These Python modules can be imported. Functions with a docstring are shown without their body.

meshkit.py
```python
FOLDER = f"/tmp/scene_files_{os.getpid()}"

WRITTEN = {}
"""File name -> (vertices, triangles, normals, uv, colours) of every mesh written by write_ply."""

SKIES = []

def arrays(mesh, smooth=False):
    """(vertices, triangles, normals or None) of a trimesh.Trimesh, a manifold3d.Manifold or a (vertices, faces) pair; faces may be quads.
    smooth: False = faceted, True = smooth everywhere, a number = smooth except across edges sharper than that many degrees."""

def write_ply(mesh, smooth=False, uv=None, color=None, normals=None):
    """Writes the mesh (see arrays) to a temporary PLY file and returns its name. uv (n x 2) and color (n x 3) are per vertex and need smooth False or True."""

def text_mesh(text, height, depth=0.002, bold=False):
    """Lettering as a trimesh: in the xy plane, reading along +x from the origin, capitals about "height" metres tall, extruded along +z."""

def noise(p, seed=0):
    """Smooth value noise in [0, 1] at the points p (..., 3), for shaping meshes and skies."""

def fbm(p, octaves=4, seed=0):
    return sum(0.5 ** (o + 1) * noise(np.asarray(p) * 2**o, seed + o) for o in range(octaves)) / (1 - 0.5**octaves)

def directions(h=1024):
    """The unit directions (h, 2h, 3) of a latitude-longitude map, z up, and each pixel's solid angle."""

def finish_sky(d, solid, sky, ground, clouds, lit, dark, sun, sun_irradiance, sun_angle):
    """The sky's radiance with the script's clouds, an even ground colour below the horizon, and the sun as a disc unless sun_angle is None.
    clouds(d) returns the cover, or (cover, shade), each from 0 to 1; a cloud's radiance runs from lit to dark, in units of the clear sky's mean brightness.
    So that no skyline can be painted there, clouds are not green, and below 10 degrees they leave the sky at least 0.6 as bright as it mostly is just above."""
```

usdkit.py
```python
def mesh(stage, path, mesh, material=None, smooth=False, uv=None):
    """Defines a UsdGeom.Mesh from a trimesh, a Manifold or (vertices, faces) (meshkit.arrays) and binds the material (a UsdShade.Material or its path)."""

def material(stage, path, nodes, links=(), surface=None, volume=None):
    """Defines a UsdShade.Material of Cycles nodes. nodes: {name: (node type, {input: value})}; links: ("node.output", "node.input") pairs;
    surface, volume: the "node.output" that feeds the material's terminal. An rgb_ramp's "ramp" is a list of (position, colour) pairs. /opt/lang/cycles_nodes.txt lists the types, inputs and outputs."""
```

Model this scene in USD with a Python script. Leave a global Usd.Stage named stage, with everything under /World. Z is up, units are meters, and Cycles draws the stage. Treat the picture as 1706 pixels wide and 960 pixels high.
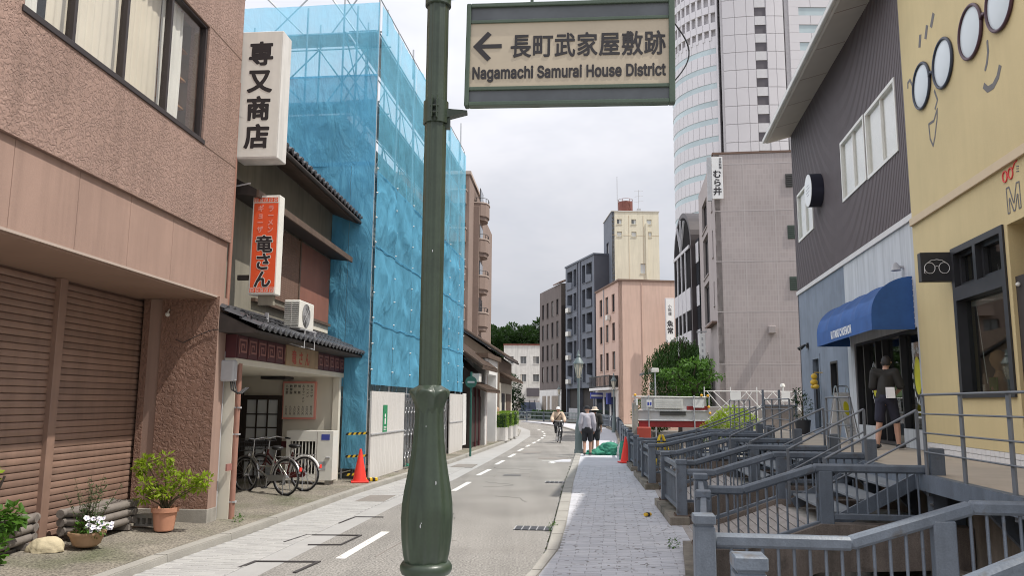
import math, random
import numpy as np, trimesh
from shapely.geometry import Polygon, LineString, box as sbox
from shapely.ops import unary_union
from pxr import Usd, UsdGeom, UsdLux, UsdShade, Gf, Sdf
import usdkit, meshkit

stage = Usd.Stage.CreateInMemory()
UsdGeom.SetStageUpAxis(stage, 'Z'); UsdGeom.SetStageMetersPerUnit(stage, 1.0)
UsdGeom.Xform.Define(stage, '/World'); UsdGeom.Scope.Define(stage, '/World/Looks')
PI = math.pi
rnd = random.Random(7)

# ------------------------------------------------------------------ camera
EYE, PITCH, ROLL = (0.0, 0.0, 1.85), math.atan(192 / 1330), math.radians(0.43)
fw = np.array([0, math.cos(PITCH), math.sin(PITCH)]); u0 = np.array([0, -math.sin(PITCH), math.cos(PITCH)]); r0 = np.array([1., 0, 0])
cr, cu = r0 * math.cos(ROLL) + u0 * math.sin(ROLL), -r0 * math.sin(ROLL) + u0 * math.cos(ROLL)
cam = UsdGeom.Camera.Define(stage, '/World/camera')
cam.AddTransformOp().Set(Gf.Matrix4d(*cr, 0, *cu, 0, *(-fw), 0, *EYE, 1))
cam.CreateHorizontalApertureAttr(36.0); cam.CreateVerticalApertureAttr(36.0 * 960 / 1706)
cam.CreateFocalLengthAttr(36.0 * 1330 / 1706); cam.CreateClippingRangeAttr((0.05, 5000.0))
cam.CreateExposureAttr(-0.10)

# ------------------------------------------------------------------ sky and sun
SUN_EL, SUN_AZ = math.radians(60), math.radians(18)          # AZ: from +x towards -y (behind the camera)
sdir = np.array([math.cos(SUN_EL) * math.cos(SUN_AZ), -math.cos(SUN_EL) * math.sin(SUN_AZ), math.sin(SUN_EL)])
usdkit.material(stage, '/World/Looks/sky', {
    'sky': ('sky_texture', {'sky_type': 'single_scattering', 'sun_disc': False, 'sun_elevation': SUN_EL, 'sun_rotation': math.atan2(sdir[0], sdir[1]), 'aerosol_density': 1.6}),
    'tc': ('texture_coordinate', {}), 'mp': ('mapping', {'scale': (1.0, 1.0, 2.2)}),
    'n': ('noise_texture', {'scale': 2.3, 'detail': 7.0, 'roughness': 0.55, 'distortion': 0.3}),
    'n2': ('noise_texture', {'scale': 5.0, 'detail': 6.0, 'roughness': 0.6}),
    'cc': ('rgb_ramp', {'ramp': [(0.32, (6.6, 6.75, 7.3)), (0.5, (7.35, 7.45, 8.0)), (0.66, (8.3, 8.35, 8.9))]}),
    'cov': ('rgb_ramp', {'ramp': [(0.25, (0.82,) * 3), (0.6, (1, 1, 1))]}),
    'mx': ('mix', {}), 'sx': ('separate_xyz', {}), 'up': ('map_range', {'from_min': 0.0, 'from_max': 1.0, 'to_min': 0.79, 'to_max': 2.15, 'clamp': True}), 'ov': ('mix', {'mix_type': 'multiply', 'fac': 1.0}), 'bg': ('background_shader', {'strength': 0.10})},
    [('tc.generated', 'mp.vector'), ('mp.vector', 'n.vector'), ('mp.vector', 'n2.vector'), ('n.fac', 'cc.fac'), ('n2.fac', 'cov.fac'), ('cov.color', 'mx.fac'),
     ('sky.color', 'mx.color1'), ('cc.color', 'mx.color2'), ('mx.color', 'ov.color1'), ('tc.generated', 'sx.vector'), ('sx.z', 'up.value'), ('up.result', 'ov.color2'), ('ov.color', 'bg.color')], surface='bg.background')
dome = UsdLux.DomeLight.Define(stage, '/World/sky')
UsdShade.MaterialBindingAPI.Apply(dome.GetPrim()).Bind(UsdShade.Material.Get(stage, '/World/Looks/sky'))
dome.GetPrim().SetCustomDataByKey('kind', 'structure')
sun = UsdLux.DistantLight.Define(stage, '/World/sun')
sun.CreateIntensityAttr(1.2); sun.CreateAngleAttr(0.6); sun.CreateColorAttr(Gf.Vec3f(1.0, 0.955, 0.88))
sun.GetPrim().CreateAttribute('inputs:normalize', Sdf.ValueTypeNames.Bool).Set(True)
q = Gf.Rotation(Gf.Vec3d(0, 0, 1), Gf.Vec3d(*sdir))
sun.AddTransformOp().Set(Gf.Matrix4d().SetRotate(q))

# ------------------------------------------------------------------ materials
def M(n): return '/World/Looks/' + n

def pm(name, col, rough=0.7, var=0.08, scale=2.0, bump=0.0, bscale=40.0, metal=0.0, streak=0.0, fine=0.0, bdist=0.01, spec=0.5, mottle=None, fscale=90.0, lane=0.0):
    """plain principled surface: two octaves of tone, optional vertical weather streaks and fine relief, in world space"""
    c = np.array(col, float)
    nodes = {'g': ('geometry', {}), 'n': ('noise_texture', {'scale': scale, 'detail': 5.0, 'roughness': 0.6}),
             'r': ('rgb_ramp', {'ramp': [(0.28, tuple(c * (1 - var))), (0.5, tuple(c)), (0.72, tuple(np.minimum(c * (1 + var), 1)))]}),
             'p': ('principled_bsdf', {'roughness': rough, 'metallic': metal, 'specular_ior_level': spec})}
    links = [('g.position', 'n.vector'), ('n.fac', 'r.fac')]
    out = 'r.color'
    if mottle:
        nodes['nm'] = ('noise_texture', {'scale': mottle[0], 'detail': 4.0}); nodes['rm'] = ('rgb_ramp', {'ramp': [(mottle[1], (0, 0, 0)), (mottle[2], (1, 1, 1))]})
        nodes['mm'] = ('mix', {'color2': mottle[3]}); links += [('g.position', 'nm.vector'), ('nm.fac', 'rm.fac'), ('rm.color', 'mm.fac'), (out, 'mm.color1')]; out = 'mm.color'
    if streak:
        nodes['ms'] = ('mapping', {'scale': (2.2, 2.2, 0.16)}); nodes['ns'] = ('noise_texture', {'scale': 2.6, 'detail': 6.0, 'roughness': 0.65})
        nodes['rs'] = ('rgb_ramp', {'ramp': [(0.42, (1, 1, 1)), (0.75, (1 - streak,) * 3)]}); nodes['xs'] = ('mix', {'mix_type': 'multiply', 'fac': 1.0})
        links += [('g.position', 'ms.vector'), ('ms.vector', 'ns.vector'), ('ns.fac', 'rs.fac'), (out, 'xs.color1'), ('rs.color', 'xs.color2')]; out = 'xs.color'
    if lane:                                               # wear drawn out along the street
        nodes['ml'] = ('mapping', {'rotation': (0, 0, 0.12), 'scale': (1.5, 0.05, 1)}); nodes['nl'] = ('noise_texture', {'scale': 1.3, 'detail': 5.0, 'roughness': 0.6})
        nodes['rl'] = ('rgb_ramp', {'ramp': [(0.35, (1 - lane,) * 3), (0.55, (1, 1, 1)), (0.7, (1 + lane * .4,) * 3)]}); nodes['xl'] = ('mix', {'mix_type': 'multiply', 'fac': 1.0})
        links += [('g.position', 'ml.vector'), ('ml.vector', 'nl.vector'), ('nl.fac', 'rl.fac'), (out, 'xl.color1'), ('rl.color', 'xl.color2')]; out = 'xl.color'
    if fine:
        nodes['nf'] = ('noise_texture', {'scale': fscale, 'detail': 2.0}); nodes['rf'] = ('rgb_ramp', {'ramp': [(0.3, (1 - fine,) * 3), (0.7, (1 + fine,) * 3)]})
        nodes['xf'] = ('mix', {'mix_type': 'multiply', 'fac': 1.0}); links += [('g.position', 'nf.vector'), ('nf.fac', 'rf.fac'), (out, 'xf.color1'), ('rf.color', 'xf.color2')]; out = 'xf.color'
    links.append((out, 'p.base_color'))
    if bump:
        nodes['nb'] = ('noise_texture', {'scale': bscale, 'detail': 4.0}); nodes['b'] = ('bump', {'strength': bump, 'distance': bdist})
        links += [('g.position', 'nb.vector'), ('nb.fac', 'b.height'), ('b.normal', 'p.normal')]
    usdkit.material(stage, M(name), nodes, links, surface='p.BSDF')
    return name

def stucco(name, col, scale=19.0, strength=0.75, dist=0.018):
    """trowelled rough-cast: flattened lumps with sharp edges"""
    c = np.array(col)
    usdkit.material(stage, M(name), {
        'g': ('geometry', {}), 'n': ('noise_texture', {'scale': scale, 'detail': 3.0, 'roughness': 0.55, 'distortion': 0.9}),
        'r': ('rgb_ramp', {'ramp': [(0.41, (0, 0, 0)), (0.47, (0.6,) * 3), (0.53, (0.93,) * 3), (0.66, (1, 1, 1))]}), 'n3': ('noise_texture', {'scale': 70.0, 'detail': 3.0}),
        'ad': ('mix', {'mix_type': 'add', 'fac': 0.25}), 'b': ('bump', {'strength': strength, 'distance': dist}),
        'n2': ('noise_texture', {'scale': 1.1, 'detail': 5.0}), 'cr': ('rgb_ramp', {'ramp': [(0.3, tuple(c * 0.9)), (0.7, tuple(c * 1.1))]}),
        'ms': ('mapping', {'scale': (2.0, 2.0, 0.14)}), 'ns': ('noise_texture', {'scale': 2.4, 'detail': 6.0, 'roughness': 0.65}), 'rs': ('rgb_ramp', {'ramp': [(0.45, (1, 1, 1)), (0.75, (0.78, 0.77, 0.76))]}), 'xs': ('mix', {'mix_type': 'multiply', 'fac': 1.0}),
        'p': ('principled_bsdf', {'roughness': 0.75})},
        [('g.position', 'ms.vector'), ('ms.vector', 'ns.vector'), ('ns.fac', 'rs.fac'), ('rs.color', 'xs.color2'), ('g.position', 'n.vector'), ('g.position', 'n2.vector'), ('g.position', 'n3.vector'), ('n.fac', 'r.fac'), ('r.color', 'ad.color1'), ('n3.color', 'ad.color2'), ('ad.color', 'b.height'),
         ('b.normal', 'p.normal'), ('n2.fac', 'cr.fac'), ('cr.color', 'xs.color1'), ('xs.color', 'p.base_color')], surface='p.BSDF')

def pane(name, tint=(0.9, 0.95, 0.95), refl=1.0, rough=0.02):
    usdkit.material(stage, M(name), {
        'f': ('layer_weight', {'blend': 0.5}), 'w': ('math', {'math_type': 'power', 'value2': 4.0}), 'k': ('math', {'math_type': 'multiply_add', 'value2': 0.75 * refl, 'value3': 0.04 * refl}),
        't': ('transparent_bsdf', {'color': tint}), 'g': ('glossy_bsdf', {'color': (0.95,) * 3, 'roughness': rough}), 'm': ('mix_closure', {})},
        [('f.facing', 'w.value1'), ('w.value', 'k.value1'), ('k.value', 'm.fac'), ('t.BSDF', 'm.closure1'), ('g.BSDF', 'm.closure2')], surface='m.closure')

def leafmat(name, a, b, tr=0.35):
    usdkit.material(stage, M(name), {
        'g': ('geometry', {}), 'n': ('noise_texture', {'scale': 3.0, 'detail': 4.0}), 'i': ('mix', {'fac': 0.5}),
        'r': ('rgb_ramp', {'ramp': [(0.3, a), (0.7, b)]}), 'p': ('principled_bsdf', {'roughness': 0.5, 'specular_ior_level': 0.3}), 't': ('translucent_bsdf', {}), 'm': ('mix_closure', {'fac': tr})},
        [('g.position', 'n.vector'), ('n.color', 'i.color1'), ('g.random_per_island', 'i.color2'), ('i.color', 'r.fac'), ('r.color', 'p.base_color'), ('r.color', 't.color'), ('p.BSDF', 'm.closure1'), ('t.BSDF', 'm.closure2')], surface='m.closure')

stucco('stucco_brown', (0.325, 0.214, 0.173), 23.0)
stucco('stucco_dark', (0.255, 0.145, 0.105), scale=16.0)  # darker copy of the brown stucco; on the pier it stands for shade
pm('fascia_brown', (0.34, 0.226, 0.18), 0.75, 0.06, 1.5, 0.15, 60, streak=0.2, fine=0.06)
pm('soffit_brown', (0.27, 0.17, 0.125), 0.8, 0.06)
pm('shutter_brown', (0.285, 0.18, 0.136), 0.5, 0.10, 3.0, streak=0.2, mottle=(2.2, 0.56, 0.78, (0.23, 0.15, 0.118)))
pm('shutter_brown_worn', (0.245, 0.155, 0.118), 0.55, 0.14, 2.0, streak=0.25); pm('rusty_steel', (0.11, 0.075, 0.055), 0.8, 0.3, 8.0)
pm('joint_dark', (0.16, 0.10, 0.075), 0.8)
pm('concrete', (0.33, 0.31, 0.275), 0.9, 0.2, 2.5, 0.3, 50, streak=0.2, fine=0.08)
pm('concrete_mossy', (0.24, 0.21, 0.17), 0.95, 0.3, 2.0, 0.5, 30, streak=0.5, fine=0.1, mottle=(1.7, 0.5, 0.75, (0.035, 0.04, 0.022)))
pm('apron_concrete', (0.20, 0.178, 0.145), 0.95, 0.2, 1.3, 0.6, 90, fine=0.6, fscale=45.0, mottle=(0.9, 0.48, 0.75, (0.10, 0.105, 0.06)))
pm('kerb_stone', (0.31, 0.295, 0.265), 0.9, 0.14, 2.0, 0.3, 60, fine=0.12)
pm('asphalt', (0.245, 0.232, 0.213), 0.92, 0.14, 0.6, 0.8, 110, fine=0.6, fscale=42.0, lane=0.13, bdist=0.006, mottle=(0.45, 0.50, 0.72, (0.195, 0.183, 0.168)))
pm('asphalt_patch', (0.22, 0.20, 0.18), 0.92, 0.1, 1.0, 0.6, 110, fine=0.3)
pm('asphalt_seam', (0.05, 0.045, 0.045), 0.8)
pm('road_paint', (0.70, 0.69, 0.66), 0.8, 0.1, 3.0, fine=0.15, mottle=(14.0, 0.56, 0.7, (0.42, 0.39, 0.35)))
pm('ground_far', (0.27, 0.25, 0.215), 0.95, 0.2, 0.3, fine=0.15)
for k, t in enumerate(((0.46, 0.46, 0.485), (0.49, 0.488, 0.51), (0.435, 0.435, 0.46))):
    pm('paver_grey' if not k else f'paver_grey_{k:03d}', t, 0.9, 0.08, 3.0, 0.2, 80, fine=0.08)
pm('paver_joint', (0.29, 0.285, 0.28), 0.95, 0.2, 2.0)
for k, t in enumerate(((0.50, 0.49, 0.475), (0.54, 0.53, 0.51))):
    pm('strip_tile' if not k else f'strip_tile_{k:03d}', tuple(np.array(t) * 0.70), 0.9, 0.08, 2.0, 0.2, 80, fine=0.08)
pm('cast_iron', (0.07, 0.07, 0.075), 0.6, 0.2, 4.0, metal=0.3)
pm('bridge_grey', (0.124, 0.147, 0.178), 0.5, 0.18, 3.0, 0.2, 60, streak=0.3, fine=0.1, mottle=(7.0, 0.60, 0.74, (0.085, 0.078, 0.072)))
pm('rail_grey', (0.16, 0.17, 0.185), 0.45, 0.15, 4.0, metal=0.3)
pm('plank_pale', (0.31, 0.28, 0.26), 0.85, 0.2, 4.0, 0.2, 60, fine=0.1)
pm('terrace_tile', (0.44, 0.37, 0.29), 0.85, 0.12, 1.2, fine=0.06, streak=0.0)
pm('tread_steel', (0.17, 0.185, 0.20), 0.55, 0.12, 3.0, fine=0.1)
pm('pole_green', (0.033, 0.048, 0.031), 0.36, 0.22, 6.0, 0.06, 60, streak=0.3, fine=0.08)
pm('sign_frame_green', (0.058, 0.085, 0.06), 0.38, 0.12, 5.0, fine=0.06)
pm('sign_slate', (0.095, 0.105, 0.115), 0.4, 0.2, 5.0)
pm('sign_cream', (0.45, 0.385, 0.29), 0.42, 0.06, 3.0, streak=0.08)
pm('ink_black', (0.018, 0.015, 0.017), 0.5)
pm('white_paint', (0.74, 0.73, 0.71), 0.55, 0.05, 3.0)
pm('white_dirty', (0.62, 0.60, 0.57), 0.65, 0.1, 2.0, streak=0.25)
pm('white_plastic', (0.70, 0.685, 0.63), 0.4, 0.05, 4.0, streak=0.1)
pm('cream_plaster', (0.62, 0.58, 0.49), 0.8, 0.07, 1.0, 0.1, 60, streak=0.06)
pm('old_plaster', (0.23, 0.21, 0.165), 0.9, 0.18, 1.3, streak=0.3)
pm('dark_wood', (0.035, 0.026, 0.022), 0.7, 0.3, 5.0, streak=0.2)
pm('brown_wood', (0.10, 0.065, 0.045), 0.75, 0.3, 5.0, streak=0.2)
pm('roof_tile', (0.055, 0.056, 0.062), 0.32, 0.3, 5.0, fine=0.1)
pm('reed_blind', (0.17, 0.10, 0.072), 0.8, 0.12, 2.0, streak=0.15)
pm('panel_rust', (0.23, 0.095, 0.065), 0.7, 0.1, 2.0, streak=0.12)
pm('sign_orange', (0.74, 0.095, 0.028), 0.35, 0.04)
pm('sign_pink', (0.72, 0.30, 0.25), 0.4, 0.04)
pm('maroon', (0.085, 0.018, 0.022), 0.6, 0.2, 4.0)
pm('maroon_light', (0.30, 0.13, 0.11), 0.6, 0.1, 4.0)
pm('tan_board', (0.36, 0.25, 0.145), 0.7, 0.15, 4.0, streak=0.2)
pm('red_ink', (0.42, 0.06, 0.035), 0.6)
pm('pipe_brown', (0.30, 0.155, 0.115), 0.5, 0.12, 4.0)
pm('pipe_grey', (0.40, 0.40, 0.41), 0.5, 0.12, 4.0)
pm('steel_bright', (0.55, 0.55, 0.56), 0.28, 0.1, 6.0, metal=0.9)
pm('rubber', (0.02, 0.02, 0.021), 0.7, 0.2, 6.0)
pm('black_metal', (0.018, 0.018, 0.02), 0.4, 0.2, 6.0)
pm('black_plastic', (0.022, 0.022, 0.024), 0.45, 0.2)
pm('bike_silver', (0.45, 0.44, 0.40), 0.32, 0.1, 6.0, metal=0.6)
pm('bike_maroon', (0.10, 0.02, 0.02), 0.35, 0.1)
pm('cone_red', (0.78, 0.045, 0.03), 0.45, 0.08, 4.0)
pm('tape_yellow', (0.75, 0.52, 0.03), 0.5)
pm('tape_black', (0.02, 0.02, 0.02), 0.5)
pm('fence_panel', (0.60, 0.575, 0.545), 0.5, 0.06, 0.6)
pm('void_dark', (0.022, 0.021, 0.022), 1.0, 0.3, 0.5, spec=0.05)
pm('beam_brown', (0.185, 0.152, 0.128), 0.92, 0.25, 2.2, 0.5, 40, streak=0.45, fine=0.2, mottle=(3.0, 0.55, 0.72, (0.07, 0.06, 0.05)))
pm('scaffold_steel', (0.42, 0.43, 0.44), 0.45, 0.15, 4.0, metal=0.5)
pm('poster_green', (0.02, 0.22, 0.09), 0.5)
pm('net_green', (0.03, 0.20, 0.13), 0.8, 0.3, 5.0)
pm('terracotta', (0.50, 0.24, 0.15), 0.8, 0.12, 4.0, 0.2, 60)
pm('bowl_tan', (0.36, 0.22, 0.13), 0.75, 0.15, 4.0, streak=0.2)
pm('log_grey', (0.20, 0.175, 0.155), 0.9, 0.2, 4.0, 0.4, 40, streak=0.2)
pm('soil', (0.05, 0.035, 0.025), 0.95, 0.3, 20.0, 0.6, 40)
pm('boulder', (0.50, 0.43, 0.29), 0.9, 0.15, 5.0, 0.6, 25)
pm('petal_white', (0.80, 0.76, 0.80), 0.6, 0.03)
pm('stem', (0.09, 0.07, 0.035), 0.8, 0.2)
pm('bark', (0.075, 0.058, 0.042), 0.9, 0.25, 6.0, 0.6, 30)
leafmat('leaf_lime', (0.26, 0.36, 0.025), (0.60, 0.66, 0.09), 0.45)
leafmat('leaf_green', (0.07, 0.16, 0.02), (0.20, 0.33, 0.05))
leafmat('leaf_grey', (0.08, 0.12, 0.05), (0.18, 0.22, 0.09))
leafmat('leaf_hedge', (0.15, 0.26, 0.02), (0.30, 0.42, 0.05), 0.4)
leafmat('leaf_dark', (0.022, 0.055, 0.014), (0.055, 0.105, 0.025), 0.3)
leafmat('leaf_willow', (0.05, 0.11, 0.022), (0.14, 0.23, 0.05), 0.4)
leafmat('leaf_forest', (0.035, 0.075, 0.016), (0.13, 0.19, 0.045), 0.3)
pane('glass'); pane('glass_shop', (0.74, 0.77, 0.75), 1.1); pane('glass_wavy', (0.97, 0.97, 0.955), 0.8, 0.05)
pm('glass_dark', (0.020, 0.023, 0.027), 0.06, 0.2, 0.4, spec=0.8)
pm('glass_blue', (0.40, 0.48, 0.50), 0.35, 0.15, 0.15, spec=0.8)
pm('glass_mid', (0.13, 0.135, 0.135), 0.1, 0.4, 0.8, spec=0.8); pm('glass_pale', (0.36, 0.35, 0.33), 0.15, 0.3, 0.8, spec=0.8)
pm('moss', (0.05, 0.065, 0.02), 0.95, 0.4, 8.0, 0.5, 40)
pm('glass_white', (0.66, 0.69, 0.70), 0.2, 0.05, 0.5, spec=0.6)
pm('curtain', (0.70, 0.64, 0.55), 0.9, 0.06, 2.0)
pm('curtain_sheer', (0.72, 0.71, 0.69), 0.9, 0.05, 2.0)
pm('room_dark', (0.045, 0.04, 0.037), 0.9, 0.2)
pm('room_mid', (0.24, 0.20, 0.16), 0.9, 0.2)
pm('bronze_frame', (0.045, 0.036, 0.036), 0.4, 0.1, metal=0.3)
pm('yellow_wall', (0.555, 0.44, 0.228), 0.8, 0.07, 0.7, 0.12, 50, streak=0.05, fine=0.05)
pm('yellow_band', (0.56, 0.44, 0.29), 0.8, 0.05)
pm('mural_grey', (0.135, 0.125, 0.12), 0.7, 0.12, 6.0)
pm('oval_white', (0.52, 0.56, 0.57), 0.25, 0.05, 1.0)
pm('rim_navy', (0.022, 0.027, 0.042), 0.35)
pm('rim_plum', (0.055, 0.022, 0.032), 0.35)
pm('rim_red', (0.62, 0.06, 0.05), 0.4)
pm('charcoal_siding', (0.10, 0.082, 0.085), 0.5, 0.08, 2.0, fine=0.05)
pm('band_white', (0.60, 0.575, 0.55), 0.6, 0.06, 2.0)
pm('wall_white_stained', (0.50, 0.51, 0.52), 0.75, 0.06, 1.5, 0.08, 60, streak=0.32)
pm('wall_slate', (0.185, 0.215, 0.26), 0.85, 0.16, 1.4, 0.1, 60, streak=0.15)
pm('soffit_white', (0.50, 0.46, 0.41), 0.7, 0.05)
pm('gutter_white', (0.58, 0.56, 0.52), 0.5, 0.06)
pm('awning_blue', (0.026, 0.09, 0.27), 0.8, 0.18, 3.0, fine=0.05)
pm('tile_white', (0.62, 0.60, 0.58), 0.4, 0.05, 6.0)
pm('logo_yellow', (0.72, 0.66, 0.03), 0.5)
pm('ornament_yellow', (0.62, 0.38, 0.03), 0.5)
pm('net_rail_white', (0.66, 0.65, 0.62), 0.5, 0.06)
pm('guard_white', (0.62, 0.60, 0.585), 0.5, 0.06, 2.0)
pm('guard_red', (0.32, 0.035, 0.035), 0.5, 0.1)
pm('box_red', (0.42, 0.07, 0.045), 0.5, 0.1)
pm('lamp_yellow', (0.75, 0.38, 0.02), 0.4)
pm('print_blue', (0.06, 0.08, 0.35), 0.5)
pm('lamp_post_far', (0.15, 0.185, 0.185), 0.45, 0.1)
pm('lantern_glass', (0.60, 0.55, 0.44), 0.25, 0.06)
pm('tower_panel', (0.57, 0.55, 0.565), 0.55, 0.035, 0.2)
pm('beige_joint', (0.44, 0.395, 0.38), 0.8, 0.08)
pm('tower_joint', (0.47, 0.455, 0.465), 0.8)
pm('tower_dark', (0.09, 0.08, 0.09), 0.5, 0.2, 0.3)
pm('beige_edge', (0.36, 0.315, 0.30), 0.75, 0.08, 0.6, streak=0.15)
pm('louvre_dark', (0.05, 0.048, 0.045), 0.6, 0.2)
pm('louvre_green', (0.055, 0.075, 0.06), 0.6, 0.2)
pm('arch_white', (0.55, 0.54, 0.55), 0.6, 0.05)
pm('pink_wall', (0.57, 0.405, 0.33), 0.85, 0.06, 0.4, streak=0.14)
pm('cream_wall', (0.70, 0.65, 0.51), 0.8, 0.05, 0.4, streak=0.16)
pm('slate_wall', (0.125, 0.14, 0.17), 0.7, 0.1, 0.5, streak=0.22)
pm('slate_dark', (0.10, 0.105, 0.125), 0.7, 0.08, 0.5)  # darker grey of the apartments' end wall, ribs and body
pm('umber_wall', (0.115, 0.092, 0.085), 0.75, 0.15, 0.6, streak=0.12)
pm('brown_wall', (0.20, 0.15, 0.11), 0.85, 0.08, 0.8, streak=0.12)
pm('apartment_wall', (0.24, 0.175, 0.145), 0.8, 0.07, 0.5, streak=0.08)
pm('apartment_sill', (0.42, 0.34, 0.29), 0.8, 0.06)
pm('tank_rust', (0.16, 0.05, 0.035), 0.6, 0.2, 2.0)
pm('skin', (0.45, 0.26, 0.185), 0.6, 0.06, 8.0)
pm('hair', (0.02, 0.016, 0.014), 0.6)
pm('cloth_grey', (0.42, 0.40, 0.44), 0.9, 0.08, 6.0, 0.3, 25)
pm('cloth_black', (0.022, 0.022, 0.026), 0.9, 0.2, 6.0)
pm('cloth_beige', (0.50, 0.39, 0.29), 0.9, 0.08, 6.0, 0.3, 25)
pm('cloth_olive', (0.024, 0.022, 0.019), 0.9, 0.15, 6.0, 0.3, 25)
pm('cloth_cream', (0.60, 0.50, 0.40), 0.9, 0.08)
pm('cloth_navy', (0.018, 0.018, 0.032), 0.9, 0.1)
pm('paper', (0.72, 0.71, 0.70), 0.8, 0.04)
pm('car_navy', (0.03, 0.05, 0.10), 0.3, 0.05)
pm('car_white', (0.55, 0.58, 0.60), 0.3, 0.04)
pm('green_sign', (0.02, 0.10, 0.075), 0.5, 0.1)
pm('light_wood', (0.42, 0.22, 0.10), 0.6, 0.15, 6.0)
pm('water', (0.02, 0.025, 0.02), 0.08, 0.2, 0.8, 0.25, 3.0, bdist=0.03)
pm('hill_green', (0.045, 0.075, 0.025), 0.95, 0.3, 0.3)
for nm, op, c in (('blue_net', 0.90, (0.155, 0.45, 0.64)), ('blue_net_thin', 0.55, (0.20, 0.56, 0.74))):
    usdkit.material(stage, M(nm), {
        'g': ('geometry', {}), 'n': ('noise_texture', {'scale': 1.3, 'detail': 5.0}), 'r': ('map_range', {'from_min': 0.3, 'from_max': 0.7, 'to_min': op - 0.06, 'to_max': op + 0.06}),
        'c': ('rgb_ramp', {'ramp': [(0.3, tuple(np.array(c) * 0.88)), (0.7, tuple(np.array(c) * 1.12))]}), 'mpb': ('mapping', {'scale': (1.0, 1.0, 0.35), 'rotation': (0.5, 0.35, 0.0)}), 'nb': ('noise_texture', {'scale': 3.2, 'detail': 5.0, 'roughness': 0.55, 'distortion': 0.6}), 'b': ('bump', {'strength': 0.8, 'distance': 0.12}),
        'd': ('diffuse_bsdf', {}), 't': ('translucent_bsdf', {}), 'm': ('mix_closure', {'fac': 0.38}), 'x': ('transparent_bsdf', {'color': (0.80, 0.93, 1.0)}), 'mm': ('mix_closure', {})},
        [('g.position', 'n.vector'), ('g.position', 'mpb.vector'), ('mpb.vector', 'nb.vector'), ('nb.fac', 'b.height'), ('b.normal', 'd.normal'), ('b.normal', 't.normal'), ('n.fac', 'r.value'), ('n.fac', 'c.fac'), ('c.color', 'd.color'), ('c.color', 't.color'),
         ('d.BSDF', 'm.closure1'), ('t.BSDF', 'm.closure2'), ('r.result', 'mm.fac'), ('x.BSDF', 'mm.closure1'), ('m.closure', 'mm.closure2')], surface='mm.closure')
# small far-off facing tiles of the beige block: courses too fine to pick apart
usdkit.material(stage, M('beige_tile'), {
    'tc': ('texture_coordinate', {}), 'mp': ('mapping', {'rotation': (PI / 2, 0, 0)}),
    'b': ('brick_texture', {'color1': (0.365, 0.315, 0.30), 'color2': (0.40, 0.345, 0.33), 'mortar': (0.425, 0.375, 0.36), 'scale': 1.0, 'brick_width': 0.13, 'row_height': 0.26, 'offset': 0.0, 'mortar_size': 0.012}),
    'g': ('geometry', {}), 'n': ('noise_texture', {'scale': 0.5, 'detail': 5.0}), 'r': ('rgb_ramp', {'ramp': [(0.3, (0.88,) * 3), (0.7, (1.06,) * 3)]}), 'x': ('mix', {'mix_type': 'multiply', 'fac': 1.0}),
    'p': ('principled_bsdf', {'roughness': 0.6})},
    [('tc.object', 'mp.vector'), ('mp.vector', 'b.vector'), ('g.position', 'n.vector'), ('n.fac', 'r.fac'), ('b.color', 'x.color1'), ('r.color', 'x.color2'), ('x.color', 'p.base_color')], surface='p.BSDF')

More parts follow.
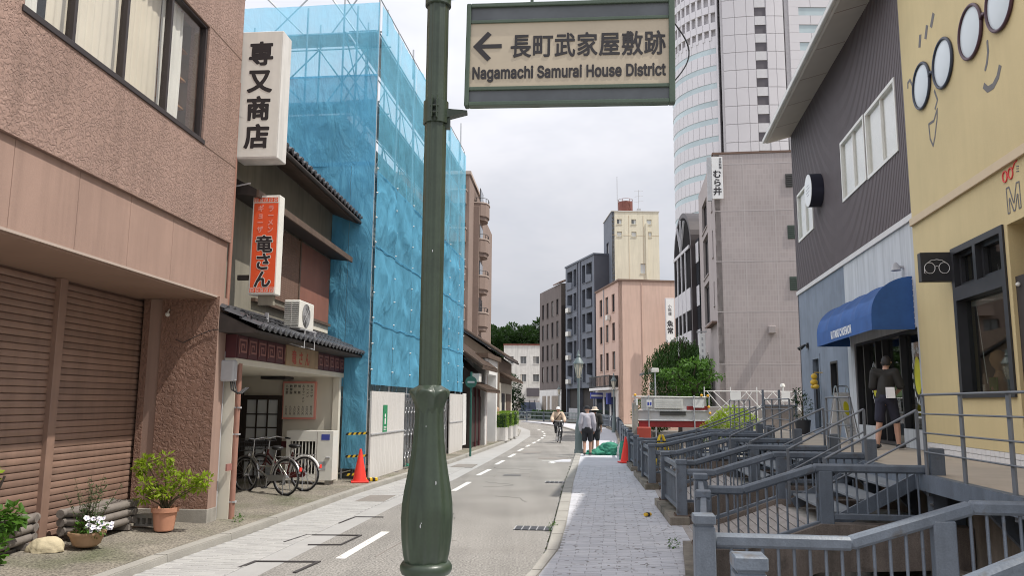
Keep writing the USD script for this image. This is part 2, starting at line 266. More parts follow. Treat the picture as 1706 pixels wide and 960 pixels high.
# outlines of the lettering that the place shows, in hundredths of the em
GLYPHS = {
 'b専': (100.0, '1,15 1,22 3,25 14,26 11,29 12,66 5,67 4,69 4,77 5,79 42,80 43,86 44,87 54,88 57,86 57,80 94,80 96,78 96,68 94,66 88,66 89,64 89,29 86,26 97,26 99,23 99,14 96,12 76,12 76,-5 72,-10 66,-12 51,-12 47,-10 44,-3 39,-7 34,-7 24,3 17,9 17,12 4,12;57,40 74,39 74,40 58,41;37,11 44,4 46,1 61,2 61,12;26,40 27,39 42,40 41,41'),
 'b又': (100.0, '0,-2 0,1 2,3 21,10 39,21 26,40 19,54 15,66 8,66 6,68 6,79 8,81 83,81 89,78 89,73 82,53 74,38 62,21 70,14 81,9 99,3 101,1 101,-1 94,-11 89,-11 74,-5 62,1 50,10 36,1 22,-6 11,-11 6,-10 2,-4;31,65 40,45 48,35 51,32 62,46 71,66 31,66'),
 'b商': (100.0, '3,75 4,77 42,77 41,85 42,86 51,89 54,87 59,77 97,76 97,65 96,63 78,63 74,57 74,56 90,56 92,52 92,-1 91,-6 88,-9 85,-11 67,-11 64,-9 62,-3 62,1 42,1 41,-2 39,-4 31,-4 28,-1 27,20 23,21 22,-10 19,-12 11,-12 9,-11 8,54 11,56 27,56 27,57 23,63 4,63 3,65;71,2 77,2 78,3 78,21 74,21 73,22 72,22;72,42 76,38 78,38 77,42;49,40 42,31 61,32 53,39 52,42 49,42;41,62 44,56 56,56 60,63;42,18 42,14 58,15 58,18;24,42 23,36 31,42'),
 'b店': (100.0, '-1,-6 -1,-3 4,6 7,21 9,34 9,74 11,76 45,76 45,78 43,81 43,84 46,86 54,88 57,86 63,76 94,76 98,74 98,64 96,61 63,61 63,53 92,53 95,51 95,41 92,39 63,38 63,33 88,32 90,31 90,-9 89,-10 78,-11 75,-7 40,-7 38,-11 28,-11 26,-9 26,31 28,32 47,33 47,61 24,61 23,24 21,12 17,-1 14,-8 11,-12 7,-11;40,8 75,8 75,18 40,18'),
 'm長': (100.0, '3,29 3,36 4,37 21,38 22,82 86,82 86,72 33,71 33,68 82,67 84,66 83,58 32,57 33,53 83,52 84,44 82,43 33,42 33,38 96,37 97,36 97,28 96,27 91,27 92,25 91,22 73,10 84,4 97,1 99,1 99,-2 93,-9 88,-9 69,-1 59,7 57,0 19,-10 15,-2 15,0 19,3 20,7 20,27 4,27;57,26 61,20 65,18 78,26;31,5 54,10 54,12 47,21 44,27 31,27'),
 'm町': (100.0, '49,66 49,76 97,76 98,75 98,66 97,65 84,65 84,-1 82,-6 78,-8 72,-9 57,-9 53,-1 54,2 71,1 72,2 72,65|5,77 47,77 48,6 46,5 15,5 14,-2 5,-2;31,48 37,48 37,67 31,67;37,36 31,37 31,16 37,16;15,16 21,16 21,37 15,37;15,48 21,48 21,67 15,67'),
 'm武': (100.0, '4,-7 3,2 4,3 11,4 11,42 13,44 22,43 22,7 26,6 30,7 31,51 4,51 4,62 58,62 59,86 68,86 69,84 70,79 76,84 78,84 87,77 94,69 94,67 89,62 96,61 96,51 71,51 70,50 74,23 78,10 81,5 83,2 86,1 87,6 88,19 89,20 91,20 98,15 96,-1 94,-6 91,-9 88,-10 83,-10 79,-9 75,-6 70,0 66,8 63,22 59,50 58,51 41,51 41,37 57,37 59,35 59,28 57,26 41,26 41,10 45,9 60,12 61,11 62,7 61,2 9,-8;70,78 70,62 86,62 83,66|12,70 13,80 52,80 54,79 54,71 52,69'),
 'm家': (100.0, '4,2 4,4 25,11 40,19 49,26 49,29 47,29 41,25 26,18 14,13 10,13 6,19 7,22 27,29 43,38 41,41 40,41 21,32 12,29 11,30 6,36 6,39 25,44 35,49 35,50 19,51 19,59 20,61 81,60 80,50 87,44 87,42 73,32 73,30 75,24 81,16 89,8 98,3 98,1 94,-3 93,-6 90,-6 86,-4 80,1 73,8 68,14 63,25 61,24 62,18 62,8 61,1 59,-3 54,-7 51,-9 34,-9 32,1 45,1 48,2 51,7 51,14 32,3 12,-5 9,-5;50,47 58,34 73,45 77,50 54,50|6,76 8,77 42,78 41,84 48,87 52,86 57,78 93,77 94,76 94,54 93,53 83,53 82,67 18,67 17,54 16,53 8,53 6,54'),
 'm屋': (100.0, '1,-4 7,9 11,27 13,81 90,81 91,56 89,55 24,55 24,52 92,51 94,50 94,43 92,41 77,41 92,27 92,25 87,21 89,19 89,11 62,10 62,4 96,3 97,1 97,-5 96,-7 18,-7 17,1 12,-9 11,-10 2,-6;78,27 62,25 62,20 84,20;24,71 24,65 79,65 79,71;46,35 60,35 66,36 63,39 63,41 52,41;17,3 51,3 50,10 25,11 26,20 51,20 50,25 34,24 29,23 26,24 24,32 32,37 35,41 23,41 22,22'),
 'm敷': (100.0, '3,-4 3,-2 7,1 13,7 17,19 17,20 3,21 3,29 7,30 6,65 8,66 25,67 25,68 4,68 4,77 25,77 25,85 26,86 34,86 36,86 36,83 40,86 42,86 47,84 53,80 53,77 57,76 57,68 36,67 36,67 54,66 55,47 57,50 61,61 66,86 70,86 76,84 73,68 97,67 98,66 98,58 97,57 93,57 93,55 89,34 83,18 89,7 99,-1 99,-4 93,-10 90,-9 87,-7 81,-1 76,6 68,-3 58,-11 55,-9 52,-4 51,-2 59,3 66,11 70,17 70,20 63,39 59,33 58,33 55,36 54,36 54,30 57,29 57,20 28,20 29,18 52,17 50,-2 47,-7 43,-9 28,-9 26,-1 28,1 39,0 40,4 40,9 26,9 21,-1 15,-7 10,-10 8,-10;71,57 73,42 76,33 77,33 81,45 82,57;35,33 37,29 45,29 44,37 43,38 36,38;36,57 36,56 44,57 44,57;36,48 36,46 44,47 43,48;36,79 36,77 39,77 39,78;16,30 24,30 24,34 25,35 25,38 16,38;16,47 25,46 25,48 17,48;25,57 17,57 16,57 25,56'),
 'm跡': (100.0, '3,-4 1,6 6,7 6,40 8,41 16,41 16,10 19,10 19,47 8,47 6,49 6,81 8,82 39,82 41,81 41,69 63,70 64,72 59,81 59,84 66,86 69,86 74,76 76,70 97,69 97,59 82,59 82,49 86,51 89,49 97,30 99,18 92,15 89,15 86,31 83,38 82,38 82,-1 81,-6 77,-9 72,-10 61,-10 58,-1 59,1 71,1 70,59 66,58 66,31 61,13 54,1 47,-7 44,-9 41,-10 34,-4 34,-3 42,5 42,6 6,-4;39,47 30,47 30,37 42,36 44,49 46,50 56,48 56,59 41,59 41,49;42,6 44,6 48,11 53,22 56,35 55,46 54,45 52,34 49,23 45,16 43,13;30,14 39,15 35,19 38,27 30,27;30,71 17,72 17,57 30,57'),
 'm竜': (100.0, '14,46 85,46 86,8 84,6 56,6 56,2 57,1 86,1 87,3 88,11 91,12 99,8 98,1 96,-5 93,-7 88,-9 54,-9 49,-8 46,-5 44,-2 44,6 26,6 25,3 15,3;56,32 73,31 74,37 56,37;56,22 56,16 74,17 73,22;26,17 44,16 44,22 26,22;26,32 44,31 44,37 26,37|3,50 4,59 28,60 24,67 11,68 9,69 9,76 11,77 45,78 42,83 43,84 48,86 52,86 58,78 90,77 91,68 77,67 73,60 97,59 97,49;37,67 41,59 60,59 64,67'),
 'mさ': (100.0, '14,58 14,64 16,66 31,64 52,64 52,66 48,78 48,80 49,81 59,82 64,66 72,66 84,70 86,70 87,68 88,59 87,58 69,55 69,54 73,44 79,35 82,32 83,29 78,23 53,25 51,26 51,33 53,36 66,35 57,53 18,53 15,54|17,12 17,21 21,34 23,35 31,34 33,32 33,31 29,24 28,17 29,12 33,9 38,6 47,5 65,6 77,7 77,-2 76,-4 59,-6 43,-6 36,-5 24,0 20,4'),
 'mん': (100.0, '6,-2 9,8 18,29 45,80 55,77 56,76 56,73 50,64 39,43 51,44 54,43 59,39 61,32 61,12 63,8 67,6 74,8 82,17 88,31 91,30 96,25 95,18 91,10 83,0 74,-5 63,-6 56,-3 53,1 50,8 49,30 47,33 42,33 34,29 28,22 24,13 17,-6 14,-6'),
 'rラ': (100.0, '13,43 13,53 83,53 89,49 89,47 82,30 76,19 65,8 59,4 51,-1 37,-6 36,-6 32,-2 29,2 29,4 43,8 58,16 64,22 70,30 74,37 75,42|22,66 23,76 82,76 81,66'),
 'rー': (100.0, '9,33 9,45 90,45 91,44 91,33'),
 'rメ': (100.0, '10,3 11,5 17,8 32,18 49,34 49,35 40,42 22,54 22,56 28,62 29,62 56,44 63,55 68,67 71,77 73,77 82,74 82,73 79,67 75,55 65,37 88,15 89,13 82,6 81,5 68,19 58,27 41,11 27,1 19,-4 17,-4'),
 'rン': (100.0, '13,5 13,7 27,10 38,14 47,18 59,26 76,42 82,51 86,59 89,59 94,49 93,48 80,29 66,17 46,5 27,-2 19,-3|16,67 16,68 22,74 24,74 47,56 49,54 49,52 42,45 41,45 27,58'),
 'rギ': (100.0, '85,75 79,84 81,85 87,86 94,76 96,71 91,68 88,68|8,24 8,27 43,32 40,49 10,44 8,51 8,56 38,60 34,77 45,79 48,62 51,61 75,66 76,67 69,77 69,80 74,82 77,81 84,69 84,66 79,64 81,56 51,51 54,34 87,39 89,31 89,29 86,28 56,24 62,-6 51,-7 45,22 10,16'),
 'rョ': (100.0, '20,7 68,7 68,22 23,23 24,32 68,33 68,46 21,46 21,56 77,56 79,55 78,-7 69,-7 68,-3 20,-3'),
 'rザ': (100.0, '84,77 84,79 91,81 95,72 97,65 90,63|4,47 4,57 24,57 24,77 35,77 35,57 60,57 61,78 72,77 71,57 91,57 91,46 71,47 71,28 67,16 64,9 55,-1 43,-7 41,-7 34,-1 34,1 49,8 55,15 60,29 61,47 35,47 36,23 35,21 24,21 24,47|74,74 74,76 80,78 83,73 87,63 84,61 80,60'),
 'rみ': (100.0, '6,13 6,23 11,32 16,38 23,42 33,45 40,46 48,64 48,66 22,64 21,75 46,75 58,77 64,72 64,71 59,65 51,45 61,43 75,38 76,54 85,53 86,50 84,33 96,25 92,14 81,21 74,7 67,0 55,-7 48,-2 47,1 58,6 68,17 72,27 66,31 55,34 46,36 35,11 29,4 26,3 17,3 11,5 9,8;16,23 16,15 18,13 24,14 28,20 35,35 29,34 22,30'),
 'rそ': (100.0, '9,39 10,41 25,43 29,44 56,67 55,68 26,66 26,76 42,76 71,78 77,72 77,71 68,64 46,45 89,47 88,37 71,38 60,36 52,32 48,28 44,22 45,14 49,9 60,5 76,5 76,1 74,-6 60,-6 51,-4 44,-1 38,5 34,12 34,22 36,27 42,35 10,31'),
 'r焼': (100.0, '3,-4 3,-2 7,3 12,13 16,23 17,36 18,84 19,85 27,84 27,52 30,57 33,67 34,69 39,67 39,75 61,75 61,86 71,85 71,75 93,75 93,66 71,66 70,54 61,54 61,65 60,66 42,66 41,61 36,51 47,51 47,62 56,62 56,51 75,51 76,62 85,62 85,51 97,51 97,42 86,42 85,41 85,32 86,31 97,31 97,23 79,22 79,1 80,0 89,0 90,11 98,8 97,-2 94,-7 91,-9 76,-9 71,-7 69,-3 69,22 60,22 59,11 54,1 48,-4 36,-9 31,-3 31,-1 40,2 47,8 49,13 51,22 36,23 36,31 47,31 47,41 36,42 35,47 32,43 27,44 26,28 39,12 39,9 34,4 33,4 26,14 23,16 18,2 9,-9 8,-9;56,32 75,31 76,42 56,42|3,38 3,41 7,51 8,64 14,64 16,64 16,55 12,39 9,36 7,36'),
 'r飯': (100.0, '1,62 3,65 9,69 18,78 24,86 31,84 31,80 39,73 47,66 47,63 43,58 41,58 30,69 25,72 10,57 22,56 19,64 24,67 27,67 31,56 42,56 42,21 35,21 35,19 43,3 47,14 49,27 49,76 69,78 84,81 88,83 90,82 94,78 94,75 79,71 58,69 58,58 89,57 94,56 89,34 80,13 89,4 97,-1 97,-3 94,-6 93,-9 91,-9 81,-2 74,5 63,-6 59,-9 56,-8 54,-4 53,-4 52,-1 60,3 69,13 59,38 56,11 52,-1 47,-9 46,-9 42,-6 41,-6 40,-3 36,-4 33,4 11,-6 10,-8 8,-8 4,1 9,5 9,7 9,56 5,54;66,47 69,35 74,23 75,23 79,32 83,48;18,29 33,29 34,35 18,35;18,44 33,43 34,48 18,48;18,7 20,7 29,11 29,13 27,17 30,19 31,21 18,20'),
 'r野': (100.0, '3,1 3,4 24,7 24,19 6,20 6,29 24,29 24,37 6,38 6,81 51,81 52,80 53,81 92,81 97,77 92,69 81,57 81,55 87,51 88,48 94,48 98,47 98,44 89,21 81,23 86,38 78,38 77,-2 74,-7 67,-9 56,-9 53,-2 53,1 67,1 67,38 34,37 34,29 52,28 51,19 34,19 34,8 54,11 54,2 7,-6 4,-5;52,72 52,48 74,48 74,50 58,60 56,62 62,68 64,67 69,64 73,63 80,70 80,71;34,55 33,46 42,46 42,55;34,72 34,63 42,63 42,72;15,47 24,46 24,55 15,55;15,64 24,63 24,72 15,72'),
 'r菜': (100.0, '3,-1 3,1 23,9 34,18 5,18 5,27 44,28 44,34 46,35 42,45 40,48 40,50 43,51 43,52 22,51 21,49 26,43 31,34 24,30 21,31 16,41 13,45 13,47 18,49 18,50 10,51 8,59 31,60 32,61 28,62 28,69 6,69 6,79 28,79 29,86 37,86 38,79 61,79 62,86 71,86 72,79 94,79 96,77 95,69 72,69 72,64 81,66 88,60 87,58 71,54 49,52 53,45 56,38 54,35 55,28 96,27 95,18 64,18 78,9 97,2 97,0 94,-3 92,-7 84,-5 74,0 64,6 55,13 54,-9 45,-9 44,-8 44,13 29,2 10,-7 8,-7;37,61 41,61 61,63 62,64 62,69 38,69|68,33 68,34 72,40 80,54 86,52 89,51 87,46 76,29 73,30'),
 'r酢': (100.0, '4,73 4,82 47,82 48,73 36,73 36,63 46,63 47,53 49,55 56,70 61,86 65,86 71,84 67,69 97,69 97,59 78,59 77,58 77,47 78,46 95,46 96,45 95,37 77,37 77,25 78,24 96,24 97,15 77,14 77,-9 68,-9 67,59 62,59 61,54 52,41 47,43 47,-7 39,-7 38,-2 14,-2 14,-9 6,-9 6,63 16,63 16,73;14,7 38,7 38,14 14,14;14,26 14,23 38,23 38,29 31,29 29,31 28,33 27,54 24,54 24,42 22,35 19,29 16,26;35,54 34,37 38,36 38,54;25,73 24,63 27,63 27,73;14,36 16,36 17,42 17,54 14,54'),
 'r豚': (100.0, '2,-5 6,7 7,21 9,82 36,82 36,56 50,63 59,70 38,70 37,79 94,79 94,70 72,70 62,60 70,47 82,56 89,63 91,63 96,57 96,56 83,45 85,35 90,21 99,8 92,1 91,1 89,3 83,14 78,29 76,39 74,39 72,38 74,26 74,8 70,-3 66,-7 62,-9 49,-9 49,-3 48,-1 49,1 58,0 62,3 64,11 65,21 52,9 43,3 39,2 36,6 36,-3 33,-7 27,-9 19,-9 16,1 27,1 26,25 16,25 14,6 10,-9 8,-9;36,31 36,12 37,11 48,18 59,28 63,34 62,39 61,41 53,33 42,26 39,26;36,35 37,34 42,37 54,45 58,50 57,53 54,54 41,47 38,47 36,49;17,35 27,35 27,49 17,49;27,72 17,72 17,58 27,58'),
 'r八': (100.0, '58,71 58,77 66,78 67,77 69,55 76,32 82,18 86,11 93,3 99,-2 91,-9 87,-6 80,1 69,19 61,45|2,-2 2,-1 12,9 20,24 26,47 29,75 39,75 40,71 37,48 34,33 28,17 20,3 9,-9 8,-9'),
 'r宝': (100.0, '6,-6 6,3 44,4 44,21 18,21 18,31 44,31 44,44 16,44 15,49 8,49 8,73 46,73 42,84 48,86 52,86 58,73 92,73 92,49 85,49 84,44 55,44 55,31 82,31 82,21 70,21 69,20 84,8 84,6 81,3 94,3 94,-6;17,63 17,54 82,54 82,64;55,21 55,3 74,3 72,6 60,17 64,21'),
 'r円': (100.0, '8,-9 8,79 92,79 93,1 92,-3 90,-7 81,-9 68,-9 65,-1 66,1 82,1 82,32 19,32 18,-8 17,-9;55,42 82,42 82,69 55,69;18,42 45,42 45,69 18,69'),
 'r五': (100.0, '4,-3 5,6 29,6 34,37 17,37 16,46 36,47 39,61 38,66 11,66 11,76 89,75 88,66 50,66 47,47 77,47 79,46 76,7 95,6 96,-4;45,37 40,6 65,6 68,37'),
 'r〇': (100.0, '4,33 4,44 5,51 8,57 13,67 21,75 27,79 32,81 44,84 56,84 62,83 68,81 79,75 87,67 91,61 94,52 96,44 96,28 92,19 87,9 79,1 73,-2 68,-5 56,-8 44,-8 38,-7 28,-3 21,1 13,9 9,15 5,26;14,41 15,28 19,18 28,9 40,3 54,2 67,6 72,9 79,16 85,28 86,41 84,52 81,58 72,67 60,73 46,74 33,71 28,67 21,60 15,48'),
 'r四': (100.0, '8,76 92,77 92,-5 82,-5 81,1 18,1 17,-6 8,-6;18,21 18,11 82,12 82,24 62,24 59,26 56,29 55,34 55,67 44,67 42,42 39,32 35,26 29,20 23,16 21,16;65,34 66,33 82,34 82,67 65,67;18,25 22,27 27,33 31,40 34,56 33,67 18,67'),
 'r六': (100.0, '59,34 59,37 66,40 69,39 94,2 96,-4 88,-8 86,-8 76,11|4,49 5,59 49,59 47,65 39,81 40,82 47,85 50,84 59,64 59,62 53,60 53,59 96,59 96,49|3,-3 4,-1 10,6 20,20 29,39 32,39 40,37 39,31 31,18 16,-6 12,-9 11,-9'),
 'r七': (100.0, '6,36 4,46 32,50 33,83 43,84 43,52 95,60 97,52 96,50 94,49 43,42 44,6 47,4 78,4 82,8 83,21 84,22 86,22 94,19 91,3 86,-4 81,-6 44,-6 39,-4 34,0 33,7 32,40'),
 'r日': (100.0, '16,-7 16,78 84,79 84,-7 75,-8 74,-7 73,-2 27,-2 26,-8;26,44 74,44 74,69 26,69;27,34 26,8 74,8 74,34'),
 'r本': (100.0, '3,13 3,15 11,21 21,31 29,43 34,54 34,54 6,54 6,64 45,64 45,85 54,86 55,64 95,64 94,54 65,54 69,45 78,33 90,21 97,16 97,14 91,7 88,8 79,15 78,9 55,9 55,-9 45,-9 45,9 22,9 21,16 12,8 8,7;55,20 75,20 64,34 55,51;25,20 45,20 45,52 44,52 34,33'),
 'r料': (100.0, '2,11 2,13 6,18 12,30 17,42 16,42 4,43 4,52 19,52 19,84 21,86 29,85 29,52 36,52 30,54 30,57 34,69 36,79 40,79 45,78 46,76 43,68 36,52 45,52 46,49 49,53 51,53 62,47 68,41 64,34 62,34 59,37 47,45 46,45 45,43 30,42 45,22 75,28 75,85 85,85 85,30 88,29 96,31 97,30 98,23 97,21 85,19 84,-9 76,-9 75,-8 75,17 45,12 44,13 43,19 39,15 37,15 31,26 29,28 29,-9 19,-9 19,24 18,24 12,9 8,4 6,4|51,73 56,79 71,67 72,64 68,58 66,58 60,65 52,70|4,75 5,78 10,79 12,78 17,61 17,54 12,53 9,54 8,64'),
 'r理': (100.0, '4,3 3,11 16,15 16,40 4,41 5,49 16,50 16,69 4,69 4,79 37,79 37,69 26,69 26,50 35,49 36,41 26,40 26,19 36,21 38,16 39,24 61,25 61,33 60,34 39,34 39,81 93,81 93,34 72,34 71,25 94,24 94,15 71,15 71,4 97,3 97,-6 31,-6 31,3 61,3 61,15 38,16 37,12 36,11 6,1;71,43 84,43 84,53 71,53;71,62 84,62 84,72 71,72;49,43 62,43 62,53 49,53;49,62 62,62 62,72 49,72'),
 'rむ': (100.0, '66,64 66,65 71,71 74,70 93,52 93,50 88,44 86,44 72,59|8,59 8,67 28,66 28,75 27,80 29,81 38,81 38,67 47,68 56,71 56,60 38,57 38,43 40,39 41,34 39,25 35,17 35,8 37,6 42,4 61,5 70,8 72,10 74,14 73,28 75,29 83,26 84,24 84,14 82,4 76,-2 63,-5 43,-6 29,-2 26,1 25,4 25,11 20,11 16,13 11,18 9,25 9,34 13,42 18,47 21,49 28,50 28,57 15,57 9,58;18,31 19,23 22,21 25,21 29,24 31,30 31,36 28,40 23,40 20,37'),
 'rら': (100.0, '17,20 21,53 21,61 23,63 32,61 29,36 33,39 46,44 53,46 65,46 74,43 79,40 84,34 86,28 86,16 82,9 79,5 74,1 66,-2 54,-5 32,-5 30,-2 29,6 55,6 69,11 74,17 76,22 74,29 70,34 63,36 54,36 45,34 35,29 28,22 26,18|30,71 33,80 35,80 48,76 72,72 73,68 72,63 69,62 46,66'),
 'r井': (100.0, '5,24 5,34 27,34 27,55 8,55 8,65 27,65 28,85 37,85 38,65 63,65 63,85 72,86 73,65 93,64 92,55 73,55 73,34 95,34 96,24 73,24 72,-9 63,-9 63,24 37,24 32,11 27,2 20,-6 13,-11 10,-7 6,-5 6,-3 10,0 18,8 24,18 25,23;38,34 63,34 63,55 38,55'),
 'r小': (100.0, '69,56 70,59 79,61 93,34 97,22 99,14 90,11 88,11 87,18 82,32 76,45|26,-1 26,1 44,1 45,2 45,84 55,84 55,-4 52,-7 48,-9 29,-9|2,17 2,19 7,26 13,38 16,47 19,60 22,61 30,59 24,36 14,16 11,13 9,13'),
 'r魚': (100.0, '3,53 4,56 12,61 22,71 33,86 42,84 42,79 63,79 66,78 69,76 69,74 61,63 86,62 86,61 86,19 86,18 82,17 82,17 92,4 96,-1 97,-6 91,-9 88,-8 84,-1 73,12 73,14 80,16 80,17 16,18 16,50 9,47;55,27 75,26 76,27 76,35 55,36;55,54 55,44 76,45 76,54;35,71 28,63 48,63 54,70;25,27 26,26 45,26 45,35 25,36;25,54 25,44 45,45 45,54|54,11 54,13 56,14 61,15 63,14 67,4 70,-6 64,-8 60,-7 57,4|33,12 34,14 43,13 46,-2 45,-7 36,-8 35,3|3,-5 3,-4 11,5 18,16 26,14 26,11 22,3 12,-9 9,-9'),
 'r常': (100.0, '8,69 22,70 21,73 16,79 16,81 22,84 25,84 27,81 32,75 33,70 45,70 46,86 56,85 56,70 67,70 67,72 72,78 75,84 77,85 86,81 78,70 93,70 93,46 84,46 83,61 17,61 17,46 8,46|14,26 46,27 46,32 23,33 23,56 77,56 78,33 57,32 56,27 87,27 87,-1 84,-4 81,-5 65,-5 63,4 77,4 77,17 57,17 56,-9 46,-9 46,17 24,17 24,-4 14,-5;33,48 33,41 68,41 68,48'),
 'rミ': (100.0, '24,68 28,76 32,77 71,69 81,66 82,65 82,63 79,56 78,55 57,61|14,12 18,21 22,21 63,12 78,7 79,6 79,4 76,-3 74,-4 50,4|20,41 23,49 26,51 67,41 75,39 76,36 72,29 71,28 55,34'),
 'lN': (75.0, '5,74 8,77 21,77 25,72 53,27 54,74 56,77 67,77 70,75 70,-2 69,-3 54,-4 52,-2 22,44 22,-1 19,-4 8,-4 6,-2'),
 'la': (56.2, '1,12 1,19 2,24 7,30 15,34 36,37 35,41 31,44 24,44 21,42 16,36 12,36 4,39 3,41 3,44 5,49 10,54 20,59 32,59 38,58 47,52 52,42 52,-2 51,-3 38,-4 36,-2 27,-5 16,-4 9,-1 4,4;17,17 18,12 21,11 28,11 34,14 36,18 36,22 20,19'),
 'lg': (61.3, '1,22 1,33 3,41 8,49 14,56 22,59 26,59 37,58 40,56 45,59 54,59 57,56 57,-6 54,-16 47,-22 35,-26 25,-26 17,-24 9,-19 4,-14 4,-9 11,-3 16,-3 22,-9 25,-10 34,-10 39,-7 41,-5 41,0 40,0 39,-1 32,-3 24,-3 16,-1 13,1 6,9;18,34 19,20 21,15 23,14 26,13 33,12 36,14 40,19 41,25 41,34 38,40 35,42 32,44 27,44 23,42'),
 'lm': (87.5, '4,-1 4,56 5,58 17,59 20,56 26,59 34,60 41,57 46,53 54,59 64,60 73,57 79,52 83,42 83,-2 82,-3 69,-4 67,-1 67,40 65,43 61,44 56,44 54,42 52,38 52,-1 51,-3 38,-4 36,-2 36,39 32,44 30,44 25,44 21,40 20,37 20,-2 17,-4 6,-4'),
 'lc': (56.9, '1,22 2,36 6,46 11,52 20,58 26,59 34,59 41,57 47,54 52,49 55,44 56,39 54,37 46,34 42,34 39,40 34,44 27,44 22,41 18,33 18,21 21,14 25,11 33,11 36,12 39,15 41,19 43,21 54,18 56,16 56,12 52,5 47,0 41,-3 34,-5 26,-5 20,-4 14,-1 6,8'),
 'lh': (58.8, '4,75 6,77 19,77 20,76 20,57 31,60 39,59 46,56 52,50 55,40 55,-1 53,-3 43,-4 39,-1 39,36 37,42 32,44 25,43 21,38 19,-2 16,-4 8,-4 4,-1'),
 'li': (24.4, '3,68 3,72 4,75 7,78 10,79 15,79 18,78 21,75 22,72 22,68 21,64 18,61 15,60 10,60 7,61 4,64|4,57 7,59 18,59 21,56 21,-1 18,-4 7,-4 4,-2'),
 'lS': (63.7, '2,15 2,21 6,23 17,22 19,20 20,16 23,13 29,11 35,11 40,12 44,15 46,18 46,22 43,25 37,27 21,32 14,35 8,40 6,44 4,50 4,57 8,67 15,74 23,77 30,78 42,77 50,74 55,70 59,65 61,60 61,55 59,51 47,51 46,52 44,57 42,60 35,62 29,62 23,60 21,57 20,53 23,49 28,47 41,44 50,40 58,33 62,25 62,16 58,6 52,1 46,-3 37,-5 26,-5 18,-3 11,1 6,6'),
 'lu': (58.8, '4,56 6,59 17,59 20,57 20,18 21,15 24,12 31,11 36,14 39,20 39,57 41,59 52,59 54,57 55,-1 54,-3 41,-4 39,-1 36,-2 30,-4 22,-4 17,-3 9,2 5,9 4,15'),
 'lr': (37.5, '4,56 6,59 17,59 20,56 28,59 36,59 39,57 39,44 36,43 26,42 23,41 21,38 20,-2 17,-4 6,-4 4,-1'),
 'lH': (74.4, '5,74 8,77 19,77 21,76 22,45 52,45 53,76 55,77 67,77 69,76 69,-1 68,-3 55,-4 53,-1 52,29 22,29 21,-2 19,-4 8,-4 6,-2'),
 'lo': (60.0, '1,22 1,32 5,45 10,52 20,58 26,59 34,59 45,56 53,48 57,39 59,32 59,22 56,12 50,3 40,-4 34,-5 26,-5 20,-4 14,-1 6,8;18,30 19,17 23,13 27,11 35,11 40,16 42,21 42,30 41,37 36,42 33,44 25,43 19,37'),
 'ls': (52.5, '5,4 1,14 3,17 13,19 16,19 19,13 23,11 30,11 35,14 35,16 33,18 15,23 9,26 5,31 3,36 3,43 6,49 10,54 19,59 32,59 39,57 46,52 51,42 48,39 41,37 37,37 35,40 30,44 23,44 19,41 21,38 38,33 44,30 49,26 51,19 51,11 49,6 44,0 38,-3 31,-5 21,-5 16,-4 9,0'),
 'lD': (72.5, '5,74 8,77 42,76 54,71 64,62 68,52 70,43 69,26 64,13 55,3 48,-1 37,-4 8,-4 6,-2;22,12 40,13 45,15 50,20 52,24 54,33 52,47 49,55 42,60 37,61 22,61'),
 'le': (58.1, '1,22 1,32 4,42 9,51 18,57 25,59 34,59 41,57 46,54 51,49 55,42 57,35 57,23 56,21 18,20 20,15 27,11 34,11 37,12 41,17 43,19 54,16 56,14 56,12 54,6 48,0 42,-3 35,-5 26,-5 15,-1 11,2 6,8;19,38 19,36 39,36 38,40 33,44 26,44 23,42'),
 'lt': (33.1, '-2,46 -2,56 0,59 6,59 6,69 8,72 21,71 22,70 22,59 31,59 32,57 32,44 30,43 22,43 22,13 23,11 31,11 32,10 34,3 34,-2 29,-4 20,-4 13,-2 9,1 6,10 6,43 1,43'),
 'lK': (66.9, '5,74 8,77 19,77 21,75 22,46 49,76 66,77 67,75 67,71 66,69 40,41 67,3 67,-2 66,-4 51,-3 28,29 21,22 21,-2 19,-4 8,-4 6,-2'),
 'lU': (74.4, '5,74 8,77 19,77 21,76 23,20 25,16 28,13 34,11 40,11 48,15 51,18 52,23 53,74 55,77 67,77 69,76 69,21 66,9 57,1 46,-4 32,-5 19,-1 10,8 7,13 5,20'),
 'lT': (65.0, '1,74 4,77 61,77 64,74 64,64 62,62 41,61 41,-1 39,-4 27,-4 24,-1 24,61 3,62 1,64'),
 'lA': (68.8, '-1,-1 -1,2 25,75 29,77 42,77 70,2 69,-2 66,-4 54,-3 46,17 22,17 16,-1 14,-3 3,-4;33,50 28,33 41,33 35,51'),
 'lI': (43.8, '1,74 3,77 41,77 42,76 42,63 40,61 31,61 31,12 40,12 42,11 43,-1 42,-3 3,-4 1,-2 1,11 4,12 14,12 14,61 4,61 1,63'),
 'lC': (73.1, '3,30 3,47 8,61 18,71 26,76 34,78 43,77 51,76 59,71 65,66 70,57 71,52 71,47 56,46 54,53 49,58 42,61 35,61 28,58 23,54 20,47 19,40 20,26 23,19 31,13 35,11 41,11 47,13 52,18 56,26 71,26 71,18 66,8 59,1 51,-3 43,-5 34,-5 26,-3 18,1 8,12 4,23'),
 'lO': (76.9, '3,30 3,42 6,56 11,64 17,71 24,75 34,78 44,77 51,76 57,72 64,67 68,62 72,54 74,44 74,29 72,18 64,6 59,1 51,-3 44,-5 34,-5 26,-3 18,1 8,12 4,21;19,40 20,26 23,20 30,13 35,11 41,11 49,14 55,21 57,28 58,41 55,52 49,59 44,61 35,61 30,59 24,54 21,48'),
 'lE': (60.0, '5,74 8,77 54,77 56,76 57,64 54,61 22,61 22,45 51,45 54,42 54,32 52,29 22,29 22,12 56,11 57,7 57,0 55,-4 8,-4 6,-2'),
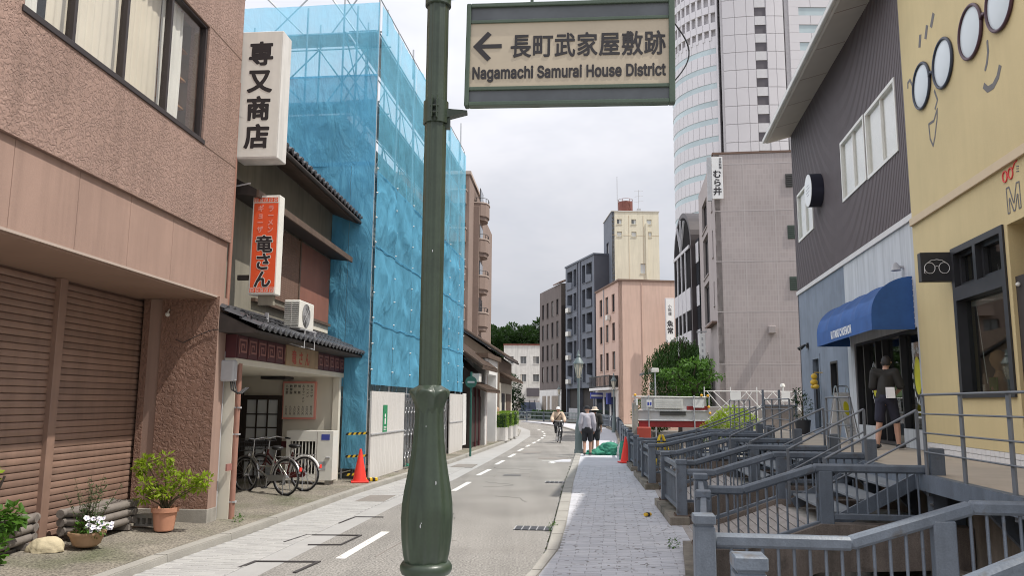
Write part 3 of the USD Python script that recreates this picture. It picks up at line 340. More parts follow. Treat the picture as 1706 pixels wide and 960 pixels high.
 'lM': (90.0, '5,74 8,77 24,77 26,75 43,28 45,25 65,76 67,77 84,76 85,75 85,-2 82,-4 71,-4 69,-1 68,38 52,-2 51,-4 39,-3 22,38 21,-2 19,-4 6,-3 5,-1'),
}

# ------------------------------------------------------------------ prims
used = {}
def numbered(parent, name):
    k = used.get((parent, name), 0); used[(parent, name)] = k + 1
    return f'{parent}/{name}' if k == 0 else f'{parent}/{name}_{k:03d}'

def meta(p, label=None, cat=None, group=None, kind=None):
    for k, v in (('label', label), ('category', cat), ('group', group), ('kind', kind)):
        if v: p.SetCustomDataByKey(k, v)
    return p

def thing(name, label, cat, loc=(0, 0, 0), rotz=0.0, group=None, kind=None):
    x = UsdGeom.Xform.Define(stage, numbered('/World', name))
    x.AddTranslateOp().Set(Gf.Vec3d(*map(float, loc))); x.AddRotateZOp().Set(float(rotz))
    return meta(x.GetPrim(), label, cat, group, kind)

def dup(src, label, loc, rotz=0.0, group=None):
    cd = src.GetCustomData()
    r = thing(src.GetName().rstrip('0123456789_'), label, cd.get('category'), loc, rotz, group or cd.get('group'))
    # only the parts come in: the copy keeps a place of its own
    r.GetReferences().AddInternalReference(src.GetPath()); r.SetInstanceable(True)
    return r

class MB:
    def __init__(s): s.v, s.f, s.n = [], [], 0
    def add(s, v, f):
        v = np.asarray(v, float); f = np.asarray(f, int)
        if f.shape[1] == 4: f = np.vstack([f[:, [0, 1, 2]], f[:, [0, 2, 3]]])
        s.v.append(v); s.f.append(f + s.n); s.n += len(v); return s
    def tm(s, m): return s.add(m.vertices, m.faces)
    def box(s, x0, x1, y0, y1, z0, z1, c=0.0):
        x0, x1 = min(x0, x1), max(x0, x1); y0, y1 = min(y0, y1), max(y0, y1); z0, z1 = min(z0, z1), max(z0, z1)
        return s.obox(((x0 + x1) / 2, (y0 + y1) / 2, (z0 + z1) / 2), np.eye(3), ((x1 - x0) / 2, (y1 - y0) / 2, (z1 - z0) / 2), c)
    def obox(s, ctr, ax, h, c=0.0):
        h = np.asarray(h, float); ctr = np.asarray(ctr, float); ax = np.asarray(ax, float)
        c = min(c, 0.45 * h.min())
        if c <= 0:
            v, f = BOXV, BOXF; p = v * h
        else:
            p = CHV * h - CHI * c; f = CHF
        return s.add(ctr + p @ ax, f)
    def beam(s, p, q, w, t, up=(0, 0, 1), c=0.0):
        p, q = np.asarray(p, float), np.asarray(q, float); d = q - p; L = np.linalg.norm(d); d /= L
        u = np.asarray(up, float); sd = np.cross(d, u); sd /= np.linalg.norm(sd); u = np.cross(sd, d)
        return s.obox((p + q) / 2, [d, sd, u], (L / 2, w / 2, t / 2), c)
    def tube(s, pts, r, n=8, cap=True):
        p = np.asarray(pts, float); m = len(p); rr = np.broadcast_to(r, (m,))
        t = np.gradient(p, axis=0); t /= np.maximum(np.linalg.norm(t, axis=1, keepdims=True), 1e-9)
        a = np.cross(t[0], (0, 0, 1.0) if abs(t[0][2]) < 0.9 else (1.0, 0, 0)); A = []
        for k in range(m):
            a = a - t[k] * (a @ t[k]); a /= np.linalg.norm(a); A.append(a.copy())
        A = np.array(A); B = np.cross(t, A); g = np.arange(n) / n * 2 * PI
        v = (p[:, None] + rr[:, None, None] * (np.cos(g)[None, :, None] * A[:, None] + np.sin(g)[None, :, None] * B[:, None])).reshape(-1, 3)
        i, j = np.meshgrid(np.arange(m - 1), np.arange(n), indexing='ij')
        f = np.stack([i * n + j, i * n + (j + 1) % n, (i + 1) * n + (j + 1) % n, (i + 1) * n + j], -1).reshape(-1, 4)
        f = np.vstack([f[:, [0, 1, 2]], f[:, [0, 2, 3]]])
        if cap:
            v = np.vstack([v, p[0], p[-1]]); k = np.arange(n)
            f = np.vstack([f, np.stack([np.full(n, m * n), (k + 1) % n, k], 1), np.stack([np.full(n, m * n + 1), (m - 1) * n + k, (m - 1) * n + (k + 1) % n], 1)])
        return s.add(v, f)
    def lathe(s, prof, n=24, ctr=(0, 0, 0), flute=0.0, nf=12):
        pr = np.asarray(prof, float); g = np.arange(n) / n * 2 * PI; m = len(pr)
        fl = 1 - flute * (0.5 + 0.5 * np.cos(nf * g))
        v = np.stack([pr[:, 0:1] * np.cos(g) * fl, pr[:, 0:1] * np.sin(g) * fl, np.repeat(pr[:, 1:2], n, 1)], -1).reshape(-1, 3) + ctr
        i, j = np.meshgrid(np.arange(m - 1), np.arange(n), indexing='ij')
        return s.add(v, np.stack([i * n + j, i * n + (j + 1) % n, (i + 1) * n + (j + 1) % n, (i + 1) * n + j], -1).reshape(-1, 4))
    def prism(s, poly, d0, d1, fn):
        """poly (shapely, in a, b) from depth d0 to d1; fn(a, b, d) -> points"""
        for g in getattr(poly, 'geoms', [poly]):
            if g.is_empty or g.area < 1e-9: continue
            m = trimesh.creation.extrude_polygon(g, abs(d1 - d0), engine='earcut'); v = m.vertices
            s.add(np.stack(fn(v[:, 0], v[:, 1], min(d0, d1) + v[:, 2]), 1), m.faces)
        return s
    def ball(s, c, r, sub=2, sc=(1, 1, 1)):
        m = trimesh.creation.icosphere(subdivisions=sub, radius=1.0); return s.add(m.vertices * np.asarray(sc) * r + c, m.faces)
    def build(s, name, mat, parent=None, smooth=False, label=None, cat=None, group=None, kind=None):
        base = '/World' if parent is None else str(parent.GetPath())
        v, f = np.vstack(s.v), np.vstack(s.f)
        return meta(usdkit.mesh(stage, numbered(base, name), (v, f), M(mat), smooth=smooth).GetPrim(), label, cat, group, kind)

BOXV = np.array([[x, y, z] for x in (-1, 1) for y in (-1, 1) for z in (-1, 1)], float)
_b = trimesh.convex.convex_hull(BOXV); BOXV, BOXF = np.array(_b.vertices), np.array(_b.faces)
_cv, _ci = [], []
for x in (-1, 1):
    for y in (-1, 1):
        for z in (-1, 1):
            for k in range(3):
                i = [x, y, z]; i[k] = 0
                _cv.append((x, y, z)); _ci.append(i)
_h = trimesh.convex.convex_hull(np.array(_cv, float) - 0.2 * np.array(_ci, float))
_key = {tuple(np.round(np.array(a) - 0.2 * np.array(b), 3)): n for n, (a, b) in enumerate(zip(_cv, _ci))}
CHF = np.array([[_key[tuple(np.round(_h.vertices[i], 3))] for i in t] for t in _h.faces]); CHV, CHI = np.array(_cv, float), np.array(_ci, float)

XY = lambda a, b, d: (a, b, d)
XZ = lambda a, b, d: (a, d, b)           # standing in the x-z plane, depth along y
YZ = lambda a, b, d: (d, a, b)           # standing in the y-z plane, depth along x
def rect(a0, b0, a1, b1): return sbox(min(a0, a1), min(b0, b1), max(a0, a1), max(b0, b1))
def B(*a, **k): return MB().box(*a, **k)
def T(*a, **k): return MB().tube(*a, **k)

def glyph_poly(s, size, gap=0.0, vertical=False, key='m', sx=1.0):
    """one shapely shape of a run of lettering; origin at the left of the base line (or the top of a column)"""
    from shapely import affinity
    out, at = [], 0.0
    for ch in s:
        if ch in ' \u3000':
            at += (0.30 if ch == ' ' else 1.0) * size * sx; continue
        adv, enc = GLYPHS[key + ch]
        ps = [[[tuple(map(float, p.split(','))) for p in r.split(' ')] for r in q.split(';')] for q in enc.split('|')]
        g = unary_union([Polygon(r[0], r[1:]).buffer(0) for r in ps])
        if vertical:
            out.append(affinity.translate(affinity.scale(g, size * sx / 100, size / 100, origin=(0, 0)), -size * sx / 2, -at - size * 0.88)); at += size * (1 + gap)
        else:
            out.append(affinity.translate(affinity.scale(g, size * sx / 100, size / 100, origin=(0, 0)), at, 0)); at += adv / 100 * size * sx + gap * size
    return unary_union(out), at

def place(poly, dx, dy):
    from shapely import affinity
    return affinity.translate(poly, dx, dy)

# ================================================================== THE SETTING
def lerp_line(pl, y):
    p = np.array(pl, float); return float(np.interp(y, p[:, 1], p[:, 0]))
KERB_L = [(-4.6, 2), (-4.25, 6), (-3.97, 9.16), (-3.63, 11.6), (-3.12, 16.4), (-2.53, 20.2), (-1.72, 25.7), (-1.14, 30.4), (-0.2, 38), (0.45, 46), (0.7, 55), (-0.2, 66), (-2.6, 82)]
STRIP_R = [(-3.35, 2), (-2.73, 8.5), (-2.08, 14.65), (-1.34, 20), (-0.6, 27), (0.1, 34), (0.5, 39), (1.1, 46), (1.3, 55), (0.5, 66), (-1.9, 82)]
ROAD_R = [(-1.2, 2), (-0.5, 6), (0.155, 8.54), (0.43, 9.96), (0.65, 12.24), (1.26, 18.9), (1.60, 22.1), (2.3, 29), (2.95, 36), (3.9, 45), (4.3, 55), (3.9, 64), (2.4, 74), (0.8, 82)]
KERB_IN = [(-1.0, 2), (-0.32, 6), (0.28, 8.54), (0.61, 10.2), (0.84, 12.3), (1.46, 18.9), (1.80, 22.1), (2.5, 29), (3.15, 36), (4.1, 45), (4.5, 55), (4.1, 64), (2.6, 74), (1.0, 82)]
CANAL_L = [(0.95, 2), (1.36, 4.2), (1.62, 6.3), (2.0, 8.2), (2.36, 9.9), (2.66, 12.4), (2.82, 14.4), (3.1, 17.3), (3.34, 20.3), (3.48, 21.8), (3.62, 23.5), (3.95, 26.5), (4.75, 34), (5.65, 41), (6.95, 52), (7.3, 60), (6.7, 68), (4.6, 76), (1.5, 84)]
CANAL_R = [(x + 2.55, y + (0.0 if y < 55 else 2.0)) for x, y in CANAL_L]
def band(a, b): return Polygon(list(a) + list(b)[::-1]).buffer(0)
def between(a, b, y0, y1): return band(a, b).intersection(sbox(-60, y0, 60, y1))

canal_poly = band(CANAL_L, CANAL_R)
ground = Polygon([(-900, -60), (900, -60), (900, 1500), (-900, 1500)]).difference(canal_poly)
MB().prism(ground, -0.35, -0.012, XY).build('ground', 'ground_far', kind='structure')

road = thing('road', None, None, kind='structure')
MB().prism(band(STRIP_R, ROAD_R), -0.2, 0.0, XY).build('asphalt', 'asphalt', road)
# lane dashes, cycle mark, repair seams
for (xa, ya), (xb, yb) in (((-2.02, 9.85), (-1.79, 11.85)), ((-1.20, 17.3), (-0.97, 19.2)), ((-0.84, 21.0), (-0.58, 22.9)), ((-0.44, 24.7), (-0.23, 26.4)), ((-0.06, 28.0), (0.15, 29.8)), ((0.29, 31.6), (0.50, 33.3)),
                           ((0.66, 34.8), (0.84, 36.2)), ((1.0, 37.6), (1.18, 39.0)), ((1.32, 40.2), (1.48, 41.6)), ((1.62, 43.0), (1.76, 44.4)), ((1.88, 46.0), (1.98, 47.4)), ((2.04, 49.2), (2.08, 50.6)), ((2.10, 52.4), (2.08, 54.0)), ((2.02, 56.0), (1.9, 57.6))):
    MB().prism(LineString([(xa, ya), (xb, yb)]).buffer(0.058, cap_style=2), 0.002, 0.005, XY).build('lane_dash', 'road_paint', road)
mk = MB()
mk.prism(rect(1.02, 26.32, 1.62, 26.42), 0.002, 0.005, XY); mk.prism(Polygon([(1.26, 25.35), (1.36, 25.35), (1.36, 25.65), (1.45, 25.65), (1.31, 26.1), (1.17, 25.65), (1.26, 25.65)]), 0.002, 0.005, XY)
mk.build('cycle_lane_mark', 'road_paint', road)
def seam(pts, w=0.035, z=0.012): return MB().prism(LineString(pts).buffer(w / 2, join_style=2, cap_style=2), 0.001, z, XY)
seam([(-3.02, 9.25), (-2.95, 9.62), (-2.22, 9.62), (-2.34, 9.02)], 0.04, 0.016).build('repair_seam', 'asphalt_seam', road)
seam([(-2.98, 10.9), (-2.83, 11.5), (-2.08, 11.5), (-2.2, 10.75), (-2.62, 10.72)], 0.028, 0.016).build('repair_seam', 'asphalt_seam', road)
seam([(-1.62, 10.0), (-1.42, 11.2), (-0.72, 11.2)], 0.018, 0.004).build('repair_seam', 'asphalt_patch', road)
seam([(-0.42, 20.6), (-0.36, 21.7), (0.52, 21.7), (0.48, 20.6)], 0.03, 0.004).build('repair_seam', 'asphalt_patch', road)
MB().prism(Polygon([(-0.20, 20.95), (-0.17, 21.25), (0.28, 21.25), (0.26, 20.95)]), 0.001, 0.005, XY).build('manhole_lid', 'cast_iron', road)
MB().prism(Polygon([(0.9, 27.2), (0.95, 28.2), (2.0, 28.2), (1.9, 27.2)]), 0.001, 0.005, XY).build('asphalt_repair', 'asphalt_patch', road)
MB().prism(Polygon([(0.05, 30.6), (0.2, 31.4), (1.2, 31.4), (1.1, 30.6)]), 0.001, 0.004, XY).build('asphalt_repair', 'asphalt_patch', road)
MB().prism(Polygon([(1.05, 25.7), (1.2, 26.0), (1.9, 26.0), (2.02, 27.2), (1.75, 27.2)]).buffer(0), 0.001, 0.0035, XY).build('asphalt_repair', 'paver_grey', road)

# cracks, oil drips and the mossy gutter line
rc = random.Random(21)
for x, y, a, L in ((-0.9, 13.2, 1.2, 1.6), (0.3, 15.5, 2.0, 1.2), (-0.6, 18.2, .4, 1.8), (.6, 22.8, 2.4, 1.5)):
    p = [(x, y)]
    for _ in range(12): a += rc.gauss(0, .4); p.append((p[-1][0] + L / 12 * math.cos(a), p[-1][1] + L / 12 * math.sin(a)))
    MB().prism(LineString(p).buffer(.005), .001, .003, XY).build('crack', 'asphalt_seam', road)
gm = MB()
for k in range(150):
    y = rc.uniform(8.4, 24); x = lerp_line(ROAD_R, y) - abs(rc.gauss(0, .018)); r = rc.uniform(.012, .035)
    gm.prism(Polygon([(x + r * (1 + .4 * rc.random()) * .6 * math.cos(u), y + r * 2.2 * math.sin(u)) for u in np.linspace(0, 2 * PI, 9)[:-1]]), .0, .012, XY)
gm.build('gutter_moss', 'moss', road, kind='stuff')

def brick_field(parent, poly, ang, bw, bh, gap, z0, z1, mats, near, seed, name='paver', dark=None):
    """single bricks: the nearest ones each a part, the rest joined"""
    r = random.Random(seed); a = math.radians(ang); ca, sa = math.cos(a), math.sin(a); c0 = np.array(poly.centroid.coords[0])
    u, v = np.array((ca, -sa)), np.array((sa, ca)); P = np.array(poly.exterior.coords) - c0
    ua, ub, va, vb = (P @ u).min(), (P @ u).max(), (P @ v).min(), (P @ v).max()
    from shapely.prepared import prep
    pp, found = prep(poly), []
    for j in range(int((vb - va) / bh) + 1):
        off = bw / 2 * (j % 2) + r.uniform(-0.01, 0.01)
        for i in range(-1, int((ub - ua) / bw) + 2):
            x0, x1, y0, y1 = ua + i * bw + off + gap / 2, ua + (i + 1) * bw + off - gap / 2, va + j * bh + gap / 2, va + (j + 1) * bh - gap / 2
            q = Polygon([c0 + u * x + v * y for x, y in ((x0, y0), (x1, y0), (x1, y1), (x0, y1))])
            if not pp.intersects(q): continue
            if not pp.contains(q): q = q.intersection(poly)
            if q.area < 0.15 * bw * bh or q.geom_type != 'Polygon': continue
            found.append((q.centroid.y, q, r.choice(mats), z1 + r.uniform(-0.002, 0.002)))
    found.sort(key=lambda t: t[0])
    def slab(mb, q, zt):
        p = np.array(q.exterior.coords)[:-1]; n = len(p)
        if q.exterior.is_ccw is False: p = p[::-1]
        c = 0.004; m = p.mean(0); pin = p + (m - p) / np.maximum(np.linalg.norm(m - p, axis=1, keepdims=True), 1e-6) * c * 1.4
        vv = np.vstack([np.c_[p, np.full(n, z0)], np.c_[p, np.full(n, zt - c)], np.c_[pin, np.full(n, zt)]]); k = np.arange(n)
        f = [np.stack([k + o, (k + 1) % n + o, (k + 1) % n + n + o, k + n + o], 1) for o in (0, n)]
        mb.add(vv, np.vstack(f)); mb.f[-1] = np.vstack([mb.f[-1], np.array([[2 * n, 2 * n + t, 2 * n + t + 1] for t in range(1, n - 1)]) + mb.n - len(vv)])
    for _, q, m, zt in found[:near]:
        b = MB(); slab(b, q, zt); b.build(name, m, parent)
    for m in mats:
        b = MB(); rest = [f for f in found[near:] if f[2] == m]
        for _, q, _m, zt in rest: slab(b, q, zt)
        if rest: b.build('paver_field', m, parent, kind='stuff')

# left light strip: small tiles
strip = thing('roadside_strip', None, None, kind='structure')
MB().prism(between(KERB_L, STRIP_R, 2, 82), -0.2, 0.003, XY).build('strip_bed', 'strip_tile', strip)
inner = between(KERB_L, [(x - 0.34, y) for x, y in STRIP_R], 8.2, 24)
MB().prism(between(KERB_L, [(x - 0.34, y) for x, y in STRIP_R], 7, 24.1), 0.0, 0.0065, XY).build('joint_bed', 'paver_joint', strip)
brick_field(strip, inner, 7.5, 0.30, 0.10, 0.006, 0.0, 0.012, ['strip_tile', 'strip_tile_001'], 300, 3)
seam([(-2.62, 12.6), (-2.5, 13.3), (-2.05, 13.3)], 0.02, 0.016).build('access_cover_seam', 'asphalt_seam', strip)
MB().prism(Polygon([(-2.9, 15.3), (-2.78, 16.3), (-2.28, 16.3), (-2.36, 15.3)]), 0.004, 0.017, XY).build('access_cover', 'asphalt_patch', strip)
MB().prism(Polygon([(-1.75, 23.4), (-1.6, 24.6), (-1.0, 24.6), (-1.1, 23.4)]), 0.004, 0.017, XY).build('access_cover', 'asphalt_patch', strip)

def kerb_run(name, inner_l, outer_l, z0, z1, y0, y1, step, mat):
    k = thing(name, None, None, kind='structure'); y = y0
    while y < y1:
        e = min(y + step, y1)
        pl = Polygon([(lerp_line(inner_l, y + 0.004), y + 0.004), (lerp_line(outer_l, y + 0.004), y + 0.004), (lerp_line(outer_l, e - 0.004), e - 0.004), (lerp_line(inner_l, e - 0.004), e - 0.004)])
        b = MB(); b.prism(pl.buffer(0), z0, z1 - 0.012, XY); b.prism(pl.buffer(-0.012, join_style=2), z1 - 0.013, z1, XY); b.build('kerb_stone', mat, k)
        y = e; step = step if y < 30 else 4.0
KERB_LI = [(x - 0.17, y) for x, y in KERB_L]
kerb_run('left_kerb', KERB_LI, KERB_L, -0.1, 0.10, 6.5, 64, 1.5, 'kerb_stone')
kerb_run('right_kerb', ROAD_R, KERB_IN, -0.1, 0.085, 6.5, 72, 1.2, 'kerb_stone')

# left pavement rising to the buildings
ys = np.concatenate([np.arange(4, 31, 0.5), np.arange(31, 66, 3)]); av, af = [], []
for y in ys:
    xk = lerp_line(KERB_LI, y); w = 1.0 if y < 31 else 0.5
    for s, z in ((0, 0.096), (0.35, 0.105), (0.7, 0.14 if y < 19 else 0.11), (1.0, 0.19 if y < 12.2 else 0.11)):
        av.append((xk + 0.002 - s * ((xk + 5.9) if s < 1 and y < 19 else (xk + 9.0)), y, z))
for i in range(len(ys) - 1):
    for j in range(3):
        k = i * 4 + j; af.append((k, k + 4, k + 5, k + 1))
MB().add(av, np.array(af)).build('left_pavement', 'apron_concrete', kind='structure', smooth=True)

# right pavement
walk = thing('right_pavement', None, None, kind='structure')
MB().prism(between(KERB_IN, CANAL_L, 2, 82), -0.3, 0.072, XY).build('paving_bed', 'paver_grey', walk)
MB().prism(between(KERB_IN, CANAL_L, 7.5, 23.6), 0.06, 0.0745, XY).build('joint_bed', 'paver_joint', walk)
brick_field(walk, between(KERB_IN, CANAL_L, 8.2, 23.5), 7.0, 0.33, 0.10, 0.007, 0.06, 0.08, ['paver_grey', 'paver_grey_001', 'paver_grey_002'], 300, 5)
rr = random.Random(12); gapm = MB()
for _ in range(420):                                       # missing joint sand between the pavers
    y = 8.3 + 13 * rr.random() ** 1.3; x = rr.uniform(lerp_line(KERB_IN, y) + 0.06, lerp_line(CANAL_L, y) - 0.1); a = rr.uniform(-0.6, 1.2)
    gapm.obox((x, y, 0.0815), [[math.cos(a), math.sin(a), 0], [-math.sin(a), math.cos(a), 0], [0, 0, 1]], (rr.uniform(0.012, 0.026), 0.006, 0.0012))
gapm.build('open_joint', 'asphalt_patch', walk, kind='stuff')

# canal
cnl = thing('canal', None, None, kind='structure')
def run_wall(mb, line, off, th, z0, z1):
    """wall along a polyline, offset to +x and th thick"""
    p = [(x + off, y) for x, y in line]; q2 = [(x + th, y) for x, y in p]
    mb.prism(band(p, q2), z0, z1, XY)
run_wall(mb := MB(), CANAL_L, -0.30, 0.302, -2.3, 0.060); mb.build('left_wall', 'concrete_mossy', cnl)
run_wall(mb := MB(), CANAL_R, 0.0, 0.3, -2.3, 0.02); mb.build('right_wall', 'concrete_mossy', cnl)
MB().prism(canal_poly.buffer(0.2), -1.75, -1.7, XY).build('water', 'water', cnl)
MB().prism(canal_poly.buffer(0.2), -2.4, -2.3, XY).build('canal_bed', 'concrete_mossy', cnl)
# stones and weeds lying along the foot of the far wall
rs = random.Random(4); sb = MB()
for k in range(46):
    y = rs.uniform(4.5, 10.5); x = lerp_line(CANAL_R, y) - abs(rs.gauss(0, 0.22)); r = rs.uniform(0.06, 0.17)
    m = trimesh.creation.icosphere(subdivisions=2); n = meshkit.noise(m.vertices * 1.7 + k * 9.1, k) - 0.5
    sb.add(m.vertices * (1 + 0.5 * n[:, None]) * r * np.array((1.2, 1, 0.7)) + (x, y, -0.55 - rs.uniform(0, .5)), m.faces)
sb.prism(between([(x - 0.62, y) for x, y in CANAL_R], CANAL_R, 4, 11), -2.2, -0.75, XY)
sb.build('bank_stones', 'concrete_mossy', cnl, kind='stuff')

# terrace in front of the shops
def tx(y): return 4.92 + 0.135 * (y - 9.58)
def fx(y): return 7.45 + 0.153 * (y - 14.5)
ter = thing('terrace', None, None, kind='structure')
MB().prism(Polygon([(tx(3), 3), (tx(26.6), 26.6), (fx(26.6) + .3, 26.6), (fx(3) + .3, 3)]), 0.96, 1.05, XY).build('terrace_floor', 'terrace_tile', ter)
MB().prism(Polygon([(tx(3) - 0.10, 3), (tx(26.6) - 0.10, 26.6), (tx(26.6) - 0.002, 26.6), (tx(3) - 0.002, 3)]), 0.87, 1.058, XY).build('steel_edge', 'bridge_grey', ter)
MB().prism(Polygon([(tx(3) + 0.42, 3), (tx(26.5) + 0.42, 26.5), (fx(26.5) + .3, 26.5), (fx(3) + .3, 3)]), -0.3, 0.955, XY).build('retaining_wall', 'concrete_mossy', ter)
for y in np.arange(5.0, 26, 1.55):
    MB().prism(Polygon([(tx(y) - 0.06, 0.865), (tx(y) + 0.415, 0.865), (tx(y) + 0.415, 0.35)]), y, y + 0.06, XZ).build('steel_bracket', 'bridge_grey', ter)
# raised concrete kerbs that carry the canal railings
pl = thing('railing_kerb', None, None, kind='structure')
for y0, y1 in ((3.6, 4.35), (6.1, 10.15), (12.15, 14.65), (17.05, 20.55), (21.6, 23.75), (25.5, 60)):
    ll = [(lerp_line(CANAL_L, y), y) for y in np.linspace(y0, y1, max(2, int(y1 - y0)))]
    if y0 < 12: ll = [(x, y) for x, y in ll]
    MB().prism(band([(x - 0.27, y) for x, y in ll], [(x + 0.02, y) for x, y in ll]), 0.03, 0.19, XY).build('kerb_block', 'concrete_mossy', pl)

# ================================================================== FOOTBRIDGES, RAILINGS, STAIRS
BANG = 7.0
def bdir(): a = math.radians(BANG); return np.array((math.cos(a), -math.sin(a)))
POSTX = {'R0': (1.21, 4.2), 'A': (1.48, 6.3), 'C': (2.30, 9.9), 'D': (2.59, 12.4), 'E': (2.73, 14.4), 'F': (3.00, 17.3), 'H': (3.24, 20.3), 'I': (3.38, 21.9), 'J': (3.47, 23.5)}
def blen(p):
    t = 2.0
    for _ in range(8): e = np.array(p) + bdir() * t; t += tx(e[1]) - e[0]
    return t

def post(parent, x, y, z0, z1, w=0.15, name='post'):
    b = B(x - w / 2, x + w / 2, y - w / 2, y + w / 2, z0, z1 - 0.085, 0.008)
    b.box(x - w * 0.43, x + w * 0.43, y - w * 0.43, y + w * 0.43, z1 - 0.088, z1 - 0.07)
    p = b.build(name, 'bridge_grey', parent)
    B(x - w * 0.54, x + w * 0.54, y - w * 0.54, y + w * 0.54, z1 - 0.07, z1, 0.008).build('post_cap', 'bridge_grey', p)

def railing(key, label, k1, k2):
    x0, y0 = POSTX[key]; L = blen((x0, y0))
    t = thing('bridge_railing', label, 'railing', (x0, y0, 0), -BANG, 'railings of the footbridges')
    rise = 0.28; zt = lambda x: 0.88 + rise * min(max((x - k1) / (k2 - k1), 0), 1)
    post(t, 0, 0, 0.17, 1.10 if key == 'R0' else 1.02, 0.155)
    B(-.12, .12, -.12, .12, 0.186, 0.20, .003).build('base_plate', 'rusty_steel', t)
    for bx_, by_ in ((-.1, -.1), (-.1, .1), (.1, -.1), (.1, .1)): T([(bx_, by_, .195), (bx_, by_, .222)], .012, 6).build('bolt', 'rusty_steel', t)
    for zb_ in (.72, .95): T([(L - .03, -.05, zb_), (L - .03, -.1, zb_)], .016, 6).build('bolt', 'steel_bright', t)
    mid = k2 + 0.12 if k2 < 1.9 else k2 - 0.20
    B(mid - 0.08, mid + 0.08, -0.05, 0.05, 0.33, zt(mid) - 0.08, 0.01).build('post', 'bridge_grey', t)
    B(L - 0.02, L + 0.15, -0.085, 0.085, 0.55, 1.36, 0.01).build('terrace_post', 'bridge_grey', t)
    pts = [(0.08, 0.88), (k1, 0.88), (k2, 0.88 + rise), (L - 0.02, 0.88 + rise)]
    for (xa, za), (xb, zb) in zip(pts[:-1], pts[1:]):
        MB().beam((xa - 0.012, 0, za - 0.05), (xb + 0.012, 0, zb - 0.05), 0.095, 0.10, c=0.022).build('top_rail', 'bridge_grey', t, smooth=40)
    low = [(0.08, 0.165), (k1, 0.165), (mid - 0.02, 0.165 + 0.34 * (mid - k1))]
    for (xa, za), (xb, zb) in zip(low[:-1], low[1:]):
        MB().beam((xa, 0, za), (xb, 0, zb), 0.06, 0.07, c=0.008).build('lower_rail', 'bridge_grey', t)
    MB().beam((mid, 0, 0.55), (L - 0.02, 0, 0.55), 0.06, 0.07, c=0.008).build('lower_rail', 'bridge_grey', t)
    x = 0.2
    while x < L - 0.08:
        if abs(x - mid) > 0.10:
            zb = 0.165 if x < k1 else (0.165 + 0.34 * (x - k1) if x < mid else 0.55)
            T([(x, 0, zb), (x, 0, zt(x) - 0.09)], 0.0125, 8).build('baluster', 'bridge_grey', t)
        x += 0.115
    return t
railing('R0', 'nearest grey footbridge railing, only its capped post and rail tip showing at the bottom edge', 0.72, 1.35)
railing('A', 'large grey footbridge railing in the foreground rising over the mossy canal wall', 1.07, 1.93)
railing('C', 'grey footbridge railing with its mid post right before the open steel stair treads', 0.5, 1.33)
railing('D', 'grey footbridge railing starting at the corner post of the kerb block beside the crushed can', 0.5, 1.36)
railing('E', 'grey footbridge railing starting at the far post of the kerb block beside the crushed can', 0.52, 1.42)
railing('F', 'grey footbridge railing starting at the corner post of the middle kerb block', 0.52, 1.55)
railing('H', 'grey footbridge railing starting at the far post of the middle kerb block', 0.55, 1.7)
railing('I', 'grey footbridge railing starting just behind the yellow and black barricade', 0.6, 1.9)
railing('J', 'farthest grey footbridge railing, starting at the post beside the red cone', 0.6, 1.9)

def fence(pts, label, slats=True, group='fences along the canal edge'):
    p = np.array(pts, float); o = p[0]; d = p[-1] - o; ang = math.degrees(math.atan2(d[0], d[1])); L = np.linalg.norm(d)
    t = thing('canal_fence', label, 'fence', (o[0], o[1], 0), -ang, group)
    ca, sa = math.cos(math.radians(ang)), math.sin(math.radians(ang))
    loc = [((q - o) @ (ca, -sa), (q - o) @ (sa, ca)) for q in p]
    for (x, y) in loc[1:-1]: post(t, x, y, 0.17, 1.0, 0.14)
    for (xa, ya), (xb, yb) in zip(loc[:-1], loc[1:]):
        for z, h in ((0.90, 0.075), (0.74, 0.06), (0.27, 0.06)):
            MB().beam((xa, ya + 0.08, z), (xb, yb - 0.08, z), 0.06, h, c=0.008).build('rail', 'bridge_grey', t)
        n = max(2, int((yb - ya - 0.2) / 0.13))
        for i in range(n):
            s = (i + 1) / (n + 1); yy = ya + 0.08 + (yb - ya - 0.16) * s; xx = xa + (xb - xa) * s
            B(xx - 0.012, xx + 0.012, yy - 0.03, yy + 0.03, 0.30, 0.71).build('slat', 'bridge_grey', t)
    return t
fence([POSTX['A'], (1.93, 8.2), POSTX['C']], 'grey canal edge fence with a middle post between the two nearest bridge openings')
fence([POSTX['D'], POSTX['E']], 'short grey slatted fence on the kerb block beside the crushed can')
fence([POSTX['F'], (3.10, 18.9), POSTX['H']], 'grey two bay slatted fence on the middle kerb block')
fence([POSTX['I'], POSTX['J']], 'short grey slatted fence between the red cone and the middle fence')
far = [(lerp_line(CANAL_L, y) - 0.09, y) for y in np.arange(26.2, 62, 2.55)]
for i in range(0, len(far) - 1, 7):
    seg = far[i:i + 8]
    t = thing('canal_fence', ['grey canal fence beside the green net bundle and curving away from it', 'far grey canal fence bending to the left before the pink building'][min(i // 7, 1)], 'fence', (0, 0, 0), 0, 'fences along the canal edge')
    for x, y in seg: post(t, x, y, 0.17, 1.02, 0.13)
    for (xa, ya), (xb, yb) in zip(seg[:-1], seg[1:]):
        for z, h in ((0.92, 0.09), (0.66, 0.05), (0.27, 0.05)):
            MB().beam((xa, ya + .05, z), (xb, yb - .05, z), 0.06, h).build('rail', 'bridge_grey', t)
        b = MB()
        for s in np.linspace(0.06, 0.94, 15): b.box(xa + (xb - xa) * s - .012, xa + (xb - xa) * s + .012, ya + (yb - ya) * s - .02, ya + (yb - ya) * s + .02, .29, .64)
        b.build('slats', 'bridge_grey', t, kind='stuff')
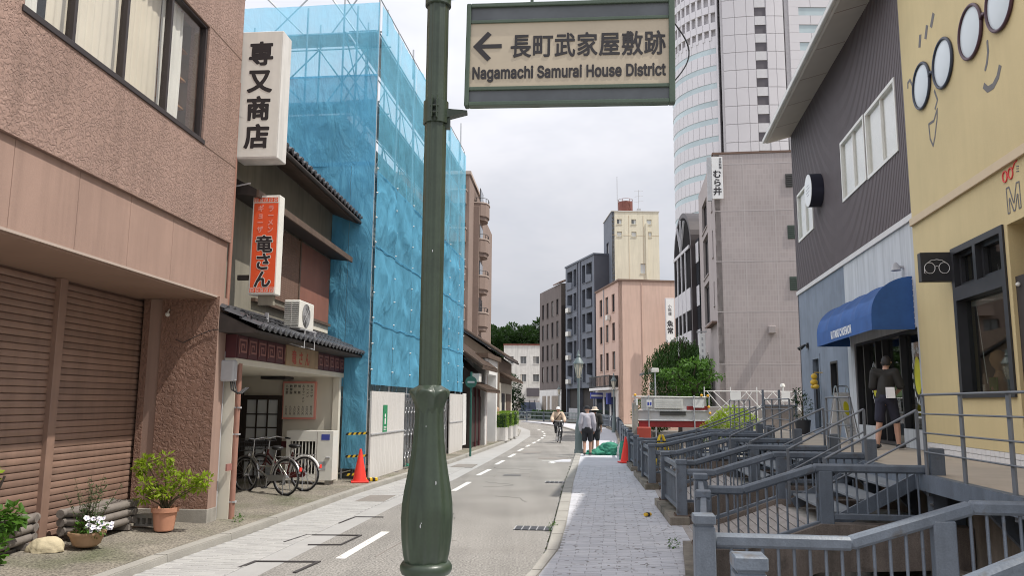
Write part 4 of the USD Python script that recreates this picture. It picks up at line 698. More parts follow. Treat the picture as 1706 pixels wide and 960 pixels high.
# railing across the far end of the street, where the canal turns under it
t = thing('canal_fence', 'distant grey fence crossing the end of the street in front of the dark buildings', 'fence', (0, 0, 0), 0, 'fences along the canal edge')
arc = [(7.3, 62), (7.0, 67), (6.0, 72), (4.6, 76), (3.2, 79), (1.6, 82), (0.0, 84)]
for x, y in arc: post(t, x, y, -0.02, 1.05, 0.16)
for (xa, ya), (xb, yb) in zip(arc[:-1], arc[1:]):
    for z in (0.98, 0.62, 0.25): MB().beam((xa, ya, z), (xb, yb, z), 0.06, 0.09).build('rail', 'lamp_post_far', t)
    b = MB()
    for s in np.linspace(0.08, 0.92, 12): b.box(xa + (xb - xa) * s - .02, xa + (xb - xa) * s + .02, ya + (yb - ya) * s - .02, ya + (yb - ya) * s + .02, .25, .95)
    b.build('slats', 'lamp_post_far', t, kind='stuff')

def footbridge(ka, kb, label, label2, nplank=14):
    a, b_ = np.array(POSTX[ka]), np.array(POSTX[kb]); W = np.linalg.norm(b_ - a); L = blen(a)
    t = thing('footbridge', label, 'footbridge', (a[0], a[1], 0), -BANG, 'footbridges to the shops')
    k1, k2 = (1.11, 1.94) if ka == 'R0' else (0.5, 1.36)
    zd = lambda x: 0.10 + 0.32 * min(max((x - k1) / (k2 - k1), 0), 1)
    def prof(top, th): return Polygon([(x, zd(x) + top) for x in np.linspace(-0.1, k2 + 0.15, 12)] + [(L + .4, zd(9) + top), (L + .4, zd(9) + top - th)] + [(x, zd(x) + top - th - 0.05 * math.sin(PI * x / L)) for x in np.linspace(L - .1, -0.1, 14)])
    for y0 in (-0.10, W - 0.12):
        MB().prism(prof(0.05, 0.48), y0, y0 + 0.22, XZ).build('concrete_beam', 'beam_brown', t)
    MB().prism(prof(-0.06, 0.12), 0.125, W - 0.125, XZ).build('deck_slab', 'concrete', t)
    n = nplank; w = (k2 + 0.12) / n
    for i in range(n):
        xa, xb = -0.05 + i * w, -0.05 + (i + 1) * w - 0.01
        MB().beam((xa, W / 2, zd(xa) - 0.035), (xb, W / 2, zd(xb) - 0.035), W - 0.26, 0.04, c=0.005).build('plank', 'plank_pale', t)
    if ka == 'R0': return
    # steel stair up to the terrace
    s = thing('steel_stair', label2, 'stair', (a[0], a[1], 0), -BANG, 'steel stairs from the footbridges up to the terrace')
    x0, x1 = k2 + 0.2, L - 0.05; n = 3
    for i in range(n):
        z = 0.42 + 0.158 * (i + 1); xa = x0 + (x1 - x0) * i / n
        B(xa, xa + (x1 - x0) / n + 0.02, 0.25, W - 0.25, z - 0.035, z, 0.006).build('tread', 'tread_steel', s)
    for y0 in (0.22, W - 0.25):
        MB().beam((x0, y0, 0.42), (x1, y0, 0.98), 0.03, 0.16).build('stringer', 'bridge_grey', s)
        h = MB()
        for dz, r in ((0.80, 0.016), (0.48, 0.013)):
            h.tube([(x0 - 0.05, y0, 0.40 + dz), (x1 + .02, y0, 1.0 + dz)], r, 8)
        h.build('handrail', 'rail_grey', s, smooth=True)
        for x in (x0 - 0.05, x1 + .02): B(x - .018, x + .018, y0 - .012, y0 + .012, 0.42 if x < x1 else .98, 0.42 + .8 if x < x1 else 1.80).build('handrail_post', 'rail_grey', s)
footbridge('R0', 'A', 'nearest footbridge at the lower right corner, almost wholly out of the picture', None, 10)
footbridge('C', 'D', 'pale planked footbridge between the crushed can and the foreground railing', 'steel stair with thin handrails leading up to the blue awning entrance')
footbridge('E', 'F', 'planked footbridge behind the railing of the kerb block with the crushed can', 'steel stair with thin handrails ending beside the standing signboard')
footbridge('H', 'I', 'planked footbridge carrying the yellow and black barricade', 'farthest steel stair, ending beside the narrow grey shop door')

def terrace_rail(y0, y1, n, label):
    t = thing('terrace_railing', label, 'railing', (0, 0, 0), 0, 'thin bar railings on the terrace edge')
    yy = np.linspace(y0, y1, n)
    for y in yy:
        MB().beam((tx(y) - .06, y, 0.82), (tx(y) - .06, y, 1.98), 0.02, 0.055, up=(0, 1, 0)).build('post', 'rail_grey', t)
    for z, r in ((1.98, 0.014), (1.76, 0.010), (1.54, 0.010), (1.32, 0.010)):
        T([(tx(y) - .075, y, z) for y in (y0, y1)], r, 8).build('bar', 'rail_grey', t, smooth=True)
terrace_rail(6.35, 9.5, 4, 'thin grey bar railing on the terrace in front of the yellow shop')
terrace_rail(12.5, 13.95, 3, 'short thin bar railing on the terrace between the first and second steel stairs')
terrace_rail(17.0, 19.9, 4, 'thin bar railing on the terrace before the slate blue wall')
terrace_rail(22.2, 26.2, 5, 'thin bar railing at the far end of the terrace by the tan hoarding')
# grey meter box and tan screen at the far end of the terrace
t = thing('screen_wall', 'low tan screen with grey posts at the far end of the terrace', 'screen', (8.35, 26.75, 0), -8)
B(0, 1.05, -.02, .02, 1.0, 1.80).build('panel', 'plank_pale', t)
for x in (0, .52, 1.05): B(x - .035, x + .035, -.06, -.022, 0.6, 2.35).build('post', 'bridge_grey', t)
B(-.05, 1.1, -.07, .03, 1.801, 1.86).build('rail', 'bridge_grey', t)

# ================================================================== ORNATE POLE AND DIRECTION SIGN
PX, PY = -0.455, 4.5
t = thing('ornate_pole', 'dark green cast iron pole with a vase shaped base, in the middle foreground', 'pole', (PX, PY, 0))
b = MB(); b.lathe([(0.0635, 1.88), (0.0645, 2.6), (0.0645, 3.5), (0.066, 4.95), (0.0, 4.96)], 96, flute=0.055, nf=12); b.build('shaft', 'pole_green', t, smooth=50)
b = MB(); b.lathe([(0.116, 0.985), (0.129, 1.04), (0.139, 1.12), (0.1435, 1.23), (0.1405, 1.30), (0.131, 1.37), (0.120, 1.43), (0.108, 1.50), (0.097, 1.57), (0.089, 1.64), (0.0835, 1.70), (0.081, 1.76), (0.080, 1.81), (0.080, 1.85)], 120, flute=0.075, nf=10); b.build('vase', 'pole_green', t, smooth=60)
# collar of leaf tips
g = np.arange(144) / 144 * 2 * PI; tip = np.abs(np.sin(3 * g + 0.5)) ** 0.8
rows = [(0.064, 1.945 + 0 * tip), (0.074, 1.938 + 0 * tip), (0.098 + 0.010 * tip, 1.922 - 0.010 * (1 - tip)), (0.104 + 0.012 * tip, 1.914 - 0.028 * (1 - tip)), (0.101 + 0.012 * tip, 1.902 - 0.034 * (1 - tip)), (0.089 + 0.008 * tip, 1.876 - 0.034 * (1 - tip)), (0.080 + .002 * tip, 1.835 - 0.02 * (1 - tip)), (0.075, 1.79 + 0 * tip)]
v = np.concatenate([np.stack([r * np.cos(g), r * np.sin(g), z], 1) for r, z in rows]); i, j = np.meshgrid(np.arange(len(rows) - 1), np.arange(144), indexing='ij')
MB().add(v, np.stack([i * 144 + j, i * 144 + (j + 1) % 144, (i + 1) * 144 + (j + 1) % 144, (i + 1) * 144 + j], -1).reshape(-1, 4)).build('leaf_collar', 'pole_green', t, smooth=60)
b = MB(); b.lathe([(0.10, 0.93), (0.132, 0.935), (0.141, 0.955), (0.141, 0.975), (0.128, 0.995), (0.10, 1.0)], 48); b.build('ring', 'pole_green', t, smooth=50)
b = MB(); b.lathe([(0.24, 0.072), (0.24, 0.16), (0.19, 0.2), (0.17, 0.5), (0.15, 0.8), (0.112, 0.88), (0.105, 0.94)], 64, flute=0.04, nf=8); b.build('pedestal', 'pole_green', t, smooth=50)
b = MB(); b.lathe([(0.066, 3.465), (0.0735, 3.467), (0.0735, 3.60), (0.066, 3.602)], 48); b.build('clamp_band', 'pole_green', t, smooth=50)
b = MB()
for s in (-1, 1): b.box(s * 0.014 - 0.0035, s * 0.014 + 0.0035, -0.115, -0.066, 3.475, 3.612, 0.002)
b.tube([(-0.024, -0.095, 3.55), (0.024, -0.095, 3.55)], 0.008, 8); b.tube([(-0.022, -0.095, 3.51), (0.022, -0.095, 3.51)], 0.007, 8); b.build('clamp_lug', 'pole_green', t)
b = MB(); b.prism(Polygon([(0.06, 3.50), (0.185, 3.535), (0.185, 3.545), (0.06, 3.555)]), -0.03, 0.03, XZ); b.box(0.055, 0.085, -0.02, 0.02, 3.44, 3.50); b.build('bracket_arm', 'pole_green', t)
MB().beam((0.05, 0, 4.262), (1.43, -0.165, 4.29), 0.03, 0.02).build('upper_arm', 'pole_green', t)
b = MB(); b.lathe([(0.066, 4.20), (0.077, 4.205), (0.077, 4.33), (0.066, 4.335)], 48); b.build('upper_clamp', 'pole_green', t, smooth=50)
b = MB()
rp = random.Random(9)
for (zz, aa) in ((1.53, -1.62), (1.515, -1.58), (1.72, -1.66), (1.20, -1.72), (1.215, -1.68), (2.7, -1.5), (1.42, -1.1)):
    rad = float(np.interp(zz, [1.12, 1.23, 1.30, 1.37, 1.5, 1.57, 1.64, 1.76, 1.9, 4], [.139, .1435, .1405, .131, .108, .097, .089, .081, .0645, .0645])) - .004
    m = trimesh.creation.icosphere(subdivisions=1); b.add(m.vertices * (0.0035, 0.0025, rp.uniform(.004, .012)) + (rad * math.cos(aa), rad * math.sin(aa), zz), m.faces)
b.build('paint_chip', 'pipe_grey', t)

# sign: slightly turned so that its right end comes nearer
SX0, SY0, SX1, SY1 = -0.285, 4.47, 0.920, 4.345
sa = math.degrees(math.atan2(SY1 - SY0, SX1 - SX0)); SW = math.hypot(SX1 - SX0, SY1 - SY0)
t = thing('direction_sign', 'cream direction sign with a black left arrow, hung from the ornate green pole', 'sign', (SX0, SY0, 3.562), sa)
UsdGeom.Xformable(t).AddRotateYOp().Set(0.8); UsdGeom.Xformable(t).AddScaleOp().Set(Gf.Vec3f(1, 1, 0.965))
H_ = 0.655; fwid = 0.026
for nm, a in (('frame_side', (0, fwid, 0, H_)), ('frame_side', (SW - fwid - 0.008, SW, 0, H_)), ('frame_rail', (fwid, SW - fwid - .008, 0, 0.024)), ('frame_rail', (fwid, SW - fwid - .008, H_ - 0.024, H_))):
    B(a[0], a[1], -0.03, 0.03, a[2], a[3], 0.004).build(nm, 'sign_frame_green', t)
for z0, z1 in ((0.098, 0.120), (H_ - 0.128, H_ - 0.108)): B(fwid, SW - fwid - .008, -0.026, 0.026, z0, z1, 0.003).build('divider_rail', 'sign_frame_green', t)
for z0, z1 in ((0.024, 0.098), (H_ - 0.108, H_ - 0.024)): B(fwid, SW - fwid - .008, -0.012, 0.012, z0, z1).build('slate_panel', 'sign_slate', t)
pnl = B(fwid, SW - fwid - .008, -0.016, 0.016, 0.12, H_ - 0.128).build('panel', 'sign_cream', t)
fl = lambda a, b_, d: (a, -0.0165 - d, b_)
kan, w = glyph_poly('長町武家屋敷跡', 1.0, 0.03)
x0, y0, x1, y1 = kan.bounds; from shapely import affinity as aff
def fit(p, xa, xb, ya, yb):
    x0, y0, x1, y1 = p.bounds; sx, sy = (xb - xa) / (x1 - x0), (yb - ya) / (y1 - y0)
    return aff.translate(aff.scale(aff.translate(p, -x0, -y0), sx, sy, origin=(0, 0)), xa, ya)
MB().prism(fit(kan, 0.265, SW - 0.052, 0.300, 0.455), 0, 0.0025, fl).build('lettering', 'ink_black', t)
lat, w = glyph_poly('Nagamachi Samurai House District', 1.0, 0.0, key='l')
MB().prism(fit(lat, 0.042, SW - 0.052, 0.148, 0.250), 0, 0.0025, fl).build('lettering', 'ink_black', t)
arrow = unary_union([rect(0.07, 0.366, 0.212, 0.392), Polygon([(0.042, 0.379), (0.128, 0.474), (0.150, 0.454), (0.082, 0.379), (0.150, 0.304), (0.128, 0.284)])])
MB().prism(arrow, 0, 0.0025, fl).build('arrow', 'ink_black', t)
B(0.375, 0.393, -0.008, 0.008, H_ - .004, H_ + 0.09).build('hanger', 'sign_frame_green', t)
B(SW - .022, SW - .004, -0.008, 0.008, H_ - .004, H_ + 0.09).build('hanger', 'sign_frame_green', t)
cb = [(SW + 0.09 * math.sin(u) - 0.004, 0.02 + 0.02 * math.sin(u), H_ - 0.13 - 0.38 * u / PI) for u in np.linspace(0, PI, 18)]
T(cb, 0.0045, 6).build('cable', 'black_metal', t, smooth=True)

# ================================================================== BROWN BUILDING ON THE LEFT
t = thing('brown_building', 'brown rough cast building on the left with a big curtained window and roller shutters', 'building', (-4.36, 12.15, 0), -3.0)
wall = rect(-8.6, 4.275, 0, 9.6).difference(rect(-5.07, 5.5, -1.18, 7.245))
MB().prism(wall, -0.28, 0.0, YZ).build('upper_wall', 'stucco_brown', t)
for z in (5.478, 7.262): B(0.0005, 0.004, -1.17, -0.002, z - 0.006, z + 0.006).build('score_joint', 'joint_dark', t)
MB().prism(rect(-7.2, 4.275, -0.28, 9.6), -0.30, -0.02, lambda a, b, d: (a, d, b)).build('end_wall', 'stucco_brown', t)
jo = [-8.4, -7.1, -6.0, -4.94, -3.9, -2.86, -1.78, -0.71, -0.015]
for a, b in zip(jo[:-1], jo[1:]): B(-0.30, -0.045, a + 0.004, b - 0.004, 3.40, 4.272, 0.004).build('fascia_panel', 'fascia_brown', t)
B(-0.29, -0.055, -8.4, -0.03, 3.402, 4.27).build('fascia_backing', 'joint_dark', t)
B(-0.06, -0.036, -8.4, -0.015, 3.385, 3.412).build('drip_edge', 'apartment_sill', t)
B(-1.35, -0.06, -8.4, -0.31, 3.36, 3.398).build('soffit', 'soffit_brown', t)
w = thing('x', None, None) if False else None
f = MB()
for a, b in ((-5.07, -5.02), (-1.23, -1.18), (-4.265, -4.215), (-3.285, -3.235), (-2.255, -2.205)): f.box(-0.12, -0.03, a, b, 5.54, 7.205, 0.004)
f.box(-0.13, 0.018, -5.10, -1.15, 5.475, 5.54, 0.004); f.box(-0.12, -0.03, -5.07, -1.18, 7.205, 7.245, 0.004)
win = f.build('window', 'bronze_frame', t)
for a, b in ((-5.02, -4.265), (-4.215, -3.285), (-3.235, -2.255), (-2.205, -1.23)): B(-0.085, -0.079, a, b, 5.54, 7.205).build('pane', 'glass_wavy', win)
def drape(y0, y1, x, z0, z1, amp, n, mat, parent, seed, name='curtain'):
    k = np.linspace(0, 1, n); ys = y0 + (y1 - y0) * k; zs = np.linspace(z0, z1, 5)
    xs = x + amp * np.sin(k * (y1 - y0) * 46 + seed) * (0.6 + 0.4 * np.sin(k * 9 + seed))
    v = [(xx + amp * .25 * math.sin(z * 3 + yy * 7), yy, z) for z in zs for xx, yy in zip(xs, ys)]
    i, j = np.meshgrid(np.arange(4), np.arange(n - 1), indexing='ij'); i, j = i.ravel(), j.ravel()
    return MB().add(v, np.stack([i * n + j, i * n + j + 1, (i + 1) * n + j + 1, (i + 1) * n + j], 1)).build(name, mat, parent, smooth=True)
drape(-5.02, -4.62, -0.2, 5.5, 7.25, 0.02, 60, 'curtain_sheer', win, 1); drape(-4.5, -3.25, -0.2, 5.5, 7.25, 0.018, 160, 'curtain', win, 2)
drape(-3.25, -2.22, -0.2, 5.5, 7.25, 0.018, 140, 'curtain', win, 3); drape(-2.2, -1.62, -0.19, 5.5, 7.25, 0.022, 70, 'curtain_sheer', win, 5)
MB().box(-2.6, -0.285, -5.1, -1.1, 5.42, 5.46).box(-2.6, -0.285, -5.1, -1.1, 7.3, 7.34).box(-2.64, -2.6, -5.1, -1.1, 5.42, 7.34).box(-2.6, -.285, -1.1, -1.06, 5.42, 7.34).box(-2.6, -.285, -5.14, -5.1, 5.42, 7.34).build('room', 'room_mid', t)
sh = MB()
for z in (6.0, 6.42, 6.85): sh.box(-0.62, -0.34, -1.6, -1.12, z, z + .025)
sh.tube([(-.5, -1.55, 6.05), (-.5, -1.45, 6.3), (-.5, -1.35, 6.4)], .02, 6); sh.box(-.66, -.62, -1.62, -1.1, 5.5, 7.3); sh.build('shelf', 'light_wood', t)
# roller shutters behind the overhang
pit = 0.083
def slat(mb, y0, y1, z):
    pr = [(-1.228, z), (-1.214, z + 0.004), (-1.209, z + 0.012), (-1.206, z + 0.04), (-1.209, z + 0.070), (-1.215, z + 0.077), (-1.228, z + 0.078)]
    v = [(x, y, zz) for y in (y0, y1) for x, zz in pr]; n = len(pr)
    mb.add(v, [(k, k + n, k + n + 1, k + 1) for k in range(n - 1)])
for y0, y1 in ((-2.2, -0.05), (-7.2, -2.35)):
    sd = thing('z', None, None) if False else None
    for k in range(37):
        b = MB(); slat(b, y0, y1, 0.26 + k * pit + rnd.uniform(-.0015, .0015)); b.build('shutter_slat', rnd.choice(('shutter_brown', 'shutter_brown', 'shutter_brown_worn')), t, smooth=50)
    B(-1.29, -1.236, y0, y1, 0.2, 3.36).build('shutter_backing', 'joint_dark', t)
    B(-1.25, -1.19, y0, y1, 0.165, 0.258, 0.006).build('shutter_bottom_bar', 'shutter_brown', t)
for yy in (-1.1, -3.5): B(-1.19, -1.17, yy, yy + .12, .19, .24, .004).build('shutter_lock', 'steel_bright', t)
B(-1.27, -1.145, -2.35, -2.2, 0.12, 3.36, 0.006).build('shutter_post', 'shutter_brown', t)
B(-1.27, -1.16, -0.05, 0.0, 0.12, 3.36, 0.006).build('shutter_guide', 'shutter_brown', t)
B(-1.45, -1.12, -8.0, -0.3, -0.1, 0.163).build('sill_step', 'concrete', t)
MB().prism(rect(-0.86, 0.30, 0.0, 3.401), -0.30, -0.001, lambda a, b, d: (a, d, b)).build('pier', 'stucco_dark', t)  # camera side of the pier: its weak grazing light is put into the colour
B(0.0005, 0.006, -0.299, -0.002, 0.30, 3.40).build('pier_lit_side', 'fascia_brown', t)  # lighter skin on the sunny street side, brightness painted in
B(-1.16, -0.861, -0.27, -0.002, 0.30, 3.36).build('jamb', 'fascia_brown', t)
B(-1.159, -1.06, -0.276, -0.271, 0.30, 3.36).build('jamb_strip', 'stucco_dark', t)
B(-1.16, 0.012, -0.315, 0.01, -0.1, 0.298, 0.006).build('plinth', 'concrete', t)
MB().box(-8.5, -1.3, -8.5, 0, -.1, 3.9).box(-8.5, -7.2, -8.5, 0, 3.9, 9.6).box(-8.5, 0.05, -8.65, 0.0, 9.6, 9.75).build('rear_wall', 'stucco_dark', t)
b = MB(); b.ball((-0.75, -0.36, 3.12), 0.035, 2); b.tube([(-.75, -.31, 3.2), (-.75, -.36, 3.15)], .012, 6); b.build('bulb', 'white_plastic', t, smooth=True)
T([(-0.62, -0.315, 2.75), (-0.5, -0.33, 2.70), (-0.3, -0.325, 2.80), (-0.12, -0.32, 2.88), (0.02, -.32, 2.90)], 0.006, 5).build('cable', 'black_plastic', t, smooth=True)
T([(-0.03, 0.06, 2.5), (-0.03, 0.06, 6.9)], 0.032, 10).build('downpipe', 'pipe_brown', t, smooth=True)

def lettersheet(parent, poly, fn, mat, d=0.003, name='lettering'): return MB().prism(poly, 0, d, fn).build(name, mat, parent)
# tall projecting sign
t = thing('projecting_sign', 'tall white box sign with four black characters, high on the brown building corner', 'sign', (-4.40, 12.2, 5.64), -5)
B(0.0, 0.70, 0.0, 0.36, 0.0, 2.13, 0.012).build('casing', 'white_dirty', t)
B(0.025, 0.675, -0.006, -0.001, 0.03, 2.10).build('face', 'white_plastic', t)
p, _ = glyph_poly('専又商店', 0.41, 0.125, vertical=True, key='b')
lettersheet(t, aff.translate(p, 0.345, 1.955), lambda a, b, d: (a, -0.0065 - d, b), 'ink_black')
for z in (0.52, 1.64): B(-0.16, -0.001, 0.08, 0.26, z - 0.12, z + 0.10, 0.006).build('bracket', 'fascia_brown', t)

# ================================================================== RAMEN SHOP
SHX, SHY, SHR = -4.22, 12.2, -3.0
t = thing('ramen_shop', 'old two storey wooden ramen shop with tiled eaves and an open recessed porch', 'shop', (SHX, SHY, 0), SHR)
B(-2.6, 0.0, 0.08, 0.30, -0.1, 2.46).build('near_wall', 'cream_plaster', t)
MB().prism(rect(-2.6, -.1, -.0, 2.46), 6.05, 6.22, XZ).build('far_wall', 'cream_plaster', t)
B(-2.75, -2.601, 0.1, 6.2, -0.1, 2.6).build('back_wall', 'brown_wood', t)
B(-2.6, -0.16, 0.3, 6.05, 2.40, 2.46).build('ceiling', 'cream_plaster', t)
B(-0.13, 0.02, 6.0, 6.16, 0.02, 2.40, 0.006).build('corner_post', 'cream_plaster', t)
B(-0.15, 0.035, -0.02, 6.3, 2.40, 2.50, 0.006).build('lintel', 'cream_plaster', t)
B(-0.15, 0.02, -0.02, 6.3, 2.502, 2.86).build('frieze', 'maroon', t)
# frieze panels with a square spiral
spir = [(0.06, 0.05), (0.06, 0.27), (0.34, 0.27), (0.34, 0.09), (0.14, 0.09), (0.14, 0.20), (0.25, 0.20), (0.25, 0.15)]
y = 0.02
while y < 6.2:
    if not 2.2 < y < 4.05:
        fr = B(0.021, 0.030, y + 0.015, y + 0.405, 2.52, 2.845, 0.003).build('frieze_panel', 'maroon', t)
        MB().prism(LineString([(y + 0.01 + a, 2.52 + b) for a, b in spir]).buffer(0.014, join_style=2, cap_style=2), 0.0305, 0.036, YZ).build('spiral', 'maroon_light', fr)
    y += 0.42
bd = B(0.021, 0.055, 2.22, 4.16, 2.50, 2.87, 0.005).build('name_board', 'tan_board', t)
p, _ = glyph_poly('竜さん', 0.27, 0.5, key='m')
lettersheet(bd, place(p, 2.5, 2.56), lambda a, b, d: (0.0555 + d, a, b), 'red_ink')

def tile_roof(parent, xe, ze, xr, zr, y0, y1, rows, pitch, nm='roof_tile'):
    """pantiles: each course a separate curved piece, with round eave caps"""
    n = int((y1 - y0) / pitch); pw = (y1 - y0) / n; d = np.array((xr - xe, zr - ze)); L = np.hypot(*d); d /= L; nr = np.array((-d[1], d[0])) * (1 if d[0] < 0 else 1)
    nr = np.array((d[1], -d[0])) if d[0] < 0 else nr
    k = np.linspace(0, 1, 9); pr = 0.035 * np.sin(k * 2 * PI - 0.6) + 0.02
    for i in range(n):
        for r in range(rows):
            s0, s1 = r * L / rows - 0.02, (r + 1) * L / rows + 0.02; v = []
            for s, h in ((s0, 0.03), (s0, 0.045), (s1, 0.012)):
                o = np.array((xe, ze)) + d * s
                for a, b in zip(k, pr):
                    q = o + nr * (b + h if s == s0 and h == 0.045 or s == s1 else b + h - 0.03); v.append((q[0], y0 + (i + a * 1.03) * pw, q[1]))
            m = 9; MB().add(v, [(j + e * m, j + 1 + e * m, j + 1 + (e + 1) * m, j + (e + 1) * m) for e in (0, 1) for j in range(m - 1)]).build(nm, 'roof_tile', parent, smooth=45)
        c = np.array((xe, ze)) + nr * 0.045 - d * 0.02; yc = y0 + (i + 0.37) * pw
        b = MB(); b.tube([(c[0] - d[0] * .02, yc, c[1] - d[1] * .02), (c[0] + d[0] * 0.06, yc, c[1] + d[1] * 0.06)], 0.042, 10); b.build('eave_cap', 'roof_tile', parent)
tile_roof(t, 0.46, 2.93, -0.36, 3.32, -0.35, 6.62, 3, 0.255)
MB().prism(Polygon([(0.45, 2.90), (-0.36, 3.28), (-0.36, 2.88), (0.1, 2.86), (0.44, 2.86)]), -0.34, 6.6, XZ).build('lower_eave', 'dark_wood', t)
MB().prism(rect(0.05, 3.0, 6.22, 6.25).difference(rect(1.5, 3.72, 6.1, 5.12)), -0.6, -0.36, YZ).build('upper_wall', 'old_plaster', t)
MB().prism(rect(-2.7, 2.6, -0.36, 5.9), 6.1, 6.22, XZ).build('end_wall', 'old_plaster', t)
MB().prism(rect(-2.7, 2.47, -0.36, 5.9), 0.06, 0.2, XZ).build('end_wall', 'old_plaster', t)
yb = 1.5
sl = MB()
for k in range(34): z = 3.74 + k * 0.0405; B(-0.34, -0.325, 1.52, 3.86, z, z + 0.036, 0.004).build('blind_slat', 'reed_blind', t)
B(-0.36, -0.335, 3.93, 6.1, 3.62, 5.12, 0.005).build('rust_panel', 'panel_rust', t)
B(-0.38, -0.31, 3.86, 3.93, 3.62, 5.15).build('window_post', 'brown_wood', t); B(-0.38, -0.28, 1.45, 6.14, 3.56, 3.62).build('window_sill', 'brown_wood', t)
B(-0.35, -.331, 3.93, 6.1, 3.4, 3.56).build('skirt', 'cream_plaster', t)
MB().prism(Polygon([(-0.36, 5.16), (0.12, 5.10), (0.14, 5.20), (-0.36, 5.46)]), 0.25, 6.2, XZ).build('hood', 'dark_wood', t)
B(0.121, 0.16, 0.2, 6.22, 5.08, 5.20, 0.004).build('hood_edge', 'brown_wood', t)
T([(0.05, 0.12, 5.28), (-.36, 0.12, 5.20)], 0.012, 6).build('hood_rod', 'pipe_grey', t)
MB().prism(Polygon([(0.24, 6.02), (0.24, 6.12), (-3.0, 7.5), (-3.0, 7.3)]), 0.0, 6.7, XZ).build('upper_eave', 'brown_wood', t)
tile_roof(t, 0.30, 6.12, -0.9, 6.66, -0.02, 6.72, 2, 0.26)
MB().prism(Polygon([(-0.9, 6.69), (-3.0, 7.6), (-3.0, 7.5), (-0.9, 6.62)]), -0.1, 6.7, XZ).build('roof_slope', 'roof_tile', t)
T([(0.30, 0, 6.04), (0.30, 6.75, 6.04)], 0.04, 8).build('gutter', 'dark_wood', t, smooth=True)
for k in range(0): B(-0.36, 0.22, 0.3 + k * 0.72, 0.36 + k * 0.72, 5.94, 6.018).build('rafter', 'brown_wood', t)
# pipes and meter at the near corner
T([(0.035, 0.13, 0.05), (0.035, 0.13, 2.42)], 0.042, 10).build('downpipe', 'pipe_brown', t, smooth=True)
for z in (0.35, 1.35, 1.75): B(-0.03, 0.09, 0.09, 0.17, z - 0.012, z + 0.012).build('pipe_clip', 'pipe_grey', t)
B(0.005, 0.03, -0.12, 0.06, 0.82, 0.92).build('pipe_plate', 'maroon_light', t)
T([(-0.19, -0.02, 0.0), (-0.19, -0.02, 2.6)], 0.055, 10).build('vent_pipe', 'pipe_grey', t, smooth=True)
mt = B(-0.22, 0.06, -0.16, 0.0, 2.14, 2.46, 0.02).build('meter_box', 'pipe_grey', t)
for k in range(3): T([(0.0 + .03 * k, -0.1, 2.14), (0.03 + .04 * k, -0.12, 2.02 - .02 * k), (0.12 + .03 * k, -.1, 1.96), (.18 + .02 * k, .05, 2.05)], 0.012, 6).build('cable', 'black_plastic', mt, smooth=True)
T([(0.28, 0.5, 2.95), (0.28, 0.5, 3.25)], 0.035, 8).build('roof_pipe', 'pipe_grey', t, smooth=True)
cm = MB()
for k in range(3): cm.tube([(0.35 - .05 * k, -.3, 3.1 + .03 * k), (0.3, 1.0, 3.08 + .05 * k), (0.2 - .08 * k, 2.2, 3.12), (0.0, 3.1, 3.25)], 0.014, 6)
cm.build('roof_cable', 'black_plastic', t, smooth=True)
B(-1.55, -1.0, 5.3, 5.9, 2.33, 2.40, .01).build('ceiling_light', 'black_plastic', t)
# lattice door in the far wall
d = MB(); d.box(-2.18, -2.08, 5.95, 6.045, 0.05, 1.98).box(-1.36, -1.26, 5.95, 6.045, 0.05, 1.98).box(-2.08, -1.36, 5.95, 6.045, 1.88, 1.98).box(-2.08, -1.36, 5.96, 6.04, 0.85, 0.97).box(-2.08, -1.36, 5.96, 6.04, .05, .2)
for x in (-1.85, -1.6): d.box(x - 0.014, x + 0.014, 5.97, 6.03, 0.2, 1.88)
for z in (1.26, 1.56, 0.52): d.box(-2.08, -1.36, 5.975, 6.028, z - 0.014, z + 0.014)
dr = d.build('door', 'dark_wood', t)
for za, zb in ((0.2, 0.85), (0.97, 1.88)): B(-2.08, -1.36, 6.0, 6.008, za, zb).build('pane', 'glass_white', dr)
B(-2.58, -2.18, 5.9, 6.045, 0.05, 2.05).build('door_side', 'dark_wood', t)
B(-1.26, -0.14, 6.02, 6.048, 0.82, 0.96).build('dado_strip', 'maroon', t)
# menu board
mb_ = B(-1.28, -0.50, 5.98, 6.045, 1.45, 2.30, 0.008).build('menu_board', 'sign_pink', t)
B(-1.235, -0.545, 5.972, 5.979, 1.495, 2.255).build('menu_sheet', 'cream_plaster', mb_)
lt = []
for k, (nm, pr) in enumerate((('ギョーザ', '四〇〇円'), ('ラーメン', '六〇〇円'), ('みそラーメン', '七〇〇円'), ('焼\u3000飯', '六五〇円'), ('野\u3000菜', '七〇〇円'), ('酢豚飯', '八〇〇円'), ('八宝菜', '八五〇円'))):
    x = -0.60 - k * 0.095
    p, _ = glyph_poly(nm, 0.066 if len(nm) < 6 else 0.06, 0.12, vertical=True, key='r'); lt.append(place(p, x, 2.225))
    p, _ = glyph_poly(pr, 0.05, 0.06, vertical=True, key='r'); lt.append(place(p, x, 1.755))
lettersheet(mb_, unary_union(lt), lambda a, b, d: (a, 5.9715 - d, b), 'ink_black', 0.002)
